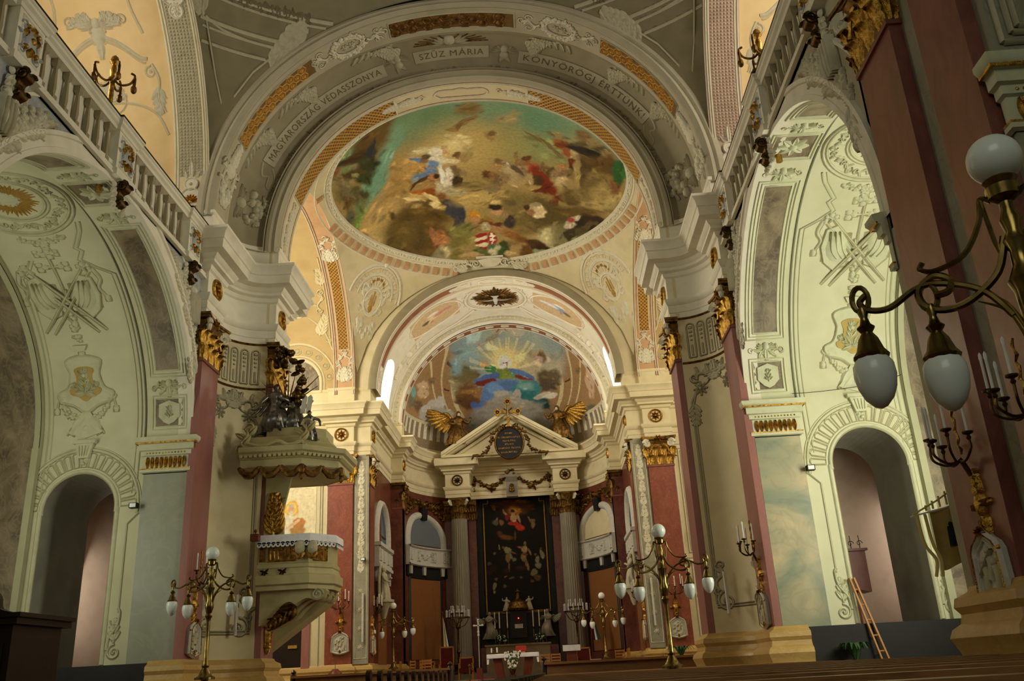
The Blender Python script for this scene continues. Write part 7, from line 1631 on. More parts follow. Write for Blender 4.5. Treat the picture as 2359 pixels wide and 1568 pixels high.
# black marble frame, gold slip and the painting
mb = MB(); PX, PZ0, PZ1 = 1.62, 4.1, 9.95
mb.box(AX - 2.2, AX + 2.2, 47.4, 47.7, 1.3, 10.6); mb.box(AX - 2.2, AX - PX - .08, 47.2, 47.45, 1.3, 10.6); mb.box(AX + PX + .08, AX + 2.2, 47.2, 47.45, 1.3, 10.6); mb.box(AX - 2.2, AX + 2.2, 47.2, 47.45, 10.03, 10.6); mb.box(AX - 2.4, AX + 2.4, 47.1, 47.45, 10.3, 10.62)
mb.build('black_frame', 'marble_black', al_t, False)
ap_ = thing('altar_painting', 'dark oil altarpiece with a red-robed risen figure in a thin gold frame', 'painting', (AX, 47.38, 4.1))
outl = [(-PX, PZ0), (PX, PZ0), (PX, PZ1 - .3), (PX - .25, PZ1 - .3), (PX - .25, PZ1), (-PX + .25, PZ1), (-PX + .25, PZ1 - .3), (-PX, PZ1 - .3)]
mb = MB(); mb.grid(lambda a, b: (AX - PX + 2 * PX * a, 47.36, PZ0 + (PZ1 - PZ0) * b), 130, 220); me = mb.mesh('canvas', False); me.materials.append(MATS['oil_painting'])
V = np.array(mb.v); base = np.tile(np.array(lin('#17110b')[:3]), (len(V), 1)); set_cols(me, paint(V[:, 0], V[:, 2], base, ALTAR_ART, 3)); link('canvas', me, ap_)
r = Relief()
for i in range(8): r.stroke([outl[i], outl[(i + 1) % 8]], .07, .07, .05)
r.build('frame', lambda u, v, h: (AX + u, 47.34 - h, v), 'gold_bar', ap_)
for q in (-1, 1):
    mb = MB(); mb.box(AX + q * (PX - .11) - .14, AX + q * (PX - .11) + .14, 47.3, 47.45, PZ1 - .28, PZ1 + .1); mb.build('frame_corner', 'marble_black', al_t, False)
# oval tablet with garland, cross and two angels
ov = thing('oval_tablet', 'dark oval tablet with gilt lettering framed by gold garlands on the pediment', 'tablet', (.15, 45.9, 12.48))
mb = MB(); mb.prism(circle(.15, 12.48, .74, 32, .84), lambda u, v, h: (u, 45.62 - h, v), 0, .1); mb.build('plate', 'marble_black', ov, False)
r = Relief(); r.frame(circle(0, 0, .74, 32, .84), .1, .07); r.build('gilt_rim', lambda u, v, h: (.15 + u, 45.5 - h, 12.48 + v), 'gold_dark', ov)
rg_ = random.Random(9)
for row, (w_, z) in enumerate(((.2, .5), (.58, .29), (.32, .1), (.22, -.08), (.56, -.28), (.44, -.5))):      # worn lines of small gilt letters, too faint to read
    r = Relief(); x = -w_
    while x < w_ - .02:
        k = rg_.choice((1, 2, 2)); r.stroke([(x, z), (x, z + .085)], .014, .014, .006)
        if k == 2: r.stroke([(x, z + rg_.choice((0, .04, .085))), (x + .045, z + rg_.choice((0, .04, .085)))], .014, .014, .006)
        x += .07 if rg_.random() > .12 else .11
    tag(r.build('lettering', lambda u, v, h: (.15 + u, 45.505 - h, 12.45 + v), 'gilt_letter', ov), kind='stuff')
for q in (-1, 1):
    r = Relief(); r.garland(spline([(q * .25, .95), (q * .78, .6), (q * .95, .1), (q * 1.25, -.45), (q * 1.9, -.62)], 5), .1, .12, seed=7); r.build('gilt_garland', lambda u, v, h: (.15 + u, 45.55 - h, 12.48 + v), 'gold_dark', ov)
cr = thing('cross', 'ornate golden cross with lobed ends standing on the pediment tip', 'cross', (.15, 45.15, 13.3))
def lob(mb, x, z, R):
    for (dx_, dz_) in ((0, 0), (R * .7, 0), (-R * .7, 0), (0, R * .7), (0, -R * .7)): mb.prism(circle(x + dx_, z + dz_, R * .55, 12), lambda u, v, h: (u, 45.15 - h, v), -.05, .06)
    return mb
mb = MB(); mb.prism([(.08, 13.3), (.22, 13.3), (.22, 14.9), (.08, 14.9)], lambda u, v, h: (u, 45.15 - h, v), -.04, .05); mb.prism([(-.45, 14.22), (.72, 14.22), (.72, 14.36), (-.45, 14.36)], lambda u, v, h: (u, 45.15 - h, v), -.04, .05); mb.build('arms', 'gold', cr, False)
for x, z in ((.15, 14.85), (-.4, 14.29), (.68, 14.29), (.15, 13.4)): lob(MB(), x, z, .17).build('lobe', 'gold', cr, False)
mb = MB(); mb.tube([(.15, 45.08, 14.6), (.15, 45.08, 14.0)], .035, 6); mb.tube([(-.05, 45.08, 14.4), (.15, 45.08, 14.36), (.35, 45.08, 14.4)], .025, 6); mb.build('corpus', 'silver', cr)
for q in (-1, 1):
    for k in range(3):
        mb = MB(); mb.prism([(.15 + q * .1, 14.4), (.15 + q * (.25 + .06 * k), 14.75 - .08 * k), (.15 + q * .18, 14.38)], lambda u, v, h: (u, 45.13 - h, v), -.02, .02); mb.build('ray', 'gold', cr, False)
r = Relief(); r.acanthus(-.12, .05, PI / 2 + .6, .35, 3, .2, .08); r.acanthus(.12, .05, PI / 2 - .6, .35, 3, .2, .08); r.boss(0, 0, .2, .1); r.build('foot', lambda u, v, h: (.15 + u, 45.15 - h, 13.25 + v), 'gold_dark', cr)
for q, sd in ((-1, 'left'), (1, 'right')):
    an = local_thing('angel_statue', 'gilded angel with raised wing on the %s slope of the pediment' % sd, 'statue', Matrix.Translation((AX + q * 2.75, 45.6, 12.5)) @ Matrix.Rotation(q * -.35, 4, 'Z'))
    figure(an, 1.75, 'gold_dark', [[(-q * .17, 0, .8), (-q * .3, -.08, .68), (-q * .36, -.12, .82)], [(q * .17, 0, .8), (q * .26, -.08, .66), (q * .1, -.2, .6)]], skin='stucco', hair='gold_dark', lean=-q * .08, folds=.18)
    wing(an, (q * .1, .18, 1.35), (q, .1, .95), 1.25, 'gold'); wing(an, (-q * .08, .22, 1.3), (-q * .5, .1, .3), .7, 'gold_dark')
al_t.location.z -= .2; ov.location.z -= .15; ov.location.y -= .47; cr.location.z -= .27
# ------------------------------------------------------------------ altar furniture
ht = thing('high_altar_table', 'stepped dark marble high altar with gilded shelf below the painting', 'altar', (AX, 46.6, 1.25))
mb = MB(); mb.box(AX - 1.9, AX + 1.9, 46.0, 47.1, 1.25, 2.4); mb.build('mensa', 'marble_rust', ht, False)
mb = MB(); mb.box(AX - 1.9, AX + 1.9, 46.45, 47.1, 2.4, 2.8); mb.build('shelf', 'marble_black', ht, False)
mb = MB(); mb.box(AX - 1.5, AX + 1.5, 46.85, 47.15, 2.8, 4.05); mb.build('reredos', 'wood_dark', ht, False)
mb = MB(); mb.box(AX - 1.65, AX + 1.65, 46.8, 47.15, 4.0, 4.12); mb.build('cornice', 'gold_dark', ht, False)
tb = thing('tabernacle', 'small domed tabernacle with gilded dome and two putti', 'tabernacle', (AX, 46.6, 2.8))
mb = MB(); mb.box(AX - .4, AX + .4, 46.35, 46.84, 2.8, 4.1); mb.build('body', 'wood_dark', tb, False)
mb = MB(); mb.lathe([(.5, 4.1), (.55, 4.2), (.5, 4.3), (.42, 4.5), (.2, 4.62), (.12, 4.7), (.1, 4.95), (.16, 5.0), (.03, 5.1), (.0, 5.2)], 16, (AX, 46.5, 0)); mb.build('dome', 'gold_dark', tb)
mb = MB(); mb.box(AX - .2, AX + .2, 46.3, 46.35, 3.25, 3.45); mb.build('door_plate', 'relief_white', tb, False)
mb = MB(); mb.ball((AX, 46.25, 3.72), .035, 8, 6); mb.build('sanctuary_lamp', 'red_lamp', tb)
for q in (-1, 1):
    pt = local_thing('putto_statue', 'small gilded putto beside the tabernacle dome, %s one' % ('left' if q < 0 else 'right'), 'statue', Matrix.Translation((AX + q * .56, 46.55, 4.12)))
    figure(pt, .62, 'stucco_dim', [[(q * .17, 0, .78), (q * .3, -.1, .8), (q * .34, -.1, .95)], [(-q * .17, 0, .78), (-q * .25, -.1, .66), (-q * .1, -.2, .7)]])
    an = local_thing('kneeling_angel', 'pale stone adoring angel at the %s end of the high altar' % ('left' if q < 0 else 'right'), 'statue', Matrix.Translation((AX + q * 1.45, 46.28, 2.8)) @ Matrix.Rotation(q * -.7, 4, 'Z'))
    figure(an, 1.22, 'marble_column', [[(.17, 0, .78), (.2, -.2, .66), (.04, -.28, .78)], [(-.17, 0, .78), (-.2, -.2, .66), (-.04, -.28, .78)]], kneel=True)
    wing(an, (q * .1, .15, .9), (q, .1, .3), .5, 'marble_column')
def candle(label, x, y, z, H, stick=.45, cat='candle', group='altar candles', mat='brass'):
    c = local_thing('candlestick', label, 'candlestick', Matrix.Translation((x, y, z)), group)
    mb = MB(); mb.lathe([(.1, 0), (.1, .02), (.04, .06), (.025, stick * .4), (.05, stick * .5), (.025, stick * .6), (.02, stick * .9), (.07, stick * .95), (.07, stick)], 10); mb.build('stick', mat, c)
    mb = MB(); mb.lathe([(.028, stick), (.028, stick + H), (.0, stick + H + .015)], 8); mb.build('candle', 'candle', c)
for i, (x, nm) in enumerate(((-1.18, 'outer left'), (-.95, 'middle left'), (-.56, 'inner left'), (.72, 'inner right'), (1.02, 'middle right'), (1.32, 'outer right'))):
    candle('tall white candle on the high altar, %s' % nm, AX + x * 1.0, 46.18, 2.4, .75, .9)
for i, x in enumerate((-.98, -.72, .88, 1.15)):
    v = thing('flower_vase', 'small vase of pale flowers on the high altar, %s' % ('far left', 'left', 'right', 'far right')[i], 'flowers', (AX + x, 46.12, 2.4))
    mb = MB(); mb.lathe([(.05, 0), (.08, .08), (.06, .2), (.07, .24)], 10, (AX + x, 46.06, 2.4)); mb.build('vase', 'brass', v)
    for nm_, mt_, n in (('foliage', 'leaf', 14), ('blossom', 'petal', 9)):
        mb = MB()
        for k in range(n): a = random.uniform(0, 6.28); e = random.uniform(.02, .14); mb.ball((AX + x + e * cos(a), 46.06 + e * .6 * sin(a), 2.4 + random.uniform(.26, .55)), .045 if nm_ == 'foliage' else .032, 6, 4)
        tag(mb.build(nm_, mt_, v), kind='stuff')
fa = thing('stone_altar', 'long grey-brown stone altar slab in front of the high altar', 'altar', (AX, 44.6, 1.25))
mb = MB(); mb.box(-1.42, 1.6, 44.5, 45.2, 1.25, 2.4); mb.build('block', 'stone_altar', fa, False); mb = MB(); mb.box(-1.48, 1.66, 44.44, 45.26, 2.4, 2.48); mb.build('slab', 'stone_altar', fa, False)
# celebration table with cloth
tb = thing('altar_table', 'wooden trestle altar table under a short white cloth', 'altar table', (.04, 39.5, 1.012))
mb = MB(); mb.box(-.98, 1.06, 39.1, 39.9, 1.86, 1.93); mb.build('tabletop', 'wood_red', tb, False)
for q in (-1, 1):
    mb = MB(); mb.prism([(.04 + q * .38, 1.012), (.04 + q * .7, 1.012), (.04 + q * .85, 1.87), (.04 + q * .5, 1.87)], lambda u, v, h: (u, 39.5 + h, v), -.3, .3); mb.build('trestle', 'wood_red', tb, False)
clh = thing('altar_cloth', 'white linen cloth with scalloped purple hem on the altar table', 'cloth', (.04, 39.5, 1.93))
mb = MB(); n = 60
def clothf(a, b):
    x = -1.04 + 2.16 * a; d = abs(a - .5) * 2
    if b < .3: return (x, 39.06 - .01 * sin(x * 9) - .02, 1.95 - (.3 - b) / .3 * (.17 + (.22 if d > .93 else 0)))
    if b > .7: return (x, 39.95, 1.95 - (b - .7) / .3 * .17)
    return (x, 39.05 + .9 * (b - .3) / .4, 1.95)
mb.grid(clothf, n, 20); mb.build('cloth', 'linen', clh)
mb = MB()
for k in range(38): x = -1.0 + 2.08 * k / 37; mb.add([(x - .025, 39.03, 1.79), (x + .025, 39.03, 1.79), (x, 39.03, 1.74)], [(0, 1, 2)])
tag(mb.build('hem_points', 'cloth_navy', clh, False), kind='stuff')
bq = thing('flower_bouquet', 'cascading bouquet of white flowers before the altar table', 'flowers', (.02, 38.75, 1.012))
mb = MB(); mb.lathe([(.1, 0), (.16, .04), (.08, .12), (.14, .3), (.16, .34)], 12, (.02, 38.75, 1.012)); mb.build('vase', 'bronze', bq)
for nm_, mt_, n, R in (('foliage', 'leaf', 60, .03), ('blossom', 'petal', 80, .035)):
    mb = MB()
    for k in range(n):
        t = random.random(); w_ = .1 + .3 * t; mb.ball((.02 + random.uniform(-w_, w_), 38.72 + random.uniform(-.1, .08), 1.3 + .72 * t), R * random.uniform(.7, 1.3), 6, 4, (1, 1, 1.4))
    tag(mb.build(nm_, mt_, bq), kind='stuff')
bk = thing('book_stand', 'wooden book stand holding an open red book on the altar table', 'book stand', (.38, 39.5, 1.952))
mb = MB(); mb.prism([(39.3, 1.955), (39.7, 1.955), (39.7, 2.2), (39.66, 2.2), (39.3, 2.0)], lambda u, v, h: (.38 + h, u, v), -.17, .17); mb.build('stand', 'wood_light', bk, False)
mb = MB(); mb.prism([(39.3, 2.02), (39.66, 2.22), (39.65, 2.25), (39.29, 2.05)], lambda u, v, h: (.38 + h, u, v), -.22, .22); mb.build('book', 'book_red', bk, False)
for x, h_ in ((-.85, .18), (-.62, .2)): candle('short white candle on the altar table, %s of the cruets' % ('left' if x < -.7 else 'right'), x, 39.4, 1.952, h_, .06, group='table candles')
for k in range(2):
    mb = MB(); mb.lathe([(.04, 0), (.05, .06), (.02, .14), (.025, .2), (.0, .22)], 10, (-.76 + k * .07, 39.45, 1.952)); tag(mb.build('cruet', 'bronze', None), 'small amber cruet on the altar table, %s of two' % ('left' if k == 0 else 'right'), 'bottle', 'cruets')
pc = local_thing('processional_cross', 'tall silver processional cross on a wooden block, left of the altar table', 'cross', Matrix.Translation((-1.42, 40.0, 1.012)))
mb = MB(); mb.lathe([(.2, 0), (.16, .45)], 4, a0=PI / 4); mb.build('block', 'wood_red', pc, False)
mb = MB(); mb.lathe([(.018, .4), (.018, 1.7), (.05, 1.75), (.03, 1.82), (.05, 1.9), (.02, 1.95)], 8); mb.build('shaft', 'relief_white', pc)
mb = MB(); mb.box(-.025, .025, -.02, .02, 1.93, 2.38); mb.box(-.18, .18, -.02, .02, 2.13, 2.18)
for x, z in ((-.18, 2.155), (.18, 2.155), (0, 2.38)): mb.ball((x, 0, z), .045, 8, 5)
mb.build('cross_head', 'relief_white', pc)
lc = local_thing('lectern', 'wooden lectern draped with a white cloth, right of the altar table', 'lectern', Matrix.Translation((2.5, 40.0, 1.012)))
mb = MB(); mb.box(-.22, .22, -.2, .2, 0, 1.1); mb.box(-.28, .28, -.25, .25, 0, .08); mb.build('body', 'wood_red', lc, False)
mb = MB(); mb.box(-.36, .36, -.3, .3, 1.1, 1.16); mb.build('top', 'wood_red', lc, False)
mb = MB(); mb.box(-.37, .37, -.31, -.29, .92, 1.18); mb.box(-.37, .37, -.31, .31, 1.16, 1.18); mb.build('cloth', 'linen', lc, False)
# ------------------------------------------------------------------ pulpit on the left concave pier
pu = thing('pulpit', 'carved green and gold pulpit with sounding board on the left pier', 'pulpit', (-4.7, 23.3, 3.5))
PB_ = [(-5.5, 22.35), (-4.2, 22.35), (-3.72, 22.95), (-3.72, 23.75), (-4.2, 24.35), (-5.5, 24.35)]
sweep([(-.06, 3.86), (-.02, 3.9), (-.02, 3.98), (-.08, 4.02), (-.08, 4.5), (-.04, 4.52), (0, 4.56), (0, 4.66), (-.1, 4.66)], PB_, 1).build('basket', 'pulpit_green', pu, False)
sweep([(-.3, 3.4), (-.1, 3.42), (.06, 3.5), (.06, 3.7), (0, 3.74), (-.04, 3.86), (-.06, 3.9)], PB_, 1).build('base_moulding', 'pulpit_green', pu, False)
mb = MB(); mb.prism(PB_, lambda u, v, h: (u, v, h), 3.36, 3.46); mb.build('floor_slab', 'pulpit_green', pu, False)
gp = lambda u, v, h: (u, 22.43 - h, v)
def gpc(u, v, h): return (-3.96 - .08 + u * .62 + h * .78 + .02, 22.65 + .05 + u * .78 - h * .62, v)
for nm, f, w_ in (('gilded_panel', gp, (-5.25, -4.55)), ('gilded_panel', gpc, (-.2, .22))):
    mb = MB(); mb.prism(rect(w_[0], 4.06, w_[1], 4.46), f, -.02, .015); p = mb.build(nm, 'gold_dark', pu, False)
    r = Relief(); r.frame(rect(w_[0], 4.06, w_[1], 4.46), .04, .04)
    for k in range(7): x = w_[0] + (w_[1] - w_[0]) * (k + .5) / 7; r.boss(x, 4.32 + .03 * (k % 2), .035, .05, 6); r.stroke([(x, 4.3), (x + .02, 4.1)], .06, .05, .04)
    r.build('relief', f, 'gold', p)
mb = MB(); mb.prism(rect(-5.46, 4.06, -5.32, 4.46), gp, -.02, .015); mb.build('gilded_strip', 'gold_dark', pu, False)
for x, y in ((-4.12, 22.36), (-4.42, 22.28)):       # cherub heads at the corner
    mb = MB(); mb.ball((x, y, 4.33), .13, 12, 8, (1, 1, 1.15)); mb.ball((x, y - .125, 4.31), .03, 6, 4); mb.ball((x, y + .01, 4.41), .125, 10, 6); c = mb.build('cherub_bust', 'stucco_dim', pu)
    mb = MB(); mb.tube(spline([(x - .12, y - .02, 4.22), (x, y - .05, 4.1), (x + .12, y - .02, 4.22)]), .05, 6); mb.build('gilt_swag', 'gold', c)
r = Relief()
for x in (-5.3, -4.9, -4.5): r.rosette(x, 3.62 + .12, .11, 6, .03, False)
for x in (-5.3, -4.85): 
    r2_ = Relief(); r2_.leaf(0, 0, .5, .13, .06, .03); r2_.leaf(0, 0, 2.6, .13, .06, .03); r2_.leaf(0, 0, -1.57, .13, .06, .03); r2_.leaf(0, 0, -.5, .1, .05, .03); r2_.leaf(0, 0, 3.7, .1, .05, .03); r2_.build('leaf_boss', lambda u, v, h: (x + u, 22.34 - h, 3.8 + v), 'bronze', pu)
for k in range(3):      # big console volutes under the basket
    y = 22.75 + k * .55; mb = MB(); w_ = .16
    side = spline([(-5.46, 3.38), (-3.95, 3.38), (-3.86, 3.22), (-4.02, 3.1), (-4.3, 3.16), (-4.6, 3.0), (-4.85, 2.75), (-5.2, 2.6), (-5.46, 2.55)], 4); n = len(side)
    mb.add([(x, y - w_, z) for x, z in side] + [(x, y + w_, z) for x, z in side], [(i, i + 1, n + i + 1, n + i) for i in range(n - 1)] + [tuple(range(n)), tuple(range(2 * n - 1, n - 1, -1))])
    cs_ = mb.build('console', 'pulpit_green', pu, True)
    mb = MB(); mb.tube([(-4.02 + .15 * (1 - .8 * i / 20) * cos(i * .5), y - w_ - .01, 3.24 + .15 * (1 - .8 * i / 20) * sin(i * .5)) for i in range(21)], .025, 6); mb.build('volute', 'stucco_dim', cs_)
r = Relief(); r.acanthus(-4.55, 3.0, PI + .65, .75, 5, .3, .09); r.garland([(-4.9, 2.75), (-5.15, 2.5)], .09, .1); r.build('gilt_acanthus', lambda u, v, h: (u, 22.58 - h, v), 'gold_dark', pu)
r = Relief(); r.acanthus(0, 2.55, -PI / 2, .5, 4, .3, .1); r.garland([(-.15, 2.6), (.15, 2.6)], .1, .1); r.boss(0, 2.2, .1, .1); r.leaf(0, 2.15, -PI / 2, .25, .14, .08, 0); r.build('gilt_drop', lambda u, v, h: (-5.44 + h, 23.2 + u, v), 'gold', pu)
mb = MB(); mb.prism([(-4.2, 3.4), (-6.6, 1.7), (-6.6, 1.5), (-4.2, 3.2)], lambda u, v, h: (u, 24.45 + h, v), 0, .8); mb.build('stair_soffit', 'pulpit_green', pu, False)
mb = MB(); mb.prism([(-4.2, 3.95), (-6.6, 2.25), (-6.6, 1.55), (-4.2, 3.25)], lambda u, v, h: (u, 24.42 + h, v), 0, .06); mb.build('stair_parapet', 'pulpit_green', pu, False)
# back board with gilded figure relief
mb = MB(); mb.prism([(-5.5, 4.66), (-4.98, 4.66), (-5.02, 5.4), (-4.9, 5.95), (-4.82, 6.3), (-5.5, 6.3)], lambda u, v, h: (u, 22.84 - h, v), -.05, .05); bb = mb.build('back_board', 'pulpit_green', pu, False)
r = Relief(); r.acanthus(-5.24, 4.75, PI / 2, 1.0, 7, .36, .07); r.garland([(-5.24, 4.9), (-5.2, 5.7)], .09, .08); r.build('gilding', lambda u, v, h: (u, 22.79 - h, v), 'gold', bb)
# sounding board
PC_ = [(-5.95, 21.95), (-4.35, 21.95), (-3.5, 22.65), (-3.5, 24.05), (-4.35, 24.8), (-5.5, 24.8)]
sweep([(-.14, 6.35), (-.08, 6.38), (-.08, 6.56), (-.03, 6.58), (.03, 6.64), (.03, 6.7), (.1, 6.74), (.12, 6.82), (.12, 6.86), (-.1, 6.9), (-.3, 7.05), (-.4, 7.2), (-.42, 7.25), (-.6, 7.28)], PC_, 1).build('canopy', 'pulpit_green', pu, False)
mb = MB(); mb.prism(PC_, lambda u, v, h: (-4.6 + (u + 4.6) * .92, 23.3 + (v - 23.3) * .92, h), 6.36, 6.42); mb.build('canopy_soffit', 'pulpit_green', pu, False)
mb = MB(); mb.prism([(-4.7 + (u + 4.7) * .6, 23.3 + (v - 23.3) * .6) for u, v in PC_], lambda u, v, h: (u, v, h), 7.2, 7.5); mb.build('canopy_top', 'pulpit_green', pu, False)
DT = MB(); DT.box(-.035, .035, -.03, .03, 0, .07); DT_ME = DT.mesh('dentil', False); DT_ME.materials.append(MATS['pulpit_green'])
for i in range(2):
    a, b = PC_[i], PC_[i + 1]; n = 13 if i == 0 else 9
    for k in range(n):
        t = (k + .5) / n; nx, ny = (b[1] - a[1]), -(b[0] - a[0]); l = math.hypot(nx, ny)
        inst('dentil', DT_ME, pu, Matrix.Translation((a[0] + (b[0] - a[0]) * t + nx / l * .05, a[1] + (b[1] - a[1]) * t + ny / l * .05, 6.6)) @ Matrix.Rotation(math.atan2(b[1] - a[1], b[0] - a[0]), 4, 'Z'))
for i in range(2):       # gilded lambrequin of swags below the canopy edge
    a, b = PC_[i], PC_[i + 1]
    for k in range(3 if i == 0 else 2):
        m_ = 3 if i == 0 else 2; t0, t1 = k / m_, (k + 1) / m_; P = []
        for q in range(9):
            t = t0 + (t1 - t0) * q / 8; P.append((a[0] + (b[0] - a[0]) * t, a[1] + (b[1] - a[1]) * t, 6.36 - .22 * sin(PI * q / 8)))
        mb = MB(); mb.tube(P, [.05 + .035 * sin(PI * q / 8) + .015 * (q % 2) for q in range(9)], 7); mb.build('gilt_swag', 'gold_dark', pu)
    mb = MB(); mb.ball((b[0], b[1], 6.25), .09, 8, 6, (1, 1, 1.6)); mb.ball((b[0], b[1], 6.06), .06, 8, 5, (1, 1, 1.4)); mb.build('tassel', 'gold_dark', pu)
for i, (x, y) in enumerate(((-5.9, 22.1), (-4.35, 22.0))):
    r = Relief(); r.scrollwork(0, 0, PI / 2, .5, .09, 1, .1); r.build('canopy_scroll', lambda u, v, h: (x + u, y - h + .1, 6.92 + v), 'pulpit_green', pu)
mb = MB(); mb.tube(spline([(-5.8, 22.0, 7.0), (-5.4, 21.98, 6.9), (-5.0, 21.98, 7.02), (-4.7, 21.98, 6.9), (-4.35, 22.0, 7.0)], 4), .05, 6); mb.build('canopy_garland', 'pulpit_green', pu)
# sculpture on the sounding board
def blobs(name, mat, bl, par):
    mb = MB()
    for (x, y, z, r_, sx, sz) in bl: mb.ball((x, y, z), r_, 12, 8, (sx, 1, sz))
    return mb.build(name, mat, par)
for nm, lab, org, H, ar in (('angel_statue', 'silver carved seated angel holding the white tablets on the pulpit canopy', (-4.85, 22.85, 7.42), 1.12, [[(.17, 0, .78), (.3, -.1, .66), (.42, -.05, .8)], [(-.17, 0, .78), (-.28, -.15, .62), (-.1, -.25, .6)]]),
                        ('angel_statue', 'silver carved angel crouching on the left of the pulpit canopy', (-5.3, 22.75, 7.42), 1.3, [[(.17, 0, .78), (.26, -.15, .66), (.05, -.25, .7)], [(-.17, 0, .78), (-.3, -.1, .62), (-.3, -.15, .5)]]),
                        ('putto_statue', 'silver gilt putto leaning over the front edge of the pulpit canopy', (-4.35, 22.55, 7.1), .8, [[(.17, 0, .78), (.32, -.1, .7), (.36, -.2, .5)], [(-.17, 0, .78), (-.25, -.1, .6), (-.1, -.25, .55)]])):
    st = local_thing(nm, lab, 'statue', Matrix.Translation(org) @ Matrix.Rotation(.25, 4, 'Z'))
    figure(st, H, 'silver', ar, folds=.22, kneel=True, hair='bronze')
    if 'seated' in lab:
        mb = MB()
        for q in (-1, 1): mb.prism([(.3 + q * .07 - .065, .5), (.3 + q * .07 + .065, .5), (.3 + q * .07 + .065, .95), (.3 + q * .07, 1.02), (.3 + q * .07 - .065, .95)], lambda u, v, h: (u + .12 * (v - .5), -.2 - h, v), 0, .04)
        mb.build('tablet', 'relief_white', st, False)
    if 'crouching' in lab: wing(st, (-.1, .1, .9), (-.7, .1, .4), .7, 'silver')
gy = thing('gilt_glory', 'gilded sunray crest with dark garland above the pulpit canopy', 'ornament', (-5.2, 22.9, 8.2))
for k in range(11):
    a = PI / 2 + (k - 5) * .2; L_ = 1.15 if k % 2 else .95; mb = MB(); cx_, cz = -4.98, 8.15
    mb.prism([(cx_ + .2 * cos(a + .1), cz + .2 * sin(a + .1)), (cx_ + L_ * cos(a), cz + L_ * sin(a)), (cx_ + .2 * cos(a - .1), cz + .2 * sin(a - .1))], lambda u, v, h: (u, 22.72 - h, v), 0, .04); mb.build('ray', 'gold_dark', gy, False)
r = Relief(); r.garland(spline([(-5.35, 9.45), (-5.0, 9.6), (-4.72, 9.2), (-4.62, 8.7), (-4.7, 8.3)], 5), .13, .16, seed=5); r.acanthus(-5.2, 9.2, PI / 2, .6, 4, .4, .1); r.build('garland', lambda u, v, h: (u, 22.68 - h, v), 'bronze', gy)
# lace cloth and small things
cl_ = thing('pulpit_cloth', 'white lace cloth over the pulpit rim', 'cloth', (-4.6, 23.2, 4.68))
sweep([(-.25, 4.69), (.05, 4.7), (.06, 4.66), (.065, 4.5)], PB_[:4], 1, caps=False).build('linen', 'linen', cl_, False)
for i in range(3):
    a, b = PB_[i], PB_[i + 1]; L_ = math.dist(a, b); n = int(L_ / .11); mb = MB(); nx, ny = (b[1] - a[1]) / L_, -(b[0] - a[0]) / L_
    def lc_(u, z): return (a[0] + (b[0] - a[0]) * u / L_ + nx * .066, a[1] + (b[1] - a[1]) * u / L_ + ny * .066, z)
    for k in range(n):
        u0 = L_ * (k + .5) / n; w_ = L_ / n * .52
        ring_o = [lc_(u0 + w_ * cos(t), 4.46 + .07 * sin(t)) for t in np.linspace(0, 2 * PI, 11)[:-1]]; ring_i = [lc_(u0 + w_ * .45 * cos(t), 4.46 + .03 * sin(t)) for t in np.linspace(0, 2 * PI, 11)[:-1]]
        mb.add(ring_o + ring_i, [(q, (q + 1) % 10, 10 + (q + 1) % 10, 10 + q) for q in range(10)])
    mb.grid(lambda p, q: lc_(L_ * p, 4.48 + .04 * q), 20, 1); tag(mb.build('lace_edge', 'lace', cl_, False), kind='stuff')
mb = MB(); mb.box(-5.62, -5.42, 22.1, 22.3, 4.55, 4.72); mb.ball((-5.52, 22.2, 4.8), .045, 8, 6); mb.tube([(-5.52, 22.2, 4.7), (-5.52, 22.2, 4.78)], .02, 6); tag(mb.build('newel_cap', 'wood_red', pu))
# saint fresco and door on the transept end wall
sa = thing('saint_fresco', 'painted saint with golden halo writing, on the wall behind the pulpit', 'fresco', (-8.5, 36.28, 6.2))
mb = MB(); mb.grid(lambda a, b: (-9.3 + 1.7 * a, 36.285, 5.6 + 3.2 * b), 60, 90); me = mb.mesh('plaster_field', False); me.materials.append(MATS['fresco']); V = np.array(mb.v)
base = np.tile(np.array(lin('#d8cda8')[:3]), (len(V), 1))
set_cols(me, paint(V[:, 0], V[:, 2], base, [(-8.62, 7.95, .3, 0, 0, .3, 'd6a540', .12, 1), (-8.62, 7.95, .24, 0, 0, .24, 'e4c878', .2, .7), (-8.62, 7.9, .13, 0, 0, .2, 'c9a27c', .2, 1), (-8.62, 8.07, .13, 0, 0, .08, 'b8b0a0', .3, 1), (-8.62, 7.75, .1, 0, 0, .1, 'd0ccc0', .3, 1), (-8.75, 7.2, .4, 0, 0, .45, 'd4ccb4', .3, 1), (-8.3, 7.3, .26, .05, -.03, .28, 'b07848', .2, 1), (-8.35, 7.0, .35, 0, 0, .25, 'a8804c', .3, 1), (-8.55, 7.3, .3, .18, -.03, .06, 'd0b088', .2, 1), (-8.32, 7.45, .07, 0, 0, .06, 'd8b48c', .2, 1), (-8.7, 6.3, .5, 0, 0, .6, 'c8bc98', .4, 1)])); link('plaster_field', me, sa)
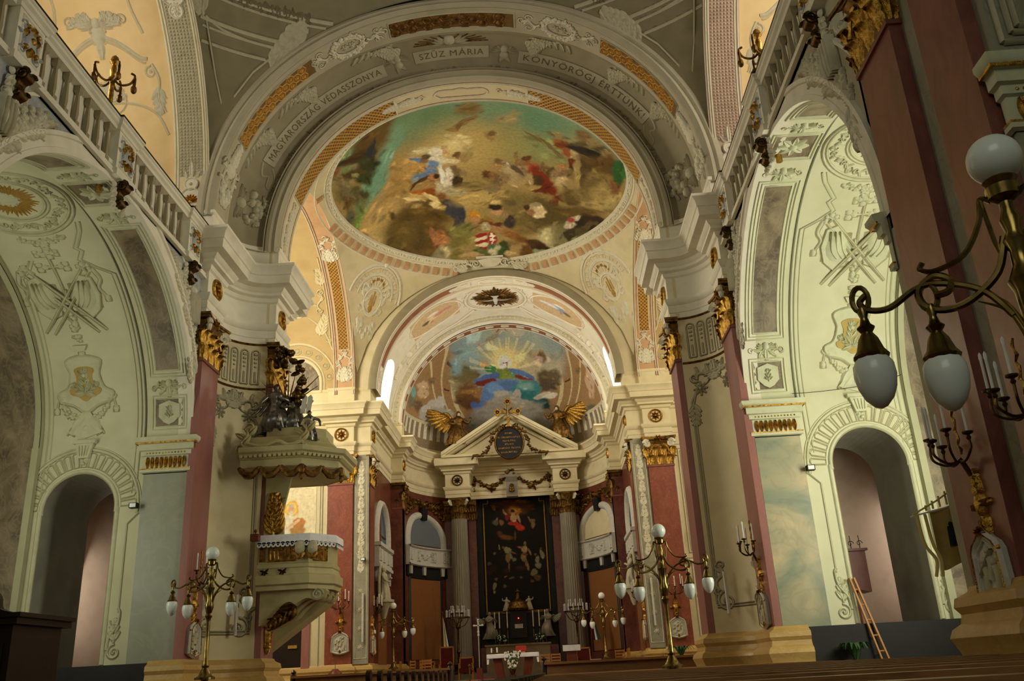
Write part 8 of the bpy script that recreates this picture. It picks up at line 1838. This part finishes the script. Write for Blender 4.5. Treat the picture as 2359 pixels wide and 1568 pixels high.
for s in (-1, 1):
    r = Relief()
    for o_, wd in ((0, .06), (.1, .04), (.3, .08)): r.frame(rect(-1.0 - o_, 5.4 - o_, 1.0 + o_, 9.4 + o_, 8), wd, .04)
    r.spiral(-.7, 9.1, .2, 0, 1.3, .06); r.spiral(.7, 9.1, .2, PI, 1.3, .06, -1)
    r.build('panel_moulding', lambda u, v, h: (s * 8.45 + u, 36.29 - h, v), 'stucco', ENT['t%d' % s])
    dd = sroot('door_%d' % (6 if s < 0 else 7), 'dark doorway with pink marble frame under the %s transept wall panel' % ('left' if s < 0 else 'right'))
    mb = MB(); mb.box(s * 8.65 - .62, s * 8.65 + .62, 36.26, 36.3, 0, 3.2); mb.build('leaf', 'wood_dark', dd, False)
    mb = MB()
    for x0_, x1_, z0_, z1_ in ((-.92, -.62, 0, 3.5), (.62, .92, 0, 3.5), (-.62, .62, 3.2, 3.5)): mb.box(s * 8.65 + x0_, s * 8.65 + x1_, 36.2, 36.3, z0_, z1_)
    mb.build('door_frame', 'marble_pink', dd, False)
    r = Relief(); r.frame(rect(-1.25, 1.7, 1.25, 4.9, 6), .07, .05); r.stroke([(-1.2, 3.65), (1.2, 3.65)], .08, .08, .05); r.spiral(-.95, 4.2, .18, 0, 1.4, .06); r.spiral(.95, 4.2, .18, PI, 1.4, .06, -1); r.acanthus(-.3, 4.2, .2, .7, 4, .25, .04); r.acanthus(.3, 4.2, PI - .2, .7, 4, .25, .04)
    for k in range(4): r.rosette(-.28 + k * .19, 3.95, .07, 6, .03, False)
    r.stroke([(-1.5, 4.95), (1.5, 4.95)], .16, .16, .12); r.build('door_overpanel', lambda u, v, h: (s * 8.65 + u, 36.29 - h, v), 'stucco', ENT['t%d' % s])
mb = MB(); mb.box(-8.55, -8.2, 36.2, 36.25, 2.5, 2.62); tag(mb.build('door_notice', 'gold_paint', None, False), 'small pale notice board on the dark transept door', 'sign')
# ------------------------------------------------------------------ globe candelabra
def lathe_me(name, prof, mat, n=12, a0=0.):
    b = MB(); b.lathe(prof, n, a0=a0); me = b.mesh(name); me.materials.append(MATS[mat]); return me
EGG = lathe_me('drop_globe', [(.0, -.30), (.035, -.285), (.075, -.24), (.1, -.18), (.112, -.11), (.108, -.05), (.085, -.01), (.05, .0)], 'frosted_glass', 20)
bb_ = MB(); bb_.ball((0, 0, 0), .138, 24, 16); BALL = bb_.mesh('top_globe'); BALL.materials.append(MATS['frosted_glass'])
CAPM = lathe_me('globe_cap', [(.09, -.02), (.1, .0), (.075, .035), (.055, .1), (.03, .14), (.05, .17), (.03, .19), (.02, .23), (.03, .26), (.015, .3)], 'brass', 10)
ring_ = MB(); ring_.tube([(.045 * cos(a), 0, .34 + .075 * sin(a)) for a in np.linspace(0, 2 * PI, 17)], .016, 6); HOOK = ring_.mesh('hook_ring'); HOOK.materials.append(MATS['brass'])
def arm_mesh():
    b = MB(); path = spline([(.05, 0, 1.62), (.12, 0, 1.42), (.28, 0, 1.3), (.42, 0, 1.28), (.52, 0, 1.34), (.53, .0, 1.44), (.44, 0, 1.5), (.36, .0, 1.45), (.38, .02, 1.38), (.45, .03, 1.37)], 5); b.tube(path, [.022] * len(path), 7)
    p2 = spline([(.1, 0, 1.15), (.2, 0, 1.32), (.35, 0, 1.42), (.52, 0, 1.46), (.7, 0, 1.38), (.82, 0, 1.4), (.86, 0, 1.46), (.82, 0, 1.5)], 5); b.tube(p2, [.02] * len(p2), 7)
    p3 = spline([(.07, 0, 1.85), (.12, 0, 1.88), (.15, 0, 1.75), (.26, 0, 1.58), (.42, 0, 1.53), (.5, 0, 1.56), (.48, 0, 1.6)], 5); b.tube(p3, [.016] * len(p3), 6); b.tube([(.12, 0, 1.88), (.1, 0, 1.6), (.08, 0, 1.5)], .014, 6)
    for z0_, a in ((1.0, .5), (1.05, .3)):
        q = spline([(.06, 0, z0_), (.12, 0, z0_ + .18), (.2 + a * .1, 0, z0_ + .28)], 4); b.tube(q, [.02 * (1 - .8 * i / (len(q) - 1)) for i in range(len(q))], 6)
    me = b.mesh('arm'); me.materials.append(MATS['brass']); return me
ARM = arm_mesh()
POST = lathe_me('post', [(.0, -.02), (.2, -.02), (.2, .02), (.14, .05), (.1, .12), (.06, .2), (.075, .24), (.05, .28), (.04, 1.1), (.05, 1.15), (.075, 1.2), (.05, 1.25), (.085, 1.36), (.09, 1.42), (.06, 1.5), (.07, 1.7), (.09, 1.76), (.05, 1.84), (.045, 1.92), (.065, 1.98), (.04, 2.03), (.055, 2.1), (.035, 2.16), (.035, 2.2), (.08, 2.23), (.085, 2.29), (.07, 2.3), (.09, 2.33), (.06, 2.35)], 'brass', 14)
def globe_lamp(label, x, y, z, k=1., rot=.35, down=0., arms=((1, .9), (-1, .9))):
    t = local_thing('globe_lamp', label, 'lamp', Matrix.Translation((x, y, z)) @ Matrix.Rotation(rot, 4, 'Z') @ Matrix.Scale(k, 4), 'brass globe candelabra')
    p = inst('post', POST, t, Matrix())
    if down:
        mb = MB(); d_ = down / k; mb.lathe([(.11, -d_), (.11, -d_ * .9), (.06, -d_ * .7), (.05, -d_ * .2), (.09, -.015)], 12); mb.build('lower_post', 'brass', t)
    inst('top_globe', BALL, t, Matrix.Translation((0, 0, 2.46)))
    for a in (0, PI):
        ar = inst('arm', ARM, t, Matrix.Translation((0, 0, .53)) @ Matrix.Rotation(a, 4, 'Z') @ Matrix.Diagonal((.96, 1, .92, 1)))
        for rr_, zz, yy in ((.82, 1.55, 0.), (.47, 1.46, .0)):
            g = inst('drop_globe', EGG, t, Matrix.Rotation(a, 4, 'Z') @ Matrix.Translation((rr_, yy, zz))); 
            inst('globe_cap', CAPM, g, Matrix()); inst('hook_ring', HOOK, g, Matrix())
    return t
globe_lamp('brass globe lamp in front of the left concave pier below the pulpit', -5.18, 18.45, 1.37, .98, -.1, .28)
globe_lamp('brass globe lamp standing in the right pews before the right pier', 3.84, 17.5, 1.12, 1.0, -.1, .03)
globe_lamp('distant brass globe lamp in the chancel, left of the altar', -4.72, 37.9, 1.6, .98, .25, .6)
globe_lamp('distant brass globe lamp in the chancel, right of the altar', 3.83, 38.0, 1.55, .98, -.15, .55)
globe_lamp('large brass globe lamp close by at the right edge of the view', 4.14, 4.2, 1.14, .985, -.62, .05)
# gallery standing lights: brass posts with small bulbs
for s, sd in ((-1, 'left'), (1, 'right')):
    g = local_thing('gallery_light', 'gilded branched light post behind the %s gallery balustrade' % sd, 'lamp', Matrix.Translation((s * (XW + .3), 15.6 if s < 0 else 16.2, 12.1)) @ Matrix.Scale(1.35, 4))
    mb = MB(); mb.lathe([(.05, -1.0), (.045, 0), (.04, 1.0), (.07, 1.03), (.04, 1.08), (.06, 1.2), (.03, 1.3), (.08, 1.36), (.05, 1.45), (0, 1.5)], 10); mb.build('post', 'gold', g)
    for k in range(5):
        a = 2 * PI * k / 5 + .4; mb = MB(); c_, s_ = cos(a), sin(a)
        P = spline([(0, 0, 1.05), (.12 * c_, .12 * s_, .95), (.26 * c_, .26 * s_, 1.0), (.32 * c_, .32 * s_, 1.15), (.26 * c_, .26 * s_, 1.2)], 4); mb.tube(P, .018, 6); mb.build('branch', 'gold_dark', g)
        mb = MB(); mb.ball((.32 * c_, .32 * s_, .9), .05, 8, 6, (1, 1, 1.5)); mb.tube([(.32 * c_, .32 * s_, .95), (.32 * c_, .32 * s_, 1.12)], .025, 6); mb.build('bulb_holder', 'gold_dark', g)
# ------------------------------------------------------------------ candle sconces and stations of the cross
STK = lathe_me('candle', [(.016, 0), (.016, .34), (.02, .36), (.017, .4), (.0, .43)], 'candle', 8)
DISH = lathe_me('drip_pan', [(.01, -.1), (.03, -.06), (.015, -.03), (.06, -.01), (.065, .01), (.03, .02)], 'bronze', 10)
def sconce(label, M, n=5, span=.36):
    t = local_thing('candle_sconce', label, 'sconce', M, 'candle sconces on the pilasters')
    r = Relief(); r.boss(0, 0, .12, .1, 8, 1.5); r.acanthus(0, .1, PI / 2, .3, 3, .2, .06); r.acanthus(0, -.1, -PI / 2, .35, 3, .2, .06); r.leaf(0, 0, 0, .22, .1, .08); r.leaf(0, 0, PI, .22, .1, .08); r.boss(.2, 0, .04, .06, 6); r.boss(-.2, 0, .04, .06, 6); r.stroke([(0, .1), (0, .42)], .06, .05, .08)
    r.build('wall_plate', lambda u, v, h: (h, u, v), 'gold', t)
    mb = MB(); mb.tube([(.06, 0, .35), (.12, 0, .5), (.16, 0, .55)], .03, 6); mb.build('stem', 'bronze', t)
    for k in range(n):
        a = -PI / 2 + PI * k / (n - 1); x, y, z = .16 + span * .75 * cos(a), span * sin(a), .78 + .07 * (k % 2)
        mb = MB(); P = spline([(.16, 0, .52), (.16 + (x - .16) * .5, y * .5, .5), (x, y, .6), (x, y, z - .08)], 5); mb.tube(P, .016, 6); mb.build('branch', 'bronze', t)
        inst('drip_pan', DISH, t, Matrix.Translation((x, y, z))); inst('candle', STK, t, Matrix.Translation((x, y, z)))
    mb = MB(); P = [(.12, .03 * sin(i * 2.2), .6 + .06 * i) for i in range(13)]; mb.tube(P, [.012 + .012 * (i % 2) for i in range(13)], 5); mb.build('crystal_chain', 'gold', t)
    return t
def station(label, M, k=1.):
    t = local_thing('stations_relief', label, 'relief plaque', M @ Matrix.Scale(k, 4), 'stations of the cross')
    out = [(-.33, -.32), (-.3, .2), (-.24, .28), (-.12, .34), (0, .42), (.12, .34), (.24, .28), (.3, .2), (.33, -.32), (.2, -.36), (0, -.4), (-.2, -.36)]
    f = lambda u, v, h: (h, u, v)
    mb = MB(); mb.prism(out[::-1], f, 0, .08); mb.build('plaque', 'relief_white', t, False)
    r = Relief(); r.frame(out, .07, .05); r.frame([(x * .78, y * .76) for x, y in out], .025, .03); r.build('frame', lambda u, v, h: f(u, v, h + .08), 'relief_white', t)
    r = Relief()
    for x, y in ((-.12, .02), (.02, .12), (.13, -.02)): r.boss(x, y + .08, .045, .05, 7, 1.2); r.stroke(spline([(x, y + .04), (x + .03, y - .1), (x - .02, y - .24)]), .11, .13, .05)
    r.stroke([(-.2, -.05), (.15, .2)], .03, .03, .06); r.build('figures', lambda u, v, h: f(u, v, h + .08), 'stucco_dim', t)
    r = Relief(); r.rosette(0, .42, .07, 6, .05); r.frame(out, .02, .055)
    for q in (-1, 1): r.leaf(q * .1, .37, PI / 2 + q * 1.3, .14, .07, .04); r.boss(q * .31, .2, .035, .04, 6); r.boss(q * .3, -.32, .035, .04, 6)
    r.acanthus(0, -.38, -PI / 2 + PI, .12, 2, .1, .04); r.build('gilding', lambda u, v, h: f(u, v, h + .09), 'gold', t)
for lab, o, n, k in (('on the left concave pier, behind the globe lamp', (-XP, 21.02, 2.25), (1, 0, 0), .95), ('on the right concave pier', (XP, 21.02, 2.2), (-1, 0, 0), .95), ('on the brick-red pilaster left of the chancel arch', (-6.48, 36.1, 2.6), (0, -1, 0), 1.0), ('on the brick-red pilaster right of the chancel arch', (6.54, 36.1, 2.5), (0, -1, 0), .95), ('on the big red pilaster in the right foreground', (XP, 10.08, 1.95), (-1, 0, 0), .95), ('on the left jamb of the chancel arch', (-5.4, 36.85, 2.5), (1, 0, 0), .9), ('on the right jamb of the chancel arch', (5.4, 36.85, 2.5), (-1, 0, 0), .9)):
    station('white relief plaque with gilt top ' + lab, frame_at(o, n), k)
    kk = Vector(o) + Vector((0, 0, .72 * k if 'foreground' in lab else .78 * k))
    sconce('brass candle sconce with white candles ' + lab, frame_at(kk, n) @ Matrix.Scale(.95, 4))
sconce('brass candle sconce at the right edge beside the big globe', frame_at((XP, 8.5, 2.75), (-1, 0, 0)) @ Matrix.Scale(.95, 4))
# fluorescent tube fittings, floodlights
for lab, x, y, z0_, z1_ in (('on the left concave pier', -6.0, 22.5, 2.36, 3.32), ('on the right concave pier', 5.95, 22.5, 2.24, 3.22), ('on the pale strip left of the chancel arch', -5.62, 36.12, 2.6, 4.42), ('on the pale strip right of the chancel arch', 5.7, 36.12, 2.62, 4.4)):
    t = thing('tube_light', 'unlit white fluorescent tube fitting ' + lab, 'lamp', (x, y, z0_), 'tube lights')
    mb = MB(); mb.tube([(x, y, z0_), (x, y, z1_)], .04, 10); mb.build('tube', 'relief_white', t)
    mb = MB(); mb.box(x - .025, x + .025, y + .03, y + .1, z0_ + .2, z0_ + .3); mb.box(x - .025, x + .025, y + .03, y + .1, z1_ - .3, z1_ - .2); tag(mb.build('bracket', 'iron', t, False))
for lab, o, n in (('on the left chapel jamb', (-7.82, 20.5, 5.25), (0, -1, 0)), ('on the right chapel jamb', (7.8, 20.5, 5.2), (0, -1, 0)), ('on the pale strip left of the chancel arch', (-5.6, 36.17, 5.72), (0, -1, 0))):
    t = local_thing('floodlight', 'small black floodlight ' + lab, 'lamp', frame_at(o, n), 'floodlights')
    mb = MB(); mb.box(.06, .2, -.09, .09, -.06, .06); mb.build('housing', 'iron', t, False); mb = MB(); mb.tube([(0, 0, 0), (.08, 0, 0)], .02, 6); mb.build('bracket', 'iron', t)
    mb = MB(); mb.box(.2, .205, -.07, .07, -.045, .045); mb.build('lens', 'frosted_glass', t, False)
strip_flags()
# ------------------------------------------------------------------ pews
ORD = 'first second third fourth fifth sixth seventh eighth ninth tenth eleventh twelfth thirteenth fourteenth fifteenth sixteenth seventeenth eighteenth nineteenth twentieth twenty-first twenty-second twenty-third twenty-fourth twenty-fifth'.split()
def pew_parts(x0, x1, K):
    out = []
    b = MB(); b.box(x0, x1, -.03, .03, .16, 1.04); out.append(('back', b, 'wood_pew'))
    b = MB(); b.box(x0, x1, -.06, .07, 1.04, 1.09); b.box(x0, x1, -.045, .05, .99, 1.04); out.append(('top_rail', b, 'wood_pew'))
    b = MB(); b.box(x0, x1, -.48, -.03, .56, .6); b.box(x0, x1, -.1, -.05, .16, .56); out.append(('seat', b, 'wood_pew'))
    b = MB(); b.box(x0, x1, .03, .24, .93, .96); out.append(('book_ledge', b, 'wood_pew'))
    for x in (x0, x1):
        k = K if abs(x) < 2 else .8
        b = MB(); prof = spline([(-.5, .16), (-.5, .7), (-.4, .82), (-.2, .9), (-.08, 1.1 * k), (-.1, 1.24 * k), (0, 1.32 * k), (.1, 1.26 * k), (.09, 1.1 * k), (.08, .16)], 3)
        b.prism(prof, lambda u, v, h: (x + h, u, v), -.035, .035); out.append(('pew_end', b, 'wood_pew_dark'))
    return out
for side, x0, x1, ys, lab in (('left', -5.6, -1.2, [8.0 + .95 * i for i in range(7, 19)], 'dark wooden pew left of the aisle'), ('right', 1.42, 6.2, [2.3 + .95 * i for i in range(25)], 'dark wooden pew right of the aisle')):
    meshes = []
    for nm, b, mt in pew_parts(x0, x1, 1. if side == 'left' else .86):
        me = b.mesh(nm, False); me.materials.append(MATS[mt]); meshes.append((nm, me))
    for iy, y in enumerate(ys):
        t = local_thing('pew', lab + ', row %s from the front' % ORD[len(ys) - 1 - iy], 'pew', Matrix.Translation((0, y, 0)), 'pews in the %s block' % side)
        for nm, me in meshes: inst(nm, me, t, Matrix())
    mb = MB(); mb.box(x0 - .1, x1 + .1, ys[0] - .6, 26.8, .012, .16); o = struct('floor', mb, 'wood_pew_dark', None, False, 'wooden platform under the %s pews' % side)
    f = thing('parapet', 'panelled wooden front parapet of the pew block %s of the aisle' % side, 'parapet', ((x0 + x1) / 2, 26.4, .16))
    mb = MB(); mb.box(x0, x1, 26.35, 26.45, .16, 1.34); mb.build('panel', 'wood_pew', f, False)
    mb = MB(); mb.box(x0, x1, 26.1, 26.5, 1.34, 1.4); mb.build('top_ledge', 'wood_pew', f, False)
    for x in (x0, x1): mb = MB(); mb.lathe([(.09, .16), (.09, 1.4), (.05, 1.45), (.08, 1.5), (.0, 1.58)], 8, (x, 26.4, 0)); mb.build('newel', 'wood_pew_dark', f)
mb = MB(); mb.box(2.72, 3.0, 26.15, 26.4, 1.4, 1.42); tag(mb.build('hymn_sheet', 'paper', None, False), 'white sheet of paper lying on the right pew front', 'paper')
# ------------------------------------------------------------------ chairs
def chair_parts():
    out = [];
    b = MB(); b.box(-.21, .21, -.2, .2, .42, .45); out.append(('seat', b))
    for x in (-.19, .19):
        for y in (-.18, .18): b = MB(); b.box(x - .018, x + .018, y - .018, y + .018, 0, .43 if y < 0 else .88); out.append(('leg', b))
    for z in (.56, .68, .8): b = MB(); b.box(-.19, .19, .17, .19, z, z + .06); out.append(('back_slat', b))
    return out
CH = []
for nm, b in chair_parts(): me = b.mesh(nm, False); me.materials.append(MATS['wood_light']); CH.append((nm, me))
n_ch = 0
def chair(x, y, rz, label, group):
    t = local_thing('slat_chair', label, 'chair', Matrix.Translation((x, y, 1.012)) @ Matrix.Rotation(rz, 4, 'Z'), group)
    for nm, me in CH: inst(nm, me, t, Matrix())
for i in range(2): chair(-5.0 + i * .1, 38.9 + .8 * i, -PI / 2, 'light wooden slat chair by the left chancel wall behind the lamp, %s one' % ('nearer', 'farther')[i], 'chairs by the left chancel wall')
for i, x in enumerate((-4.35, -3.98)): chair(x, 39.6 + .3 * i, -2.0, 'light wooden slat chair turned towards the altar, %s of the two beside the left lamp' % ('left', 'right')[i], 'turned chairs left')
chair(-3.5, 39.0, PI, 'light wooden slat chair seen from behind, nearest the left throne', 'left chairs')
for i, x in enumerate((1.35, 1.82)): chair(x, 40.6, 0, 'light wooden slat chair beside the altar table, %s of the pair' % ('left' if i == 0 else 'right'), 'chairs right of the table')
chair(4.15, 40.0, 1.3, 'light wooden slat chair sideways behind the right lamp', 'right chairs'); chair(4.55, 40.2, 0, 'light wooden slat chair facing forward behind the right lamp', 'right chairs')
for i in range(3): chair(4.95, 38.1 + .5 * i, PI / 2, 'light wooden slat chair along the right chancel wall, %s in the row' % ('nearest', 'middle', 'farthest')[i], 'chairs by the right chancel wall')
for lab, x, y, h_ in (('tall red velvet throne with gilt frame, left of the processional cross', -3.15, 43.0, 1.45), ('red velvet armchair between the throne and the processional cross', -2.22, 42.6, .95), ('red velvet armchair left of the throne', -4.0, 42.8, .85), ('red velvet stool draped chair right of the lectern', 3.1, 43.2, 1.1)):
    t = local_thing('armchair', lab, 'chair', Matrix.Translation((x, y, 1.012)))
    mb = MB(); mb.box(-.3, .3, -.28, .28, .3, .48); mb.build('seat', 'cloth_red', t, False); mb = MB(); mb.box(-.27, .27, .22, .28, .5, h_ - .06); mb.build('backrest', 'cloth_red', t, False)
    for sx in (-1, 1):
        mb = MB(); mb.box(sx * .3 - .025, sx * .3 + .025, .2, .28, 0, h_); mb.build('post', 'wood_light', t, False); mb = MB(); mb.box(sx * .3 - .025, sx * .3 + .025, -.28, -.22, 0, .68); mb.build('leg', 'wood_light', t, False); mb = MB(); mb.box(sx * .3 - .03, sx * .3 + .03, -.3, .24, .66, .7); mb.build('armrest', 'wood_light', t, False)
    mb = MB(); mb.box(-.33, .33, .2, .29, h_ - .04, h_ + .02); mb.build('crest_rail', 'wood_light', t, False)
# floor candelabra with many candles
for s, sd, x in ((-1, 'left', -2.72), (1, 'right', 2.93)):
    t = local_thing('floor_candelabrum', 'standing candelabrum crowded with white candles, %s of the high altar' % sd, 'candelabrum', Matrix.Translation((x, 44.5, 1.25)))
    mb = MB(); mb.lathe([(.3, 0), (.3, .06), (.08, .2), (.05, .9), (.1, 1.0), (.05, 1.1), (.045, 2.0), (.12, 2.1), (.05, 2.3)], 12); mb.build('stem', 'bronze', t)
    for R, z, n in ((.56, 2.55, 14), (.32, 2.75, 8)):
        mb = MB(); mb.tube([(R * cos(a), R * sin(a), z) for a in np.linspace(0, 2 * PI, 25)], .025, 6)
        for k in range(4): a = k * PI / 2 + .4; mb.tube(spline([(0, 0, z - .45), (R * .6 * cos(a), R * .6 * sin(a), z - .35), (R * cos(a), R * sin(a), z)]), .02, 6)
        rg_ = mb.build('candle_ring', 'bronze', t)
        for k in range(n): a = 2 * PI * k / n; inst('candle', STK, rg_, Matrix.Translation((R * cos(a), R * sin(a), z)) @ Matrix.Diagonal((1, 1, .85, 1)))
# flags
for lab, x, cols in (('yellow and white flag hanging from a pole left of the altar column', -3.5, ('cloth_yellow', 'linen', 'cloth_navy')), ('red, white and green flag hanging from a pole right of the altar', 3.55, ('cloth_red', 'linen', 'cloth_green'))):
    t = thing('flag', lab, 'flag', (x, 44.4, 1.25)); mb = MB(); mb.tube([(x, 44.4, 1.25), (x + .06, 44.4, 4.05)], .02, 6); mb.ball((x + .06, 44.4, 4.08), .04, 6, 5); mb.build('pole', 'wood_red', t)
    for i, c in enumerate(cols):
        mb = MB(); mb.grid(lambda a, b: (x + .05 + (.02 + .13 * i + .13 * a) * (.35 + .65 * b), 44.37 - .04 * sin((a + i) * 5), 3.9 - 1.45 * b - .15 * (a + i) * (1 - b)), 4, 12); mb.build('cloth', c, t)
# red rope barrier
for i, x in enumerate((-1.25, -.25)):
    mb = MB(); mb.lathe([(.14, 0), (.14, .03), (.03, .06), (.025, .9), (.05, .92), (.05, .96), (0, 1.0)], 10, (x, 33.2, .55 - .55)); 
    mb.v = [(p[0], p[1], p[2] + 0.0 + .56) for p in mb.v]
    if i == 0: tag(mb.build('rope_stanchion', 'brass', None), 'brass rope stanchion at the aisle end of the left pews', 'stanchion')
mb = MB(); mb.tube(spline([(-1.25, 33.2, 1.46), (-.9, 33.0, 1.1), (-.4, 32.6, .8), (.2, 32.2, .75)]), .025, 8); tag(mb.build('barrier_rope', 'cloth_red', None), 'red rope hanging from the brass stanchion', 'rope')
# potted plants
for lab, x, y, z, R in (('dark green fern on the floor right of the chancel arch', 6.45, 35.3, 0, .5), ('small green plant against the dark dado in the right chapel', 8.0, 20.1, 0, .35)):
    t = thing('potted_fern', lab, 'plant', (x, y, z)); hh = 1.35 if y > 30 else .95
    mb = MB(); mb.lathe([(.14, 0), (.14, .02), (.05, .05), (.05, hh - .25), (.15, hh - .22), (.2, hh)], 12, (x, y, z)); mb.build('pot_stand', 'wood_red', t)
    for k in range(18):
        a = k * 2.4; L_ = R * random.uniform(.7, 1.1); mb = MB()
        mb.grid(lambda p, q: (x + cos(a) * L_ * p - sin(a) * (q - .5) * .1 * sin(PI * (.1 + .85 * p)), y + sin(a) * L_ * p + cos(a) * (q - .5) * .1 * sin(PI * (.1 + .85 * p)), z + hh + .45 * sin(PI * .75 * p) + .02 * abs(q - .5)), 7, 2); mb.build('frond', 'leaf', t)
# confessional at the far left
cf = thing('confessional', 'dark carved wooden confessional cut off by the left edge', 'confessional', (-6.6, 13.1, 0))
mb = MB(); mb.box(-7.6, -5.8, 12.7, 14.0, 0, 2.15); mb.build('body', 'wood_dark', cf, False); mb = MB(); mb.box(-7.7, -5.7, 12.6, 14.1, 2.15, 2.24); mb.box(-7.75, -5.64, 12.56, 14.1, 2.24, 2.3); mb.build('cornice', 'wood_dark', cf, False)
mb = MB(); mb.prism(spline([(-7.3, 2.3), (-7.0, 2.36), (-6.6, 2.66), (-6.3, 2.7), (-6.1, 2.55), (-6.05, 2.38), (-5.8, 2.3)], 4), lambda u, v, h: (u, 12.7 + h, v), 0, .15); mb.build('crest', 'wood_dark', cf, False)
for k in range(3): mb = MB(); mb.box(-7.4 + k * .55, -7.0 + k * .55, 12.66, 12.7, .4, 1.9); mb.build('door_panel', 'wood_dark', cf, False)
# processional banner in the right chapel, by the foreground pier
bn = thing('banner', 'yellow processional banner with a small dark figure in the right chapel', 'banner', (6.85, 11.6, 0))
mb = MB(); mb.tube([(6.95, 11.62, 0), (6.95, 11.62, 3.05)], .02, 8); mb.build('pole', 'wood_light', bn)
def bnf(a, b): return (6.5 + .5 * a, 11.5 + .05 * sin(a * 7), 2.8 + .1 * a - .72 * b - .02 * sin(a * 9) * b)
mb = MB(); mb.grid(bnf, 16, 10); mb.build('cloth', 'cloth_banner', bn)
mb = MB(); mb.tube([(6.25, 11.48, 2.74), (7.02, 11.52, 2.9)], .012, 6); mb.build('crossbar', 'linen', bn)
mb = MB(); mb.tube([(6.27, 11.46, 2.76), (6.6, 11.46, 2.92), (6.84, 11.46, 3.06), (6.96, 11.46, 3.07)], .012, 6)
for k in range(6): x = 6.45 + k * .09; mb.tube([(x, 11.46, 2.79 + .021 * (k + .5)), (x, 11.46, 2.84 + .055 * (k + .5))], .014, 5)
mb.build('gallery_crest', 'cloth_yellow', bn)
for k in range(2): mb = MB(); mb.tube(spline([(6.32 + k * .1, 11.46, 2.76), (6.34 + k * .1, 11.45, 2.4), (6.44 + k * .06, 11.45, 2.2), (6.4 + k * .08, 11.45, 2.0)]), .02, 6); mb.build('cord', 'cloth_yellow', bn)
r = Relief(); r.boss(0, .12, .03, .01, 8, 1.3); r.plate([(-.05, .1), (.05, .1), (.07, -.14), (-.06, -.14)], .006); r.build('figure', lambda u, v, h: (6.72 + u, 11.48 - h, 2.5 + v), 'cloth_navy', bn)
# ladder leaning in the right doorway, hanging wooden shrine beyond
ld = thing('ladder', 'pale wooden step ladder leaning in the right chapel doorway', 'ladder', (8.7, 20.3, 0))
for x in (0, .3): mb = MB(); mb.tube([(8.75 + x * .6, 20.1, .02), (8.3 + x * .3, 20.55, 2.75)], .03, 5); mb.build('rail', 'wood_light', ld)
for k in range(8): t_ = (k + .7) / 8.5; mb = MB(); mb.tube([(8.75 - .45 * t_, 20.1 + .45 * t_, .02 + 2.73 * t_), (8.93 - .54 * t_, 20.1 + .45 * t_, .02 + 2.73 * t_)], .018, 5); mb.build('rung', 'wood_light', ld)
sh_ = thing('side_pulpit', 'dark wooden box pulpit seen through the right doorway', 'pulpit', (9.3, 23.4, 2.7))
mb = MB(); mb.prism([(9.0, 2.75), (9.65, 2.6), (9.65, 3.6), (9.0, 3.6)], lambda u, v, h: (u, 23.2 + h, v), 0, .6); mb.build('box', 'wood_red', sh_, False)
mb = MB(); mb.box(8.95, 9.7, 23.12, 23.85, 3.6, 3.66); mb.build('rim', 'wood_red', sh_, False)
mb = MB(); mb.tube([(9.3, 23.5, 0), (9.3, 23.5, 2.7)], .1, 8); mb.build('stem', 'wood_red', sh_)
r = Relief()
for k in range(3): r.spiral(9.1 + k * .22, 3.78, .08, 0, 1.2, .02); r.stroke([(9.1 + k * .22, 3.66), (9.1 + k * .22, 3.98)], .02, .015, .02)
r.build('iron_crest', lambda u, v, h: (u, 23.18 - h, v), 'iron', sh_)
bs = thing('incense_stand', 'polished red wooden bowl stand before the left red pilaster', 'stand', (-6.5, 35.3, 0)); mb = MB(); mb.lathe([(.3, 0), (.3, .9), (.3, 1.3), (.26, 1.5), (.14, 1.62), (.1, 1.66)], 16, (-6.5, 35.4, 0)); mb.build('bowl', 'wood_red', bs); mb = MB(); mb.tube([(-6.5, 35.4, 1.66), (-6.5, 35.4, 2.1)], .012, 6); mb.build('rod', 'brass', bs)
cb_ = MB(); cb_.tube(spline([(7.7, 20.45, 7.0), (8.5, 20.45, 7.02), (9.6, 20.45, 7.12), (10.3, 20.45, 7.3)]), .008, 5); tag(cb_.build('wire', 'iron', None), 'thin dark wire strung across the right chapel wall', 'wire')
